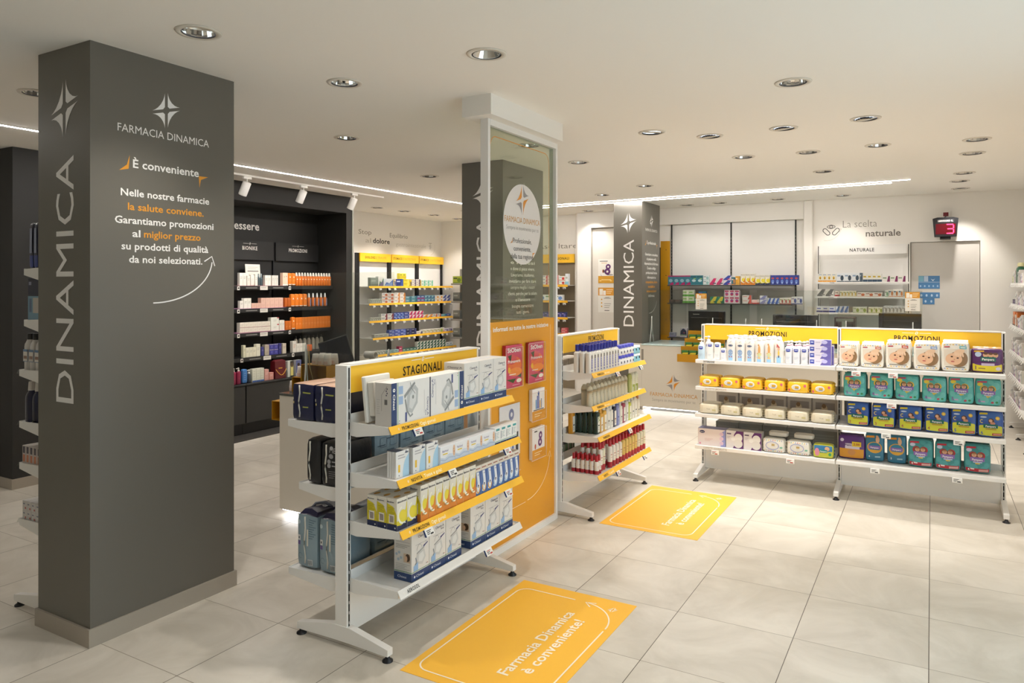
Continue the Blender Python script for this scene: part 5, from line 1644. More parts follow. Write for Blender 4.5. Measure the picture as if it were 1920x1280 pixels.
# ------------------------------------------------------------------ bottle gondola behind the glass panel
def lot(b, f, w, h):
    b.rect(f, w * .04, w * .36, h * .22, h * .86, C('5a5aa8'), .0012); b.rect(f, w * .04, w * .36, h * .7, h * .86, C('5b5248'), .0014)
    b.rect(f, w * .04, w * .36, h * .09, h * .17, C('4d4da4'), .0012)
    for i in range(4):
        b.rect(f, w * .16, w * .25, h * (.3 + .11 * i), h * (.37 + .11 * i), C('d8d6ea'), .0018)
KLo = bottle('lotion_bottle', 'bottle', .056, .04, .165, 'e6e2da', (.0155, .05, '2b2e8c', .0145), (.012, .006), .012, 4.5, lot)
for r in range(3):
    G2.row(KLo, .01, 10, 1.116, -.27 + r * .05, 'white lotion bottle with navy cap, %s row' % ('front', 'middle', 'back')[r], 'top bottle shelf', 'navy capped bottles', .0605)
KJ = bottle('cream_jar', 'jar', .064, .064, .058, 'e9e7e4', (.033, .026, '4c50b8', .032), (.03, .002), .006, 2.2, lambda b, f, w, h: (b.rect(f, -.012, .01, h * .3, h * .62, C('4a4a66'), .0008, 4, 1)))
G2.row(KJ, .64, 5, 1.116, -.27, 'white cream jar with blue lid', 'top bottle shelf', 'blue lidded jars', .0705, stack=2)
KJ2 = bottle('cream_jar', 'jar', .07, .07, .05, '8cc3d2', (.036, .02, 'e4e8ea', .034), (.03, .002), .006, 2.2, lambda b, f, w, h: b.rect(f, -.02, .02, h * .6, h * .95, C('2f4858'), .0008, 4, 1))
G2.row(KJ2, 1.0, 2, 1.116, -.27, 'pale blue cream jar', 'far end top shelf', 'pale blue jars', .076, stack=2)
def oli(c1, c2):
    def pr(b, f, w, h):
        for i in range(3):
            b.rect(f, -.008, .010 - .003 * i, h * (.5 + .09 * i), h * (.52 + .09 * i), C(c1), .0008, 4, 1)
        if c2:
            b.rect(f, -w * .5, w * .5, h * .03, h * .4, C(c2), .0006, 10, 1)
    return pr
KO = bottle('shampoo_bottle', 'bottle', .058, .045, .155, 'c9c1a9', (.014, .004, 'c9c1a9', .010), (.01, .002), .035, 2.2, oli('8d866e', None), waist=.1)
for r in range(2):
    G2.row(KO, .03 + .05 * r, 11, .861, -.27 + .07 * r, 'beige waisted shampoo bottle, %s row' % ('front', 'back')[r], 'second bottle shelf', 'beige shampoo bottles', .074)
KO2 = bottle('shampoo_bottle', 'bottle', .06, .045, .16, 'a9ab63', (.014, .004, 'a9ab63', .010), (.01, .002), .03, 2.2, oli('e2e0c0', None), waist=.06)
KO3 = bottle('shampoo_bottle', 'bottle', .06, .045, .16, 'd9d8c2', (.014, .004, 'cfceb8', .010), (.01, .002), .03, 2.2, oli('9aa05a', '9da54e'), waist=.06)
G2.put(KO2, .91, -.27, .861, 'olive green shampoo bottle near the far end of second bottle shelf', 'beige shampoo bottles')
G2.put(KO3, .985, -.27, .861, 'cream and green shampoo bottle at the far end of second bottle shelf', 'beige shampoo bottles')
G2.put(KO3, 1.06, -.27, .861, 'last cream and green shampoo bottle on the second bottle shelf', 'beige shampoo bottles')
def klo(lc, tc, leaf=False):
    def pr(b, f, w, h):
        b.rect(f, -w * .36, w * .36, h * .08, h * .8, C(lc), .0008)
        if leaf:
            for x, z, r in ((-.1, .72, .5), (.08, .78, -.4), (-.05, .6, 2.4), (.12, .64, .9)):
                b.ell(f, w * x, h * z, w * .07, h * .09, C('5f9a3a'), .0012, 8, rot=r)
        b.rect(f, -w * .22, w * .2, h * .36, h * .43, C(tc), .0013)
        b.rect(f, -w * .22, w * .12, h * .28, h * .3, C(tc), .0013); b.rect(f, -w * .22, w * .16, h * .2, h * .22, C(tc), .0013)
    return pr
def klorane(body, cap, lc='ece8dd', tc='4a4a48', leaf=False, h=.17):
    return bottle('shampoo_bottle', 'bottle', .058, .04, h, body, (.0155, .034, cap, .0145), (.013, .004), .012, 4.5, klo(lc, tc, leaf))
KG = klorane('1f352b', 'e8e4da', 'e9e5d8', '3c5a3c', True)
for r in range(2):
    pass
xs = .145
KGs = [G2.put(KG, .165 + .0, -.278 + r * .046, .631, 'dark green shampoo bottle with white cap, %s from the front at the near end' % od(r), 'shampoos on the third bottle shelf') for r in range(5)]
G2.put(klorane('d9982c', 'e8b04a'), .085, -.10, .631, 'amber shampoo bottle standing behind the dark green ones', 'shampoos on the third bottle shelf')
seq = [('d9a23c', 'e6a83c', 'ece8dd', 'b07a2a', 'first amber'), ('e0b04a', 'e9e5da', 'efe9da', 'b07a2a', 'second amber'), ('e2dfd6', 'e6e3da', 'ece8dd', '4a4a48', 'first clear white'), ('e4e1d8', 'e6e3da', 'ece8dd', '4a4a48', 'second clear white'),
       ('2c2d44', 'e6e3da', 'e7e4da', '9a4a34', 'navy'), ('7d84b8', 'dfdfe6', '9aa0cc', '4a5090', 'lilac'), ('e0dfd6', 'dcd6c6', 'e9e6da', '57603a', 'white'), ('a23a50', 'e4dfd6', 'ece8dd', '5a5a58', 'wine red'), ('d8d6cf', 'e6e3da', 'e8e5dc', '6a5a3a', 'grey white'),
       ('c9d04a', 'e5e3d4', 'ece9da', '8a9a2c', 'lime'), ('e3ddcc', 'e8e3d5', 'e9e5d8', '4a4a48', 'first cream'), ('e3ddcc', 'e8e3d5', 'e9e5d8', '3a3a38', 'second cream'), ('dcd3bd', 'b8703a', 'e4dcc8', '4a4a48', 'brown capped cream')]
for i, (bd, cp, lc, tc, nm) in enumerate(seq):
    k = klorane(bd, cp, lc, tc, h=.152 + .012 * (i % 3))
    for r in range(2):
        G2.put(k, .232 + i * .0695, -.278 + r * .06, .631, '%s shampoo bottle, %s row of the third bottle shelf' % (nm, ('front', 'back')[r]), 'shampoos on the third bottle shelf')
def redb(b, f, w, h):
    b.rect(f, -w * .4, w * .1, h * .62, h * .65, C('a64a4a'), .0008, 5, 1); b.rect(f, -w * .35, w * .2, h * .5, h * .52, C('b8807c'), .0008, 5, 1)
KRs = bottle('spray_bottle', 'bottle', .037, .037, .098, 'e2dcd2', (.0125, .045, 'b3202a', .0115), (.013, .003), .014, 2.2, redb, foot=(.032, 'a31f2c'))
KRt = bottle('spray_bottle', 'bottle', .041, .041, .17, 'e6e1d8', (.0135, .05, 'b3202a', .0125), (.0135, .003), .015, 2.2, redb, foot=(.05, 'a8232f'))
KRy = bottle('spray_bottle', 'bottle', .041, .041, .17, 'd9bd6a', (.0135, .05, 'b3202a', .0125), (.0135, .003), .015, 2.2, redb, foot=(.05, 'b03038'))
KRc = bottle('spray_bottle', 'bottle', .041, .041, .17, 'dcd9c0', (.0135, .05, 'b3202a', .0125), (.0135, .003), .015, 2.2, redb, foot=(.05, 'b03038'))
GR_ = 'red capped spray bottles'
for c_ in range(2):
    for r in range(6):
        G2.put(KRs, .072 + c_ * .044 + r * .002, -.318 + r * .0395, .336, 'small red-capped white bottle, %s from the front, %s file from near end' % (od(r), od(c_)), GR_)
for c_ in range(2):
    for r in range(4):
        G2.put(KRc if c_ else KRt, .185 + .052 * c_, -.30 + r * .05, .336, 'red-capped bottle with %s body, %s from the front, beside the small ones' % ('clear' if c_ else 'white', od(r)), GR_)
for c_ in range(12):
    k, nm = (KRt, 'white red-capped bottle') if c_ < 4 else ((KRy, 'amber red-capped bottle') if c_ < 9 else (KRc, 'clear red-capped bottle'))
    for r in range(4):
        j = c_ if c_ < 4 else (c_ - 4 if c_ < 9 else c_ - 9)
        G2.put(k, .325 + c_ * .0705, -.325 + r * .054, .336, '%s, %s file of its colour, %s from the front, bottom bottle shelf' % (nm, od(j), od(r)), GR_)
# what stands on the rear side of the bottle gondola
kg = carton('carton_box', 'box', .12, .14, .1, 'b9b2a6', lambda b, f, w, h: lines(b, f, -w * .4, w * .4, h * .8, 6, '7d776d', h * .11, h * .03))
for i in range(4):
    G2.put(kg, .12 + i * .14, .06, 1.092, 'grey printed carton behind the bottle gondola sign, %s from near end' % od(i), 'cartons behind the bottle gondola')
kt = bottle('small_tube', 'tube', .022, .022, .09, '5f7a52', (.009, .02, '2c2c2a', .008), (.008, .002), .01, 2.0)
kt2 = bottle('small_tube', 'tube', .022, .022, .09, 'a9a396', (.009, .02, '4a4644', .008), (.008, .002), .01, 2.0)
for i in range(14):
    G2.put(kt if i % 3 else kt2, .10 + i * .026, .06, .402, '%s tube in the tester rack behind the bottle gondola, %s from near end' % ('green' if i % 3 else 'grey', od(i)), 'tester tubes')

# ------------------------------------------------------------------ nappy gondola
BL = '3d4aa0'
def shield(b, f, u, v, s, o=.0012):
    b.poly(f, [(u - s, v + s * .7), (u - s, v - s * .35)] + [(u + s * math.sin(R(a)), v - s * .35 - s * .45 * math.cos(R(a))) for a in range(-60, 61, 30)] + [(u + s, v - s * .35), (u + s, v + s * .7)], C(BL), o)
    b.rect(f, u - s * .7, u + s * .7, v - s * .05, v + s * .3, C('c9cdea'), o + .0006)
def must(b, f, w, h):
    shield(b, f, 0, h * .76, w * .3)
    lines(b, f, -w * .25, w * .25, h * .36, 3, 'a9b4c4', .008)
KP1 = pump_bottle('pump_bottle', 'bottle', .062, .05, .145, 'c3d8e6', must, 'eceae6', .03, 2.6)
KT = pack('cream_tube', 'tube', .058, .035, .162, C('ebe9e7', .3), lambda b, f, w, h: (shield(b, f, 0, h * .84, w * .33), lines(b, f, -w * .3, w * .2, h * .3, 2, 'a9b4c4', .01)), .08, 7)
KT2 = pack('cream_tube', 'tube', .045, .03, .115, C('e6e6ea', .3), lambda b, f, w, h: (shield(b, f, 0, h * .76, w * .36), lines(b, f, -w * .3, w * .2, h * .2, 1, 'a9b4c4', .01)), .08, 7)
S1 = 'baby care bottles on the nappy gondola'
ZA = 1.114
fx = lambda X: X + 1.88
G3.put(KP1, fx(-1.835), -.275, ZA, 'pale blue pump bottle at the left end of the nappy gondola top shelf', S1)
KPb = pump_bottle('pump_bottle', 'bottle', .055, .045, .165, 'ecebe9', must, 'eceae6', .025, 2.6)
G3.put(KPb, fx(-1.80), -.16, ZA, 'white pump bottle behind the pale blue one', S1)
G3.put(KT, fx(-1.758), -.255, ZA, 'first white cream tube with blue shield, nappy gondola top shelf', S1)
G3.put(KT, fx(-1.692), -.255, ZA, 'second white cream tube with blue shield, nappy gondola top shelf', S1)
G3.put(KT2, fx(-1.635), -.27, ZA, 'short white tube with blue shield beside the printed bath bottles', S1)
def bath(kind):
    def pr(b, f, w, h):
        b.rect(f, -w * .46, w * .46, h * .02, h * .26, C('94bfe0'), .0008, 8, 1)
        b.ell(f, 0, h * .26, w * .4, h * .05, C('94bfe0'), .0009, 16)
        if kind == 0:      # generic round sailing shape instead of the printed character
            b.ell(f, 0, h * .38, w * .26, h * .13, C('8ba3c4'), .0012, 16); b.ell(f, 0, h * .68, w * .26, h * .045, C('4f5a78'), .0012, 14)
            b.ell(f, -w * .1, h * .19, w * .05, h * .04, C('c0604a'), .0014, 8); b.ell(f, w * .1, h * .19, w * .05, h * .04, C('c0604a'), .0014, 8)
            b.ribbon(f, [(-w * .1, h * .8), (w * .12, h * .88)], .002, C('6a665e'), .0012)
        elif kind == 1:
            b.ell(f, 0, h * .3, w * .32, h * .15, C('d9b07a'), .0012, 16); b.ell(f, w * .02, h * .56, w * .13, h * .2, C('dda768'), .0014, 14)
            b.ell(f, w * .02, h * .34, w * .2, h * .09, C('cfcf9a'), .0016, 14); b.ell(f, -w * .04, h * .78, w * .08, h * .04, C('c98f4c'), .0016, 10)
        else:
            b.ell(f, 0, h * .42, w * .1, h * .14, C('e0c060'), .0012, 12); b.ell(f, 0, h * .6, w * .13, h * .06, C('e2b594'), .0014, 12)
            b.poly(f, [(-w * .2, h * .66), (w * .14, h * .66), (-w * .18, h * .84)], C('c03a3e'), .0016); b.rect(f, -w * .06, w * .06, h * .24, h * .34, C('4a5a80'), .0014)
    return pr
for i, (kd, nm) in enumerate(((0, 'first'), (0, 'second'), (0, 'third'), (1, 'fourth'), (1, 'fifth'), (2, 'sixth'))):
    k = pump_bottle('bath_bottle', 'bottle', .081, .06, .205 if i not in (3,) else .195, 'e6e1db', bath(kd), 'ece9e5', .045, 2.3, .018, .012)
    G3.put(k, fx(-1.575 + i * .083), -.245, ZA, '%s of the six rounded baby bath pump bottles with blue foot, nappy gondola' % nm, 'baby bath bottles')
    if i < 5:
        G3.put(k, fx(-1.55 + i * .083), -.165, ZA, 'baby bath pump bottle in the back row, behind the %s front one' % nm, 'baby bath bottles')
KP3 = pump_bottle('pump_bottle', 'bottle', .06, .05, .155, 'e4e3e6', must, 'ebe9e6', .03, 2.6, .011, .026, 'c05a8c')
for i in range(3):
    G3.put(KP3, fx(-1.083 + i * .065), -.235, ZA, '%s white pump bottle with pink ring right of the baby bath bottles' % od(i), S1)
    G3.put(KP3, fx(-1.068 + i * .065), -.17, ZA, '%s white pump bottle with pink ring in the back row' % od(i), S1)
def mbox(b, f, w, h):
    b.rect(f, -w * .5, w * .5, 0, h, C('d9d2de'), .0003)
    b.poly(f, [(w * .0, 0), (w * .5, 0), (w * .5, h), (w * .2, h)], C('6a62a8'), .0006)
    b.ell(f, w * .2, h * .62, w * .14, h * .3, C('b8b4dc'), .001, 14)
    b.rect(f, -w * .46, -w * .26, h * .2, h * .85, C(BL), .0008); b.rect(f, -w * .42, -w * .3, h * .5, h * .66, C('c9cdea'), .0012)
    b.rect(f, -w * .2, w * .02, h * .55, h * .62, C('9a92b4'), .0008)
KM = carton('cream_box', 'box', .175, .05, .054, 'cfc9d8', mbox)
G3.row(KM, fx(-.915), 1, ZA, -.22, 'flat lilac cream box', 'middle of the nappy gondola', 'lilac cream boxes', stack=4)
G3.row(KM, fx(-.90), 1, ZA, -.165, 'flat lilac cream box in the back pile', 'middle of the nappy gondola', 'lilac cream boxes', stack=3)
# wipes
def wipe(b, f, w, h):
    E_(b, f, -w * .07, h * .5, w * .22, h * .26, 'ecebe6', .002); E_(b, f, -w * .07, h * .5, w * .17, h * .19, 'e0ddd4', .003)
    R_(b, f, -w * .12, w * .06, h * .42, h * .6, 'dba92c', .0038, 3); R_(b, f, -w * .12, w * .04, h * .37, h * .41, '6a86c0', .0038, 2)
    E_(b, f, -w * .42, h * .22, .012, .012, 'd9607c', .002); E_(b, f, w * .36, h * .66, .012, .012, 'd9607c', .002)
YEL, CRM = film('f3c12c'), film('d8cdb4')
def wings(c):
    def ex(w, d, h, df):
        s = MB()
        for sg in (-1, 1):
            n = 7
            vs = []
            for i in range(n + 1):
                z = h * (.06 + .88 * i / n)
                zz = .004 * (-1) ** i
                vs += [(sg * w * .46, -d * .1, z), (sg * (w * .5 + .006 + zz), -d * .14 + zz, z)]
            s.add(vs, [(2 * i, 2 * i + 1, 2 * i + 3, 2 * i + 2) for i in range(n)], c)
        return [('sealed_end', s)]
    return ex
KW1 = pack('wipes_pack', 'wipes', .17, .098, .098, YEL, wipe, .12, 6, wings(YEL))
KW2 = pack('wipes_pack', 'wipes', .17, .098, .088, CRM, lambda b, f, w, h: (R_(b, f, -w * .3, w * .3, h * .2, h * .8, 'e3dac4', .0015), b.text(f, 'Trudi', 0, h * .45, .009, C('8a7c5e'), w=.03, off=.006), R_(b, f, w * .2, w * .4, h * .3, h * .5, 'cbbf8e', .002, 3)), .12, 6, wings(CRM))
for i in range(6):
    G3.put(KW1, fx(-1.765 + i * .1915), -.278, .870, 'yellow baby wipes pack with white lid, %s from the left, second shelf' % od(i), 'yellow wipes packs', random.uniform(-1, 1))
    G3.put(KW1, fx(-1.765 + i * .1915), -.158, .870, 'yellow baby wipes pack in the back row, %s from the left' % od(i), 'yellow wipes packs', random.uniform(-.8, .8))
    G3.put(KW2, fx(-1.765 + i * .1915), -.278, .6265, 'cream coloured baby wipes pack, %s from the left, third shelf' % od(i), 'cream wipes packs', random.uniform(-1, 1))
    G3.put(KW2, fx(-1.765 + i * .1915), -.158, .6265, 'cream coloured baby wipes pack in the back row, %s from the left' % od(i), 'cream wipes packs', random.uniform(-.8, .8))
# bottom shelf, left half
def chic(b, f, w, h):
    b.rect(f, -w / 2, w / 2, 0, h, C('dccfcb'), .0004)
    b.poly(f, [(w * .5, 0), (w * .32, 0), (w * .38, h * .4), (w * .32, h * .8), (w * .5, h)], C('8d92c4'), .0008)
    for i in range(3):
        b.ell(f, w * .36, h * (.2 + .27 * i), .018, .018, C('d6b8c8'), .0012, 14)
    b.ell(f, -w * .34, h * .8, .024, .013, C('262c58'), .001, 16); b.text(f, 'chicco', -w * .34, h * .77, .008, WINK, w=.034, off=.0016, bold=1)
    lines(b, f, -w * .25, w * .05, h * .4, 3, 'c39c98', .009); b.ell(f, -w * .42, h * .1, .009, .009, C('d48aa0'), .001, 10)
KCh = carton('breast_pad_box', 'box', .25, .13, .152, '8d8cb4', chic)
G3.put(KCh, fx(-1.737), -.275, .336, 'large pale pink box with lilac circles at the left end of bottom shelf', 'bottom shelf of the nappy gondola')
def tom(b, f, w, h):
    b.rect(f, -w / 2, w / 2, 0, h, C('d9d2cf'), .0004); b.poly(f, [(-w * .1, 0), (w * .1, h * .4), (-w * .05, h * .75), (w * .1, h), (w * .5, h), (w * .5, 0)], C('5c2a66'), .0007)
    b.ell(f, w * .22, h * .62, w * .23, h * .24, C('e2ddd6'), .001, 20); b.ell(f, w * .2, h * .28, w * .26, h * .25, C('d9d3cb'), .0014, 20)
    b.ell(f, -w * .08, h * .52, w * .12, h * .11, C('e6e2dc'), .002, 16); b.rect(f, -w * .45, -w * .2, h * .78, h * .86, C('6a5a70'), .001)
    lines(b, f, -w * .45, -w * .22, h * .66, 3, '9a8f9c', .008)
KTo = carton('breast_pad_box', 'box', .152, .12, .155, 'cfc8c2', tom)
G3.put(KTo, fx(-1.531), -.275, .336, 'white and purple box with two round pads, left one, bottom shelf', 'bottom shelf of the nappy gondola')
G3.put(KTo, fx(-1.375), -.275, .336, 'white and purple box with two round pads, right one, bottom shelf', 'bottom shelf of the nappy gondola')
def dots(b, f, w, h):
    cs = ('d98f5a', '7fb0a0', 'e0c060', '9aa0c8', 'c87a80')
    for i in range(9):
        R_(b, f, -w * .44 + i * w * .1, -w * .40 + i * w * .1, h * .84, h * .92, cs[i % 5], .0018, 2); R_(b, f, -w * .44 + i * w * .1, -w * .39 + i * w * .1, h * .08, h * .16, cs[(i + 2) % 5], .0018, 2)
    b.ribbon(f, [(w * (-.05 + .3 * math.cos(a / 12 * 6.283)), h * (.5 + .28 * math.sin(a / 12 * 6.283))) for a in range(12)], .005, C('8d94c8'), .004, True)
    R_(b, f, -w * .08, w * .06, h * .5, h * .62, 'b89a5a', .0035, 3); E_(b, f, w * .36, h * .4, .014, .008, '7fb8a0', .002)
KWd = pack('wipes_pack', 'wipes', .183, .11, .122, film('e4e0d6'), dots, .08, 7, wings(film('e4e0d6')))
G3.put(KWd, fx(-1.197), -.28, .336, 'white baby wipes pack with coloured dots, left one, bottom shelf', 'bottom shelf of the nappy gondola')
G3.put(KWd, fx(-.993), -.285, .336, 'white baby wipes pack with coloured dots, right one, bottom shelf', 'bottom shelf of the nappy gondola')
KWc = pack('wipes_pack', 'wipes', .16, .1, .04, film('d8d3c8'), None, .05, 6)
WORLD.put(KWc, -1.17, 6.70, .467, 'flat clear-wrapped wipes lying on the left dotted wipes pack', 'bottom shelf of the nappy gondola')
WORLD.put(KWc, -.96, 6.70, .467, 'flat clear-wrapped wipes lying on the right dotted wipes pack', 'bottom shelf of the nappy gondola')

def newborn(b, f, w, h):
    R_(b, f, -w * .48, w * .48, h * .5, h * .94, '3a78a8', .0012); E_(b, f, -w * .3, h * .42, w * .12, h * .3, 'd88aa0', .002); E_(b, f, w * .2, h * .7, w * .12, h * .16, 'd9ab88', .002)
    R_(b, f, -w * .16, w * .2, h * .4, h * .62, '2a8a86', .003); b.text(f, 'Pampers', w * .02, h * .46, .010, WINK, w=w * .32, off=.005, bold=1); E_(b, f, w * .34, h * .3, w * .08, h * .12, '3a9a5a', .002)
KNb = pack('wipes_pack', 'wipes', .16, .10, .115, film('c9c93a'), newborn, .08, 7, wings(film('2f6a98')))
G3.put(KNb, fx(-.795), -.285, .3375, 'small yellow and blue pack at the right end of the left bottom shelf', 'bottom shelf of the nappy gondola')

def pampers_word(b, f, u, v, s, o=.006):
    b.text(f, 'Pampers', u, v, s, WINK, w=s * 4.6, off=o, bold=1)
def heart(u, v, s):
    pts = []
    for i in range(20):
        t = i / 20 * 2 * math.pi
        pts.append((u + s * .95 * math.sin(t) ** 3, v + s * (.82 * math.cos(t) - .3 * math.cos(2 * t) - .12 * math.cos(3 * t) - .05 * math.cos(4 * t))))
    return pts[::-1]
def fan(b, f, pts, c, o):
    cu = sum(p[0] for p in pts) / len(pts); cv = sum(p[1] for p in pts) / len(pts)
    n = len(pts)
    vs = [f(cu, cv, o)] + [f((u + cu) / 2, (v + cv) / 2, o) for u, v in pts] + [f(u, v, o) for u, v in pts]
    b.add(vs, [(0, 1 + i, 1 + (i + 1) % n) for i in range(n)] + [(1 + i, 1 + n + i, 1 + n + (i + 1) % n, 1 + (i + 1) % n) for i in range(n)], C(c, .3))
def faces(b, f, u, v, s, o):
    for q in (-1, 1):
        E_(b, f, u + q * s * .5, v, s * .42, s * .4, 'd9a784', o)
        E_(b, f, u + q * s * .5, v + s * .28, s * .34, s * .16, 'a9784e', o + .0006)
        for e in (-1, 1):
            E_(b, f, u + q * s * .5 + e * s * .14, v + s * .02, s * .05, s * .05, '3a2a22', o + .001, 8)
        E_(b, f, u + q * s * .5, v - s * .18, s * .12, s * .05, 'b0605a', o + .001, 8)
def baby_dry(num, red=False):
    def pr(b, f, w, h):
        for x, z, r in ((-.3, .8, .02), (.3, .75, .03), (-.36, .35, .022), (.36, .3, .02), (.1, .9, .02), (-.15, .2, .03), (.25, .15, .025)):
            E_(b, f, w * x, h * z, r, r, '6fc0b8' if not red else '4f9ea0', .0008, 14)
        hc = heart(-.002, h * .56, w * .33)
        fan(b, f, hc, 'e3b23a' if not red else 'b02a34', .0016); fan(b, f, heart(-.002, h * .57, w * .27), '2f6a5a' if not red else '7a4a3a', .0022)
        faces(b, f, -.002, h * .63, w * .22, .003)
        R_(b, f, -w * .27, w * .27, h * .42, h * .56, '8a6ab0', .0042)
        pampers_word(b, f, 0, h * .445, w * .085, .0062)
        R_(b, f, -w * .16, w * .18, h * .37, h * .41, 'b9c0e0', .0042, 4); R_(b, f, -w * .08, w * .1, h * .33, h * .36, 'e8d05a', .0042, 3)
        R_(b, f, -w * .44, -w * .05, h * .86, h * .93, 'c84a6a' if not red else 'c0283a', .0016, 4)
        E_(b, f, -w * .32, h * .8, .02, .014, 'e8d04a' if not red else 'c7cbe2', .0022)
        if red:
            R_(b, f, -w * .47, w * .47, h * .03, h * .17, 'b82434', .0014); R_(b, f, w * .05, w * .42, h * .06, h * .14, 'd8a8a0', .003, 3)
        b.text(f, num, -w * .34, h * .1 if not red else h * .075, .026 if not red else .018, WINK if red else C('8a5a9a'), off=.005, bold=1)
        R_(b, f, -w * .27, -w * .12, h * .12, h * .17, 'c89ac0' if not red else 'e8d8d4', .0024, 3)
        if not red:
            E_(b, f, w * .16, h * .12, .010, .010, 'b04a5a', .002); E_(b, f, w * .33, h * .13, .010, .010, '3a8a5a', .002)
    return pr
TEAL, TEAL2 = film('55b0aa'), film('3d8d8e')
def flap(c):
    def ex(w, d, h, df):
        s = MB()
        n = 10
        vs = []
        for i in range(n + 1):
            u = -.44 + .88 * i / n
            a = .004 * math.sin(i * 2.1)
            vs += [(w * u, -d * .12 + a, h * .985), (w * u, -d * .02 + a, h * 1.0 + .012), (w * u, d * .16 + a, h * .985)]
        s.add(vs, [(3 * i + k, 3 * i + 3 + k, 3 * i + 4 + k, 3 * i + 1 + k) for i in range(n) for k in (0, 1)], c, True)
        return [('top_fold', s)]
    return ex
RB = 'nappy packs on the double gondola'
def put2(k, x, yf, z, lb, rows=2, tilt=0, back='behind the front pack'):
    G3.put(k, fx(x), yf, z, lb, RB, random.uniform(-1, 1))
    if rows > 1:
        G3.put(k, fx(x) + .006, yf + k.d + .02, z, lb.split(' pack')[0] + ' pack' + lb.split(' pack', 1)[1] + ', back row', RB, random.uniform(-.8, .8))
# top right shelf: five white packs with a baby's face, one purple
def babyface(v):
    def pr(b, f, w, h):
        for i in range(8):
            R_(b, f, -w * .44 + i * w * .11, -w * .38 + i * w * .11, h * .9, h * .94, ('d9b04a', '8fa8d0', 'c9b88a')[i % 3], .0016, 2)
            R_(b, f, -w * .44 + i * w * .11, -w * .37 + i * w * .11, h * .06, h * .1, ('8fa8d0', 'd9b04a', 'c9c0a8')[i % 3], .0016, 2)
        R_(b, f, -w * .42, w * .42, h * .2, h * .76, 'd9cdbc', .0010)
        E_(b, f, w * .12, h * .44, w * .34, h * .27, '8a6a48', .0016, 22); E_(b, f, -w * .06, h * .43, w * .3, h * .2, 'dcb08e', .0024, 22)
        E_(b, f, -w * .13, h * .51, w * .045, h * .025, '4a3226', .0032, 10); E_(b, f, w * .08, h * .47, w * .045, h * .025, '4a3226', .0032, 10)
        E_(b, f, -w * .1, h * .35, w * .07, h * .022, 'b8605a', .0032, 10); E_(b, f, -w * .04, h * .42, w * .03, h * .02, 'c48f70', .003, 8)
        E_(b, f, w * .12, h * .66, w * .22, h * .1, 'e0bc9c', .0028, 16, .5)
        for i in range(4):
            E_(b, f, w * (.02 + .08 * i), h * (.6 - .01 * i), w * .035, h * .07, 'e4c2a4', .0034, 10, .2)
        R_(b, f, w * .14, w * .4, h * .78, h * .88, v, .0022, 3); R_(b, f, w * .18, w * .36, h * .81, h * .84, 'e8e2da', .003, 2)
        R_(b, f, -w * .42, -w * .2, h * .82, h * .86, 'b03a4a', .0016, 2); lines_ = [R_(b, f, -w * .36, w * .34, h * .14, h * .17, '6a6258', .0016, 3)]
    return pr
WF = film('e2ddd2')
for i, (x, ww, hh, v, yf) in enumerate(((-.606, .15, .195, 'cfc2a0', -.195), (-.428, .172, .20, 'c0583a', -.20), (-.236, .182, .222, 'c04a3a', -.205), (-.034, .185, .222, '7c9ac8', -.205), (.162, .19, .235, '6fb0b8', -.20))):
    k = pack('nappy_pack', 'nappies', ww, .066, hh, WF, babyface(v), .12, 8, flap(WF))
    put2(k, x, yf, ZA, '%s white nappy pack with a baby face on the top shelf' % od(i))
def purple(b, f, w, h):
    R_(b, f, -w * .48, w * .48, h * .04, h * .36, 'd8c62e', .0012); E_(b, f, 0, h * .36, w * .4, h * .06, '5a2a6a', .0016)
    R_(b, f, -w * .42, -w * .1, h * .86, h * .93, 'd9a83a', .0016, 4); E_(b, f, -w * .28, h * .76, .022, .02, 'b9c6dc', .002)
    for i in range(3):
        E_(b, f, w * (-.05 + .15 * i), h * .74, w * .085, h * .1, 'd9a784', .002); E_(b, f, w * (-.05 + .15 * i), h * .8, w * .07, h * .05, '6a4a34', .003)
    R_(b, f, -w * .2, w * .26, h * .48, h * .66, '2c6a5c', .003); pampers_word(b, f, .006, h * .52, .017, .005)
    R_(b, f, -w * .18, w * .22, h * .3, h * .4, 'c0b0c8', .003, 4); b.text(f, '1', -w * .36, h * .12, .03, C('5a2a6a'), off=.004, bold=1)
    R_(b, f, -w * .27, -w * .06, h * .16, h * .2, '8a6a3a', .002, 3); E_(b, f, w * .34, h * .18, .018, .014, 'c9c2d0', .002)
k = pack('nappy_pack', 'nappies', .215, .10, .19, film('55285f'), purple, .08, 8, flap(film('c9a06a')))
put2(k, .375, -.165, ZA, 'purple and yellow nappy pack at the right end of the top shelf', 1)
Z2 = .870
for i, (n_, x, hh) in enumerate((('3', -.558, .185), ('4', -.36, .195), ('4', -.172, .20), ('4', .018, .20), ('5', .2, .215), ('6', .377, .205))):
    k = pack('nappy_pack', 'nappies', .170, .078, hh, TEAL, baby_dry(n_), .12, 8, flap(TEAL))
    put2(k, x, -.24, Z2, '%s turquoise nappy pack with heart, second shelf of the double gondola' % od(i))
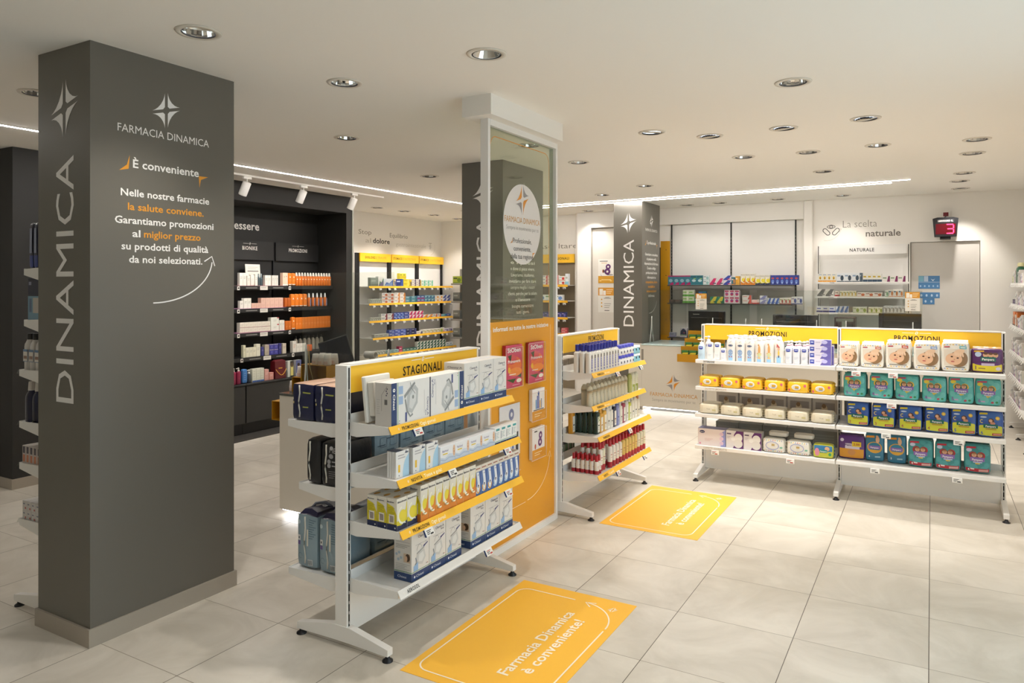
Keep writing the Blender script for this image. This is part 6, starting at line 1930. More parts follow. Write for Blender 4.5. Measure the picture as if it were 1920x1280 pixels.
def sole(num):
    def pr(b, f, w, h):
        E_(b, f, 0, h * .78, w * .46, h * .2, '3a62a8', .0009); R_(b, f, -w * .48, w * .48, h * .04, h * .4, 'cfce3a', .001)
        for q in range(3):
            E_(b, f, w * (-.3 + .3 * q), h * (.4 + .02 * (q % 2)), w * .18, h * .05, 'cfce3a', .0012)
        R_(b, f, -w * .46, -w * .12, h * .86, h * .94, 'd9c22c', .0016, 4); E_(b, f, w * .27, h * .74, w * .085, w * .085, 'e0b03a', .002); E_(b, f, w * .27, h * .74, w * .05, w * .05, 'ecd05a', .003)
        E_(b, f, -w * .28, h * .76, w * .13, h * .03, 'c2d0e2', .002); b.ribbon(f, arc(-w * .34, h * .6, .012, 60, 300, 8), .005, C('e8d05a'), .003)
        E_(b, f, w * .02, h * .62, w * .12, h * .1, '5a3a34', .002); E_(b, f, w * .0, h * .63, w * .07, h * .055, 'd9a784', .003); E_(b, f, w * .08, h * .54, w * .1, h * .05, 'c98a6a', .003)
        R_(b, f, -w * .28, w * .28, h * .36, h * .5, '1f6a5c', .0042); pampers_word(b, f, 0, h * .39, w * .085, .0062)
        R_(b, f, -w * .2, w * .22, h * .29, h * .34, 'b8963a', .003, 4); b.text(f, num, -w * .34, h * .1, .024, C('a86a4a' if num < '5' else '4a6aa0'), off=.004, bold=1)
        R_(b, f, w * .06, w * .44, h * .07, h * .17, 'b03a30', .002, 4); R_(b, f, w * .1, w * .4, h * .11, h * .14, 'e0b0a0', .003, 3)
    return pr
for i, (n_, x, hh) in enumerate((('2', -.534, .20), ('3', -.343, .20), ('4', -.15, .20), ('4', .036, .21), ('5', .217, .215), ('6', .392, .205))):
    k = pack('nappy_pack', 'nappies', .168, .076, hh, film('2f52a0'), sole(n_), .10, 8, flap(film('7d8a4a')))
    put2(k, x, -.235, .626, '%s blue and lime nappy pack, third shelf of the double gondola' % od(i))
def prem(b, f, w, h):
    R_(b, f, -w * .48, w * .48, h * .04, h * .44, 'd9962c', .001); R_(b, f, -w * .24, w * .3, h * .44, h * .66, 'd0c4d4', .002, 5)
    b.text(f, 'Pam', -w * .13, h * .56, .015, C('4a2a66'), w=w * .24, off=.006, bold=1); E_(b, f, 0, h * .3, .03, .025, 'c98a4a', .002)
    R_(b, f, w * .02, w * .36, h * .55, h * .75, 'e2c42c', .008, 3); b.text(f, '2.00', w * .19, h * .6, .018, C('a83a2a'), w=w * .24, off=.010, bold=1)
    E_(b, f, -w * .36, h * .8, .016, .014, 'd8cfe0', .002)
k = pack('nappy_pack', 'nappies', .205, .10, .2, film('5a2f74'), prem, .08, 8, flap(film('4a3a5a')))
put2(k, -.584, -.20, .336, 'purple and orange nappy pack with a yellow price sticker, bottom shelf', 1)
def prog(num):
    def pr(b, f, w, h):
        R_(b, f, -w * .46, w * .0, h * .84, h * .92, 'd98f2c', .0014, 4); E_(b, f, 0, h * .5, w * .4, h * .2, 'd8a23a', .0014); E_(b, f, 0, h * .52, w * .33, h * .155, '2f7a94', .0022)
        E_(b, f, w * .16, h * .78, w * .1, h * .12, 'd9ab88', .002); E_(b, f, w * .14, h * .9, w * .07, h * .045, 'd9a880', .003)
        R_(b, f, -w * .32, w * .32, h * .45, h * .56, '8a6ab0', .0042); pampers_word(b, f, 0, h * .47, w * .09, .0062); R_(b, f, -w * .28, w * .3, h * .36, h * .42, 'd8a23a', .0036, 4)
        b.text(f, num, -w * .28, h * .14, .015, WINK, off=.004, bold=1); R_(b, f, w * .02, w * .3, h * .15, h * .2, '9ac0cc', .002, 3)
    return pr
for i, (n_, x) in enumerate((('4', -.41), ('5', -.248))):
    k = pack('nappy_pack', 'nappies', .142, .12, .235, film('2f7490'), prog(n_), .07, 8, flap(film('2a5a70')))
    put2(k, x, -.195, .336, '%s deep blue nappy pack with orange ring, bottom shelf' % od(i), 1)
for i, x in enumerate((-.078, .11, .307)):
    k = pack('nappy_pack', 'nappies', .175, .075, .225, TEAL2, baby_dry('4', True), .08, 8, flap(film('2a5a5a')))
    put2(k, x, -.228, .3375, '%s teal nappy pants pack with red heart and red foot, bottom shelf' % od(i), 2)
# rear side of the nappy gondola: big packs seen through the gaps
def puppy(b, f, w, h):
    b.rect(f, -w / 2, w / 2, 0, h, C('c9bfb4'), .0004); b.rect(f, -w * .4, w * .4, h * .05, h * .75, C('9a9088'), .0008)
    b.ell(f, -w * .03, h * .45, w * .13, h * .2, C('d8c6a8'), .0012, 14); b.ell(f, -w * .05, h * .6, w * .09, h * .1, C('8a6a4a'), .0016, 12)
def greybk(b, f, w, h):
    b.rect(f, -w * .5, w * .5, 0, h * .96, C('8b8b86'), .0004); b.rect(f, -w * .4, w * .2, h * .2, h * .32, C('b08a4a'), .0008)
    for i in range(3):
        b.rect(f, -w * .4, w * .35, h * (.5 + .12 * i), h * (.58 + .12 * i), C('9a9a96'), .0008)
kpu = carton('toilet_roll_pack', 'pack', .2, .13, .2, 'cdc4ba', puppy); kgb = carton('storage_carton', 'box', .21, .13, .2, '8f8e88', greybk)
kbk = carton('medicine_carton', 'box', .15, .1, .11, 'b8b4ac', lambda b, f, w, h: (b.rect(f, -w * .4, w * .4, h * .5, h * .8, C('a8443c'), .0006), b.rect(f, -w * .3, w * .3, h * .15, h * .3, C('5c6a5a'), .0006)))
kb2 = carton('medicine_carton', 'box', .13, .1, .09, 'd8d6d0', lambda b, f, w, h: (b.rect(f, -w * .4, w * .4, h * .2, h * .6, C('7aa88c'), .0006)))
for i in range(5):
    G3.put(kpu, .2 + i * .215, .07, .602, 'pack with a puppy picture behind the wipes, %s from the left' % od(i), 'packs on the rear of the nappy gondola')
    G3.put(kgb, .2 + i * .215, .07, .302, 'grey printed carton on the rear bottom shelf, %s from the left' % od(i), 'packs on the rear of the nappy gondola')
    G3.put(kbk if i % 2 else kb2, .2 + i * .2, .09, 1.092, 'small printed carton behind the first promotion sign, %s from the left' % od(i), 'packs on the rear of the nappy gondola')
for i in range(5):
    G3.put(kgb, 1.32 + i * .225, .07, .602, 'grey printed carton behind the nappy packs, %s from the left' % od(i), 'packs on the rear of the nappy gondola')
# ------------------------------------------------------------------ dark cosmetics wall: products
GD = 'cosmetics on the black wall'
def plain(base, ink='9b968e', n=2, foot=None, head=None):
    def pr(b, f, w, h):
        if foot: b.rect(f, -w / 2, w / 2, 0, h * .12, C(foot), .0006)
        if head: b.rect(f, -w / 2, w / 2, h * .84, h, C(head), .0006)
        lines(b, f, -w * .3, w * .3, h * .66, n, ink, h * .12, h * .035)
    return carton('cosmetic_box', 'box', base[1], base[2], base[3], base[0], pr)
T, M2, L3, L4 = DZ[0] + .005, DZ[1] + .005, DZ[2] + .005, DZ[3] + .002
yf = -.285
# bay one, four shelves (local x = world y)
k = plain(('e6e2d8', .05, .04, .155))
x = DW.row(k, 5.98, 2, T + .002, yf, 'tall white cosmetic box', 'black wall top shelf', GD)
k = plain(('e2ddd2', .045, .04, .12)); x = DW.row(k, x + .01, 1, T + .002, yf, 'short white cosmetic box beside the white tube', 'black wall top shelf', GD)
kt = pack('cosmetic_tube', 'tube', .06, .04, .135, C('e5e1d8', .3), lambda b, f, w, h: lines(b, f, -w * .2, w * .2, h * .6, 2, '9b968e', .012), .06, 7)
x = DW.row(kt, x + .006, 1, T + .002, yf, 'white cosmetic tube', 'black wall top shelf', GD)
k = plain(('e6e2d8', .04, .04, .14)); x = DW.row(k, x + .006, 1, T + .002, yf, 'narrow white box beside the dark serum bottles', 'black wall top shelf', GD)
ks = bottle('serum_bottle', 'bottle', .036, .036, .105, '4a5a60', (.011, .04, '8e9a9c', .009), (.009, .004), .02, 2.0)
x = DW.row(ks, x + .01, 2, T + .002, yf, 'grey glass serum bottle', 'black wall top shelf', GD)
k = plain(('e6e2d8', .045, .04, .13)); x = DW.row(k, x + .03, 2, T + .002, yf, 'white box right of the serum bottles', 'black wall top shelf', GD)
k = plain(('dcd8d0', .03, .05, .13)); x = DW.row(k, x + .02, 3, T + .002, yf, 'slim white carton beside the orange tubes', 'black wall top shelf', GD, .034)
kp = carton('face_cream_box', 'box', .085, .05, .165, 'e2c4ab', lambda b, f, w, h: (b.rect(f, -w / 2, w / 2, 0, h * .1, C('e6e2d8'), .0006), b.ell(f, -w * .2, h * .68, .007, .004, INK, .001, 8), b.ell(f, w * .2, h * .72, .009, .004, INK, .001, 8)))
b = MB().box(-.115, .115, -.004, .004, 0, .27, C('e8e4da'))
f = front(.008)
lines(b, f, -.08, .08, .23, 2, 'a8a49c', .02, .004); b.rect(f, -.085, .085, .175, .19, C('8e8a84'), .001)
for i in range(4):
    b.rect(f, -.075 + i * .042, -.045 + i * .042, .02, .15, C('dcd7cc'), .001); b.ell(f, -.06 + i * .042, .1, .01, .012, C(('c9c5bc', '8d949c', '9aa0a8', '4a55a8')[i]), .0016, 10)
o = obj('show_card', b); o.location = DW.w(6.33, -.12, T + .002); o.rotation_euler = (R(-5), 0, R(90))
tag(o, 'white printed show card standing among the boxes on the black wall top shelf', 'sign')
k = plain(('e3dfd6', .05, .04, .095)); x = DW.row(k, 5.985, 1, M2 + .002, yf, 'small white box at the left end of shelf two', 'black wall', GD)
k = plain(('e6e3da', .055, .045, .125)); x = DW.row(k, x + .006, 2, M2 + .002, yf, 'white box beside the pink boxes', 'black wall shelf two', GD)
k = carton('cosmetic_box', 'box', .07, .06, .062, 'dcb5a4', lambda b, f, w, h: lines(b, f, -w * .3, w * .3, h * .6, 2, 'b08a7c', .014))
x = DW.row(k, x + .008, 2, M2 + .002, yf, 'low pink cosmetic box', 'black wall shelf two', GD)
x = DW.row(k, x, 5, M2 + .002, yf, 'piled pink cosmetic box', 'black wall shelf two', GD, stack=2)
k = carton('cosmetic_box', 'box', .0655, .06, .062, 'e0d9cc', lambda b, f, w, h: (lines(b, f, -w * .3, w * .3, h * .6, 2, 'a89c8c', .014), b.rect(f, -w / 2, w / 2, 0, h * .08, C('8e4a56'), .0006)))
x = DW.row(k, 5.985, 7, L3 + .002, yf, 'small cream double row box', 'black wall shelf three', GD, stack=2)
k = carton('cosmetic_box', 'box', .13, .06, .085, 'dfe0d6', lambda b, f, w, h: (lines(b, f, -w * .2, w * .2, h * .6, 2, '8a8a80', .014), b.rect(f, w * .25, w * .5, h * .85, h, C('b03a44'), .0006)))
x = DW.row(k, x + .01, 1, L3 + .002, yf, 'wide pale box with red corner', 'black wall shelf three', GD, stack=2)
k = plain(('e2ded4', .04, .04, .13)); x = DW.row(k, x + .008, 2, L3 + .002, yf, 'tall white box next to the orange boxes', 'black wall shelf three', GD)
kj = carton('cosmetic_jar', 'jar', .06, .06, .05, '8f8a82', lambda b, f, w, h: b.rect(f, -w / 2, w / 2, 0, h * .4, C('d9d3c6'), .0006))
DW.row(kj, 6.10, 2, L3 + .128, yf + .07, 'grey lidded jar standing behind the cream boxes', 'black wall shelf three', GD, .13) if False else None
yf4 = -.345
k = plain(('d9d5b8', .035, .04, .15)); x = DW.row(k, 5.985, 1, L4 + .002, yf4, 'slim yellowish box at the left of shelf four', 'black wall', GD)
k = plain(('ddd9c2', .05, .05, .115)); x = DW.row(k, x + .004, 3, L4 + .002, yf4, 'pale yellow cosmetic box', 'black wall shelf four', GD)
k = plain(('dedbc8', .06, .05, .15)); x = DW.row(k, x + .002, 1, L4 + .002, yf4, 'taller pale yellow cosmetic box', 'black wall shelf four', GD)
k = plain(('3c3c7c', .04, .05, .11), '8a8ab8'); x = DW.row(k, x + .014, 1, L4 + .002, yf4, 'narrow dark blue cosmetic box', 'black wall shelf four', GD)
k = carton('cosmetic_box', 'box', .068, .05, .066, 'b0a596', lambda b, f, w, h: lines(b, f, -w * .3, w * .3, h * .6, 2, '7e7468', .014)); x = DW.row(k, x + .014, 1, L4 + .002, yf4, 'taupe cosmetic box', 'black wall shelf four', GD, stack=2)
k = carton('cosmetic_box', 'box', .07, .05, .066, '3f3f92', lambda b, f, w, h: (b.ell(f, 0, h * .5, .015, .015, C('5a5ab0'), .0008, 12), b.rect(f, -w * .45, w * .45, h * .92, h, C('c9c4b8'), .0006))); x = DW.row(k, x + .004, 2, L4 + .002, yf4, 'blue cosmetic box', 'black wall shelf four', GD, stack=2)
k = plain(('34347c', .038, .05, .135), '8a8ab8'); x = DW.row(k, x + .01, 1, L4 + .002, yf4, 'tall dark blue cosmetic box', 'black wall shelf four', GD)
k = plain(('c9bfae', .06, .05, .13), '8a7c6c'); x = DW.row(k, x + .02, 1, L4 + .002, yf4, 'taupe carton at the right end of shelf four', 'black wall', GD)
# cupboard top
ZC = .6195; yc = -.42
kb = pump_bottle('body_lotion', 'bottle', .058, .045, .155, '8a2346', lambda b, f, w, h: lines(b, f, -w * .25, w * .25, h * .6, 3, 'c88aa0', .014), 'd8d3ca', .02, 2.3, .01, .022)
x = DW.row(kb, 5.70, 3, ZC, yc, 'wine red pump bottle', 'black cupboard top', GD, .07)
kt = pack('shower_tube', 'tube', .07, .045, .17, C('3f78b8', .3), lambda b, f, w, h: lines(b, f, -w * .25, w * .2, h * .7, 4, 'b9d0ea', .025), .06, 7); x = DW.row(kt, x + .004, 1, ZC, yc, 'blue upright tube', 'black cupboard top', GD)
kd = pump_bottle('serum_bottle', 'bottle', .045, .045, .11, '3c444e', None, 'd8d4ca', .016, 2.2, .01, .03); x = DW.row(kd, x + .014, 1, ZC, yc, 'dark bottle with white pump', 'black cupboard top', GD)
k = carton('cosmetic_box', 'box', .058, .05, .16, 'd3d4c4', lambda b, f, w, h: (lines(b, f, -w * .3, w * .3, h * .8, 4, '9a9a8c', .03), b.rect(f, -w / 2, w / 2, 0, h * .12, C('4a6aa8'), .0006))); x = DW.row(k, x + .012, 3, ZC, yc, 'pale green grey box with blue foot', 'black cupboard top', GD)
k = plain(('d09a90', .065, .05, .135), 'f0d8d0'); x = DW.row(k, x + .008, 1, ZC, yc, 'tall salmon pink box', 'black cupboard top', GD)
k = plain(('cf8f84', .07, .05, .09), 'f0d8d0'); x = DW.row(k, x + .004, 1, ZC, yc, 'low salmon pink box', 'black cupboard top', GD)
def bag():
    b = MB()
    vs = [(-.085, -.05, 0), (.085, -.05, 0), (.085, .05, 0), (-.085, .05, 0), (-.085, -.04, .22), (.085, -.04, .22), (.085, .04, .22), (-.085, .04, .22), (-.05, 0, .235), (.06, 0, .235)]
    b.add(vs, [(3, 2, 1, 0), (0, 1, 5, 4), (1, 2, 6, 5), (2, 3, 7, 6), (3, 0, 4, 7), (4, 5, 9, 8), (6, 7, 8, 9), (5, 6, 9), (7, 4, 8)], C('5e161e', .35))
    f = flat((0, -.051, 0), (1, 0, 0), (0, .045, 1))
    b.rect(f, -.03, .03, .125, .135, C('c9962f'), .001); b.ell(f, -.02, .07, .004, .004, C('c9962f'), .001, 8); b.ell(f, .05, .03, .004, .004, C('c9962f'), .001, 8)
    h = MB(); h.tube([(-.088 + .17 * i / 12, -.062 - .01 * math.sin(i / 12 * math.pi), .12 - .075 * math.sin(i / 12 * math.pi)) for i in range(13)], .0035, C('d9a02c'), 6)
    return Kind('gift_bag', 'bag', [('bag', b), ('handle', h)], .17, .12, .235)
DW.put(bag(), 6.50, -.43, ZC, 'dark red gift bag with a golden cord handle on the black cupboard', GD)
k = carton('perfume_box', 'box', .1, .06, .205, 'c9ccc4', lambda b, f, w, h: (b.rect(f, -w * .1, w * .5, 0, h, C('2c2a26'), .0006), b.rect(f, -w * .02, w * .44, h * .08, h * .75, C('d2c878'), .0012), b.ell(f, w * .2, h * .75, w * .22, h * .15, C('5a4a34'), .0016, 12)))
DW.put(k, 6.665, yc, ZC, 'tall perfume box with a yellow bottle picture on the black cupboard', GD)
k = carton('perfume_box', 'box', .09, .05, .205, 'c0bfc6', lambda b, f, w, h: (b.rect(f, -w * .5, w * .5, h * .2, h, C('5a6290'), .0006), b.ell(f, 0, h * .55, w * .25, h * .18, C('c99a80'), .0012, 12), b.ell(f, -w * .02, h * .72, w * .26, h * .1, C('2c2422'), .0016, 12), b.rect(f, -w * .35, w * .35, h * .2, h * .38, C('a9a4b8'), .0012)))
DW.put(k, 6.80, yc, ZC, 'perfume box with a woman portrait on the black cupboard', GD)
# bay two: sunscreens
OG = 'e07a1e'
def avene(b, f, w, h):
    b.ell(f, 0, h * .68, .010, .008, C('f6e6d4'), .001, 10); lines(b, f, -w * .25, w * .2, h * .45, 2, 'f0b070', .012)
DW.put(kp, 6.70, yf, T + .0022, 'pink skin-toned box with two dark dots at the bay joint', GD)
kot = pack('sunscreen_tube', 'tube', .062, .04, .165, C(OG, .35), lambda b, f, w, h: (avene(b, f, w, h), R_(b, f, -w * .48, w * .48, h * .02, h * .12, 'e9e5da', .001)), .06, 7)
x = DW.row(kot, 6.75, 2, T, yf, 'orange sunscreen tube with white foot', 'top shelf of the black wall', GD)
kob = bottle('sunscreen_bottle', 'bottle', .049, .04, .125, 'dd7420', (.017, .045, 'ece9e2', .011), (.016, .003), .012, 3.0, avene)
x = DW.row(kob, x + .004, 13, T, yf, 'orange sunscreen bottle with white cap', 'top shelf of the black wall', GD, .0505)
kos = pack('sunscreen_tube', 'tube', .05, .04, .12, C('b85a1c', .35), None, .06, 7)
x = DW.row(kos, 6.69, 2, M2 + .0022, yf, 'dark orange short tube', 'shelf two of the black wall', GD)
kot2 = pack('sunscreen_tube', 'tube', .068, .04, .17, C(OG, .35), lambda b, f, w, h: (b.text(f, 'A', 0, h * .58, .022, WINK, off=.006, bold=1), R_(b, f, -w * .48, w * .48, h * .02, h * .1, 'e9e5da', .001)), .06, 7)
x = DW.row(kot2, x + .004, 4, M2, yf, 'orange sunscreen tube with white letter', 'shelf two of the black wall', GD, .072)
kobs = bottle('sunscreen_spray', 'bottle', .05, .04, .12, 'd9742a', (.015, .055, 'e6e8ea', .009), (.014, .003), .014, 3.0, lambda b, f, w, h: b.rect(f, w * .05, w * .42, h * .05, h * .85, C('7a86a8'), .001))
x = DW.row(kobs, x + .02, 5, M2, yf, 'orange and blue sunscreen spray', 'shelf two of the black wall', GD, .075)
k = carton('sunscreen_box', 'box', .05, .05, .115, 'c9681c', lambda b, f, w, h: lines(b, f, -w * .3, w * .2, h * .4, 2, 'f0b070', .012)); x = DW.row(k, 6.70, 2, L3 + .0022, yf, 'small dark orange box', 'shelf three of the black wall', GD)
x = DW.row(kot, x + .006, 1, L3, yf, 'single orange tube before the orange boxes', 'shelf three of the black wall', GD)
k = carton('sunscreen_box', 'box', .052, .05, .155, OG, lambda b, f, w, h: (lines(b, f, -w * .3, w * .3, h * .5, 2, 'f3c089', .012), b.rect(f, -w * .5, w * .5, h * .62, h * .625, C('b85a14'), .0006)))
x = DW.row(k, x + .004, 12, L3, yf, 'orange sunscreen box', 'shelf three of the black wall', GD, .0535)
k = plain(('dedad0', .06, .05, .15), 'c98a5a', 3); x = DW.row(k, 6.77, 1, L4, yf4, 'tall white and orange box', 'shelf four of the black wall', GD)
k = plain(('e0ddd3', .055, .05, .11), 'b0aca2'); x = DW.row(k, x + .004, 3, L4, yf4, 'plain white low box', 'shelf four of the black wall', GD)
k = carton('sunscreen_box', 'box', .032, .04, .085, 'd9662c'); x = DW.row(k, x + .006, 3, L4, yf4, 'little orange carton', 'shelf four of the black wall', GD)
kwb = bottle('milk_bottle', 'bottle', .062, .05, .16, 'dcd8cf', (.014, .03, '2c2c2c', .013), (.013, .003), .06, 2.2)
for i in range(7):
    DW.put(kwb, 6.98 + i * .078, -.2, L4, 'white milk bottle in the back row of shelf four, %s from the left' % od(i), GD)
# mouthwash tubs and white bottles on the mustard stand
ktu = bottle('cream_tub', 'jar', .058, .058, .05, 'e3d6cd', (.028, .03, 'ebe5de', .025), (.028, .002), .008, 2.2, lambda b, f, w, h: b.rect(f, -.022, .022, h * .15, h * .6, C('dcbcae'), .0008, 6, 1))
for i in range(3):
    WORLD.put(ktu, -4.145 + i * .062, 4.10, 1.1835, 'pinkish cream tub on the upper mustard step, %s from the left' % od(i), 'tubs on the mustard stand')
    WORLD.put(ktu, -4.145 + i * .062, 4.175, 1.1835, 'pinkish cream tub in the back row of upper mustard step, %s from the left' % od(i), 'tubs on the mustard stand')
WORLD.put(ktu, -4.305, 4.10, 1.0775, 'pinkish cream tub on the lower mustard step before the portrait perfume box', 'tubs on the mustard stand')
WORLD.put(ktu, -4.389, 4.10, .958, 'pinkish cream tub standing on the counter left of the mustard steps', 'tubs on the mustard stand')

# ------------------------------------------------------------------ pain relief wall products
GP = 'remedies on the yellow-headed wall'
def med(base, c1, c2, kind):
    def pr(b, f, w, h):
        if kind == 0:
            b.poly(f, [(w * .1, 0), (w * .5, 0), (w * .5, h), (w * .3, h)], C(c1), .0006); b.rect(f, -w * .42, w * .05, h * .6, h * .75, C(c2), .0008)
        elif kind == 1:
            b.rect(f, -w / 2, w / 2, 0, h * .3, C(c1), .0006); b.rect(f, -w * .4, w * .2, h * .55, h * .72, C(c2), .0008)
        elif kind == 2:
            b.ell(f, w * .2, h * .45, w * .22, h * .3, C(c1), .0006, 14); b.rect(f, -w * .42, w * .0, h * .62, h * .78, C(c2), .0008); b.rect(f, -w / 2, w / 2, 0, h * .12, C(c1), .0008)
        elif kind == 3:
            b.poly(f, [(-w * .5, h * .2), (-w * .5, 0), (w * .1, 0), (w * .5, h), (w * .1, h)], C(c1), .0006); b.rect(f, w * .0, w * .42, h * .15, h * .32, C(c2), .0008)
        elif kind == 4:
            b.poly(f, [(-w * .5, 0), (w * .5, 0), (w * .5, h * .9), (w * .1, h * .4), (-w * .2, h * .55)], C(c1), .0006)
            for i in range(5):
                b.rect(f, -w * .4 + i * w * .17, -w * .28 + i * w * .17, 0, h * (.2 + .08 * i), C(c2), .0009)
    return pr
def mk(w, h, base, c1, c2, kind, d=.06):
    return carton('remedy_box', 'box', w, d, h, base, med(base, c1, c2, kind))
rows = [
    (PZ[0], -.27, [(.185, .145, '8a948c', '6f7a72', 'a9b0a8', 1, 1, 1, 'grey green carton'), (.13, .165, 'e0dedb', '5c8a6a', '7a5a9a', 4, 1, 1, 'white carton with coloured bars'), (.24, .13, 'd5d8e0', '4a6aa8', '8aa0c8', 4, 1, 1, 'wide pale carton with blue peaks'), (.07, .12, 'c8b89a', '3a4a80', '8a7a5a', 2, 1, 1, 'narrow tan carton'),
                   (.19, .125, '2c3c80', '3a58a8', 'c8d0e8', 0, 1, 1, 'dark blue carton with white word'), (.16, .062, 'e3d23a', 'e9dc6a', 'b08a2a', 0, 1, 2, 'bright yellow carton'), (.06, .11, 'e6c93a', '3a3a5a', 'c8a02a', 2, 1, 1, 'narrow yellow carton'), (.12, .042, 'd9d4cc', '6a5a70', 'b0a498', 0, 2, 3, 'white and plum carton'),
                   (.02, .11, 'e0c050', 'c8a030', 'c8a030', 1, 1, 1, 'thin amber carton'), (.115, .055, 'd8e6dc', '6ac0a0', '4aa888', 0, 3, 2, 'white and mint carton')]),
    (PZ[1], -.27, [(.045, .08, 'b9bdb6', '8a948c', '70786f', 2, 6, 1, 'grey vial box'), (.155, .058, 'e4e0da', 'c8643a', '4a5a90', 2, 2, 3, 'white tablet box with red swirl'), (.15, .058, 'e2dcd4', 'd08a4a', '8a8a90', 0, 2, 3, 'white tablet box with orange swirl'), (.16, .055, '5a8a96', '3a6a78', 'c8d8dc', 0, 2, 2, 'teal blue box'),
                   (.11, .06, '4a6a98', '9a3a6a', 'c8d0e0', 1, 2, 2, 'blue box with magenta foot'), (.1, .06, '6a9aa8', '3a5a80', 'd0dce0', 2, 3, 2, 'steel blue box'), (.12, .06, 'e6e3dc', 'e09a3a', 'c8c4bc', 2, 2, 2, 'white box with orange figure'), (.12, .06, 'e2e2e2', '4a5aa8', '8a90b0', 3, 4, 2, 'white box with blue figure'), (.1, .05, 'e2e0dc', '7a5a9a', '9ab05a', 2, 1, 2, 'white box with violet figure')]),
    (PZ[2], -.27, [(.05, .06, 'b4b6b0', '8a8e88', '70746c', 2, 5, 1, 'grey bottle box'), (.16, .055, 'e2e0dc', '8a3a4a', '4a5a90', 0, 2, 2, 'white box with dark corner'), (.09, .06, '3a4a98', '7a9ad0', 'd0d8ea', 2, 3, 2, 'blue box with light disc'), (.14, .06, '2f3a88', '6a7ab8', 'd0d4e8', 1, 1, 2, 'navy box with white word'),
                   (.1, .065, 'e6dfe0', 'c8386a', '4a4a70', 3, 4, 2, 'white box with pink diagonal'), (.14, .06, 'e4dcd0', 'd88a3a', '3a4a80', 3, 2, 1, 'white box with amber diagonal'), (.12, .06, 'dad2c8', 'c85a3a', '4a6a80', 0, 2, 1, 'white box with rust corner'), (.17, .05, '5aa0b0', '3a7a9a', 'e0e8ea', 0, 2, 1, 'aqua box'), (.13, .05, '3a5aa8', '2a3a80', 'd8dcea', 1, 2, 1, 'royal blue box')]),
    (PZ[3], -.35, [(.12, .06, 'b0b0a8', '8a8a82', '70706a', 1, 3, 1, 'grey carton'), (.15, .055, '3a4f98', '7a8ac8', 'd0d6ea', 2, 3, 2, 'blue box with pale oval'), (.14, .055, '23294c', '4a5080', 'c0c4d8', 0, 2, 2, 'midnight blue box'), (.17, .05, 'd9d6d2', '5a5a78', '8a8a92', 0, 1, 1, 'white box with grey word'),
                   (.11, .07, 'dcd8cc', 'c8b88a', '8aa05a', 2, 5, 1, 'ivory box with small emblem'), (.05, .06, 'b9c85a', '8aa83a', '5a7a2a', 1, 1, 1, 'lime green carton'), (.04, .08, 'e2dcd8', 'c85a6a', 'a83a4a', 1, 1, 1, 'white carton with red foot'), (.13, .06, 'dcd8e2', '8a7ab0', '6a5a98', 2, 2, 1, 'white box with violet emblem')]),
    (PZ[4], -.35, [(.07, .07, 'c9cbc6', '8a948c', '70746c', 2, 4, 1, 'pale grey box'), (.11, .06, '9ab8bc', '5a8a90', '3a6a70', 1, 3, 1, 'blue green box'), (.09, .1, 'a83a5a', 'd87a90', 'e0c0c8', 1, 1, 1, 'crimson carton'), (.1, .055, '3a6a60', '8ab8a0', 'd8e0dc', 1, 4, 1, 'dark teal box'), (.095, .048, 'e0e2da', '2f5a4c', '3a6a5a', 3, 9, 3, 'white and bottle green box'), (.11, .08, 'dfe3e4', '8ab0c8', '6a90b0', 1, 2, 1, 'white and pale blue box'), (.07, .08, 'c9d86a', '8aa83a', '5a7a2a', 1, 1, 1, 'yellow green carton'), (.12, .06, 'd8dae2', '2f3f80', '3a4a90', 3, 2, 2, 'white and navy box')])]
SHN = ('top', 'second', 'third', 'fourth', 'fifth')
for si, (z, yf_, items) in enumerate(rows):
    x = 9.12
    for (w_, h_, base, c1, c2, kd, n, st, nm) in items:
        if x + w_ > 11.40:
            break
        n = max(1, min(n, int((11.42 - x) / (w_ + .002))))
        x = PW.row(mk(w_, h_, base, c1, c2, kd), x, n, z + .0008, yf_, nm, '%s yellow-railed shelf' % SHN[si], GP, stack=st) + .006
k = mk(.09, .075, 'dfd040', 'c8b02a', '5a5a3a', 1)
PW.row(k, 9.98, 2, PZ[0] + .0008, -.18, 'tall pile yellow carton standing behind', 'top yellow-railed shelf', GP, stack=3)
# seasonal bay
GS = 'remedies in the seasonal bay'
ks1 = mk(.1, .055, 'e3e0dc', 'c8484a', '5a5a90', 0); ks2 = mk(.11, .075, 'e6e1d8', 'c0392f', '8ab8d0', 2)
BW.row(ks1, -5.93, 4, SZ[0] + .001, -.32, 'white box with red corner', 'seasonal bay top shelf', GS, stack=3)
BW.row(ks2, -5.51, 1, SZ[0] + .001, -.32, 'white box with red deer shape', 'seasonal bay top shelf', GS, stack=2)
BW.row(mk(.06, .19, 'dfe3e6', '8ac0d8', 'b9b4a8', 1), -5.392, 1, SZ[0] + .001, -.32, 'tall narrow white and blue box at the end', 'seasonal bay top shelf', GS)
BW.row(mk(.17, .1, 'e2e4e6', '6a90c8', '5a8a4a', 2), -5.95, 3, SZ[1] + .001, -.32, 'white box with blue and green shapes', 'seasonal bay second shelf', GS)
BW.row(mk(.08, .09, '3a3f78', '6a6ab0', 'a9a0c8', 2), -5.95, 7, SZ[2] + .001, -.32, 'dark blue lozenge box', 'seasonal bay third shelf', GS)
BW.row(mk(.14, .05, 'dedad4', '6a6a70', 'b09a5a', 0), -5.95, 3, SZ[3] + .001, -.32, 'white box with grey corner', 'seasonal bay fourth shelf', GS, stack=2)
BW.row(mk(.11, .05, 'c04a50', 'e08a8a', 'e6d8d8', 1), -5.47, 1, SZ[3] + .001, -.32, 'red and white box at the end', 'seasonal bay fourth shelf', GS, stack=2)
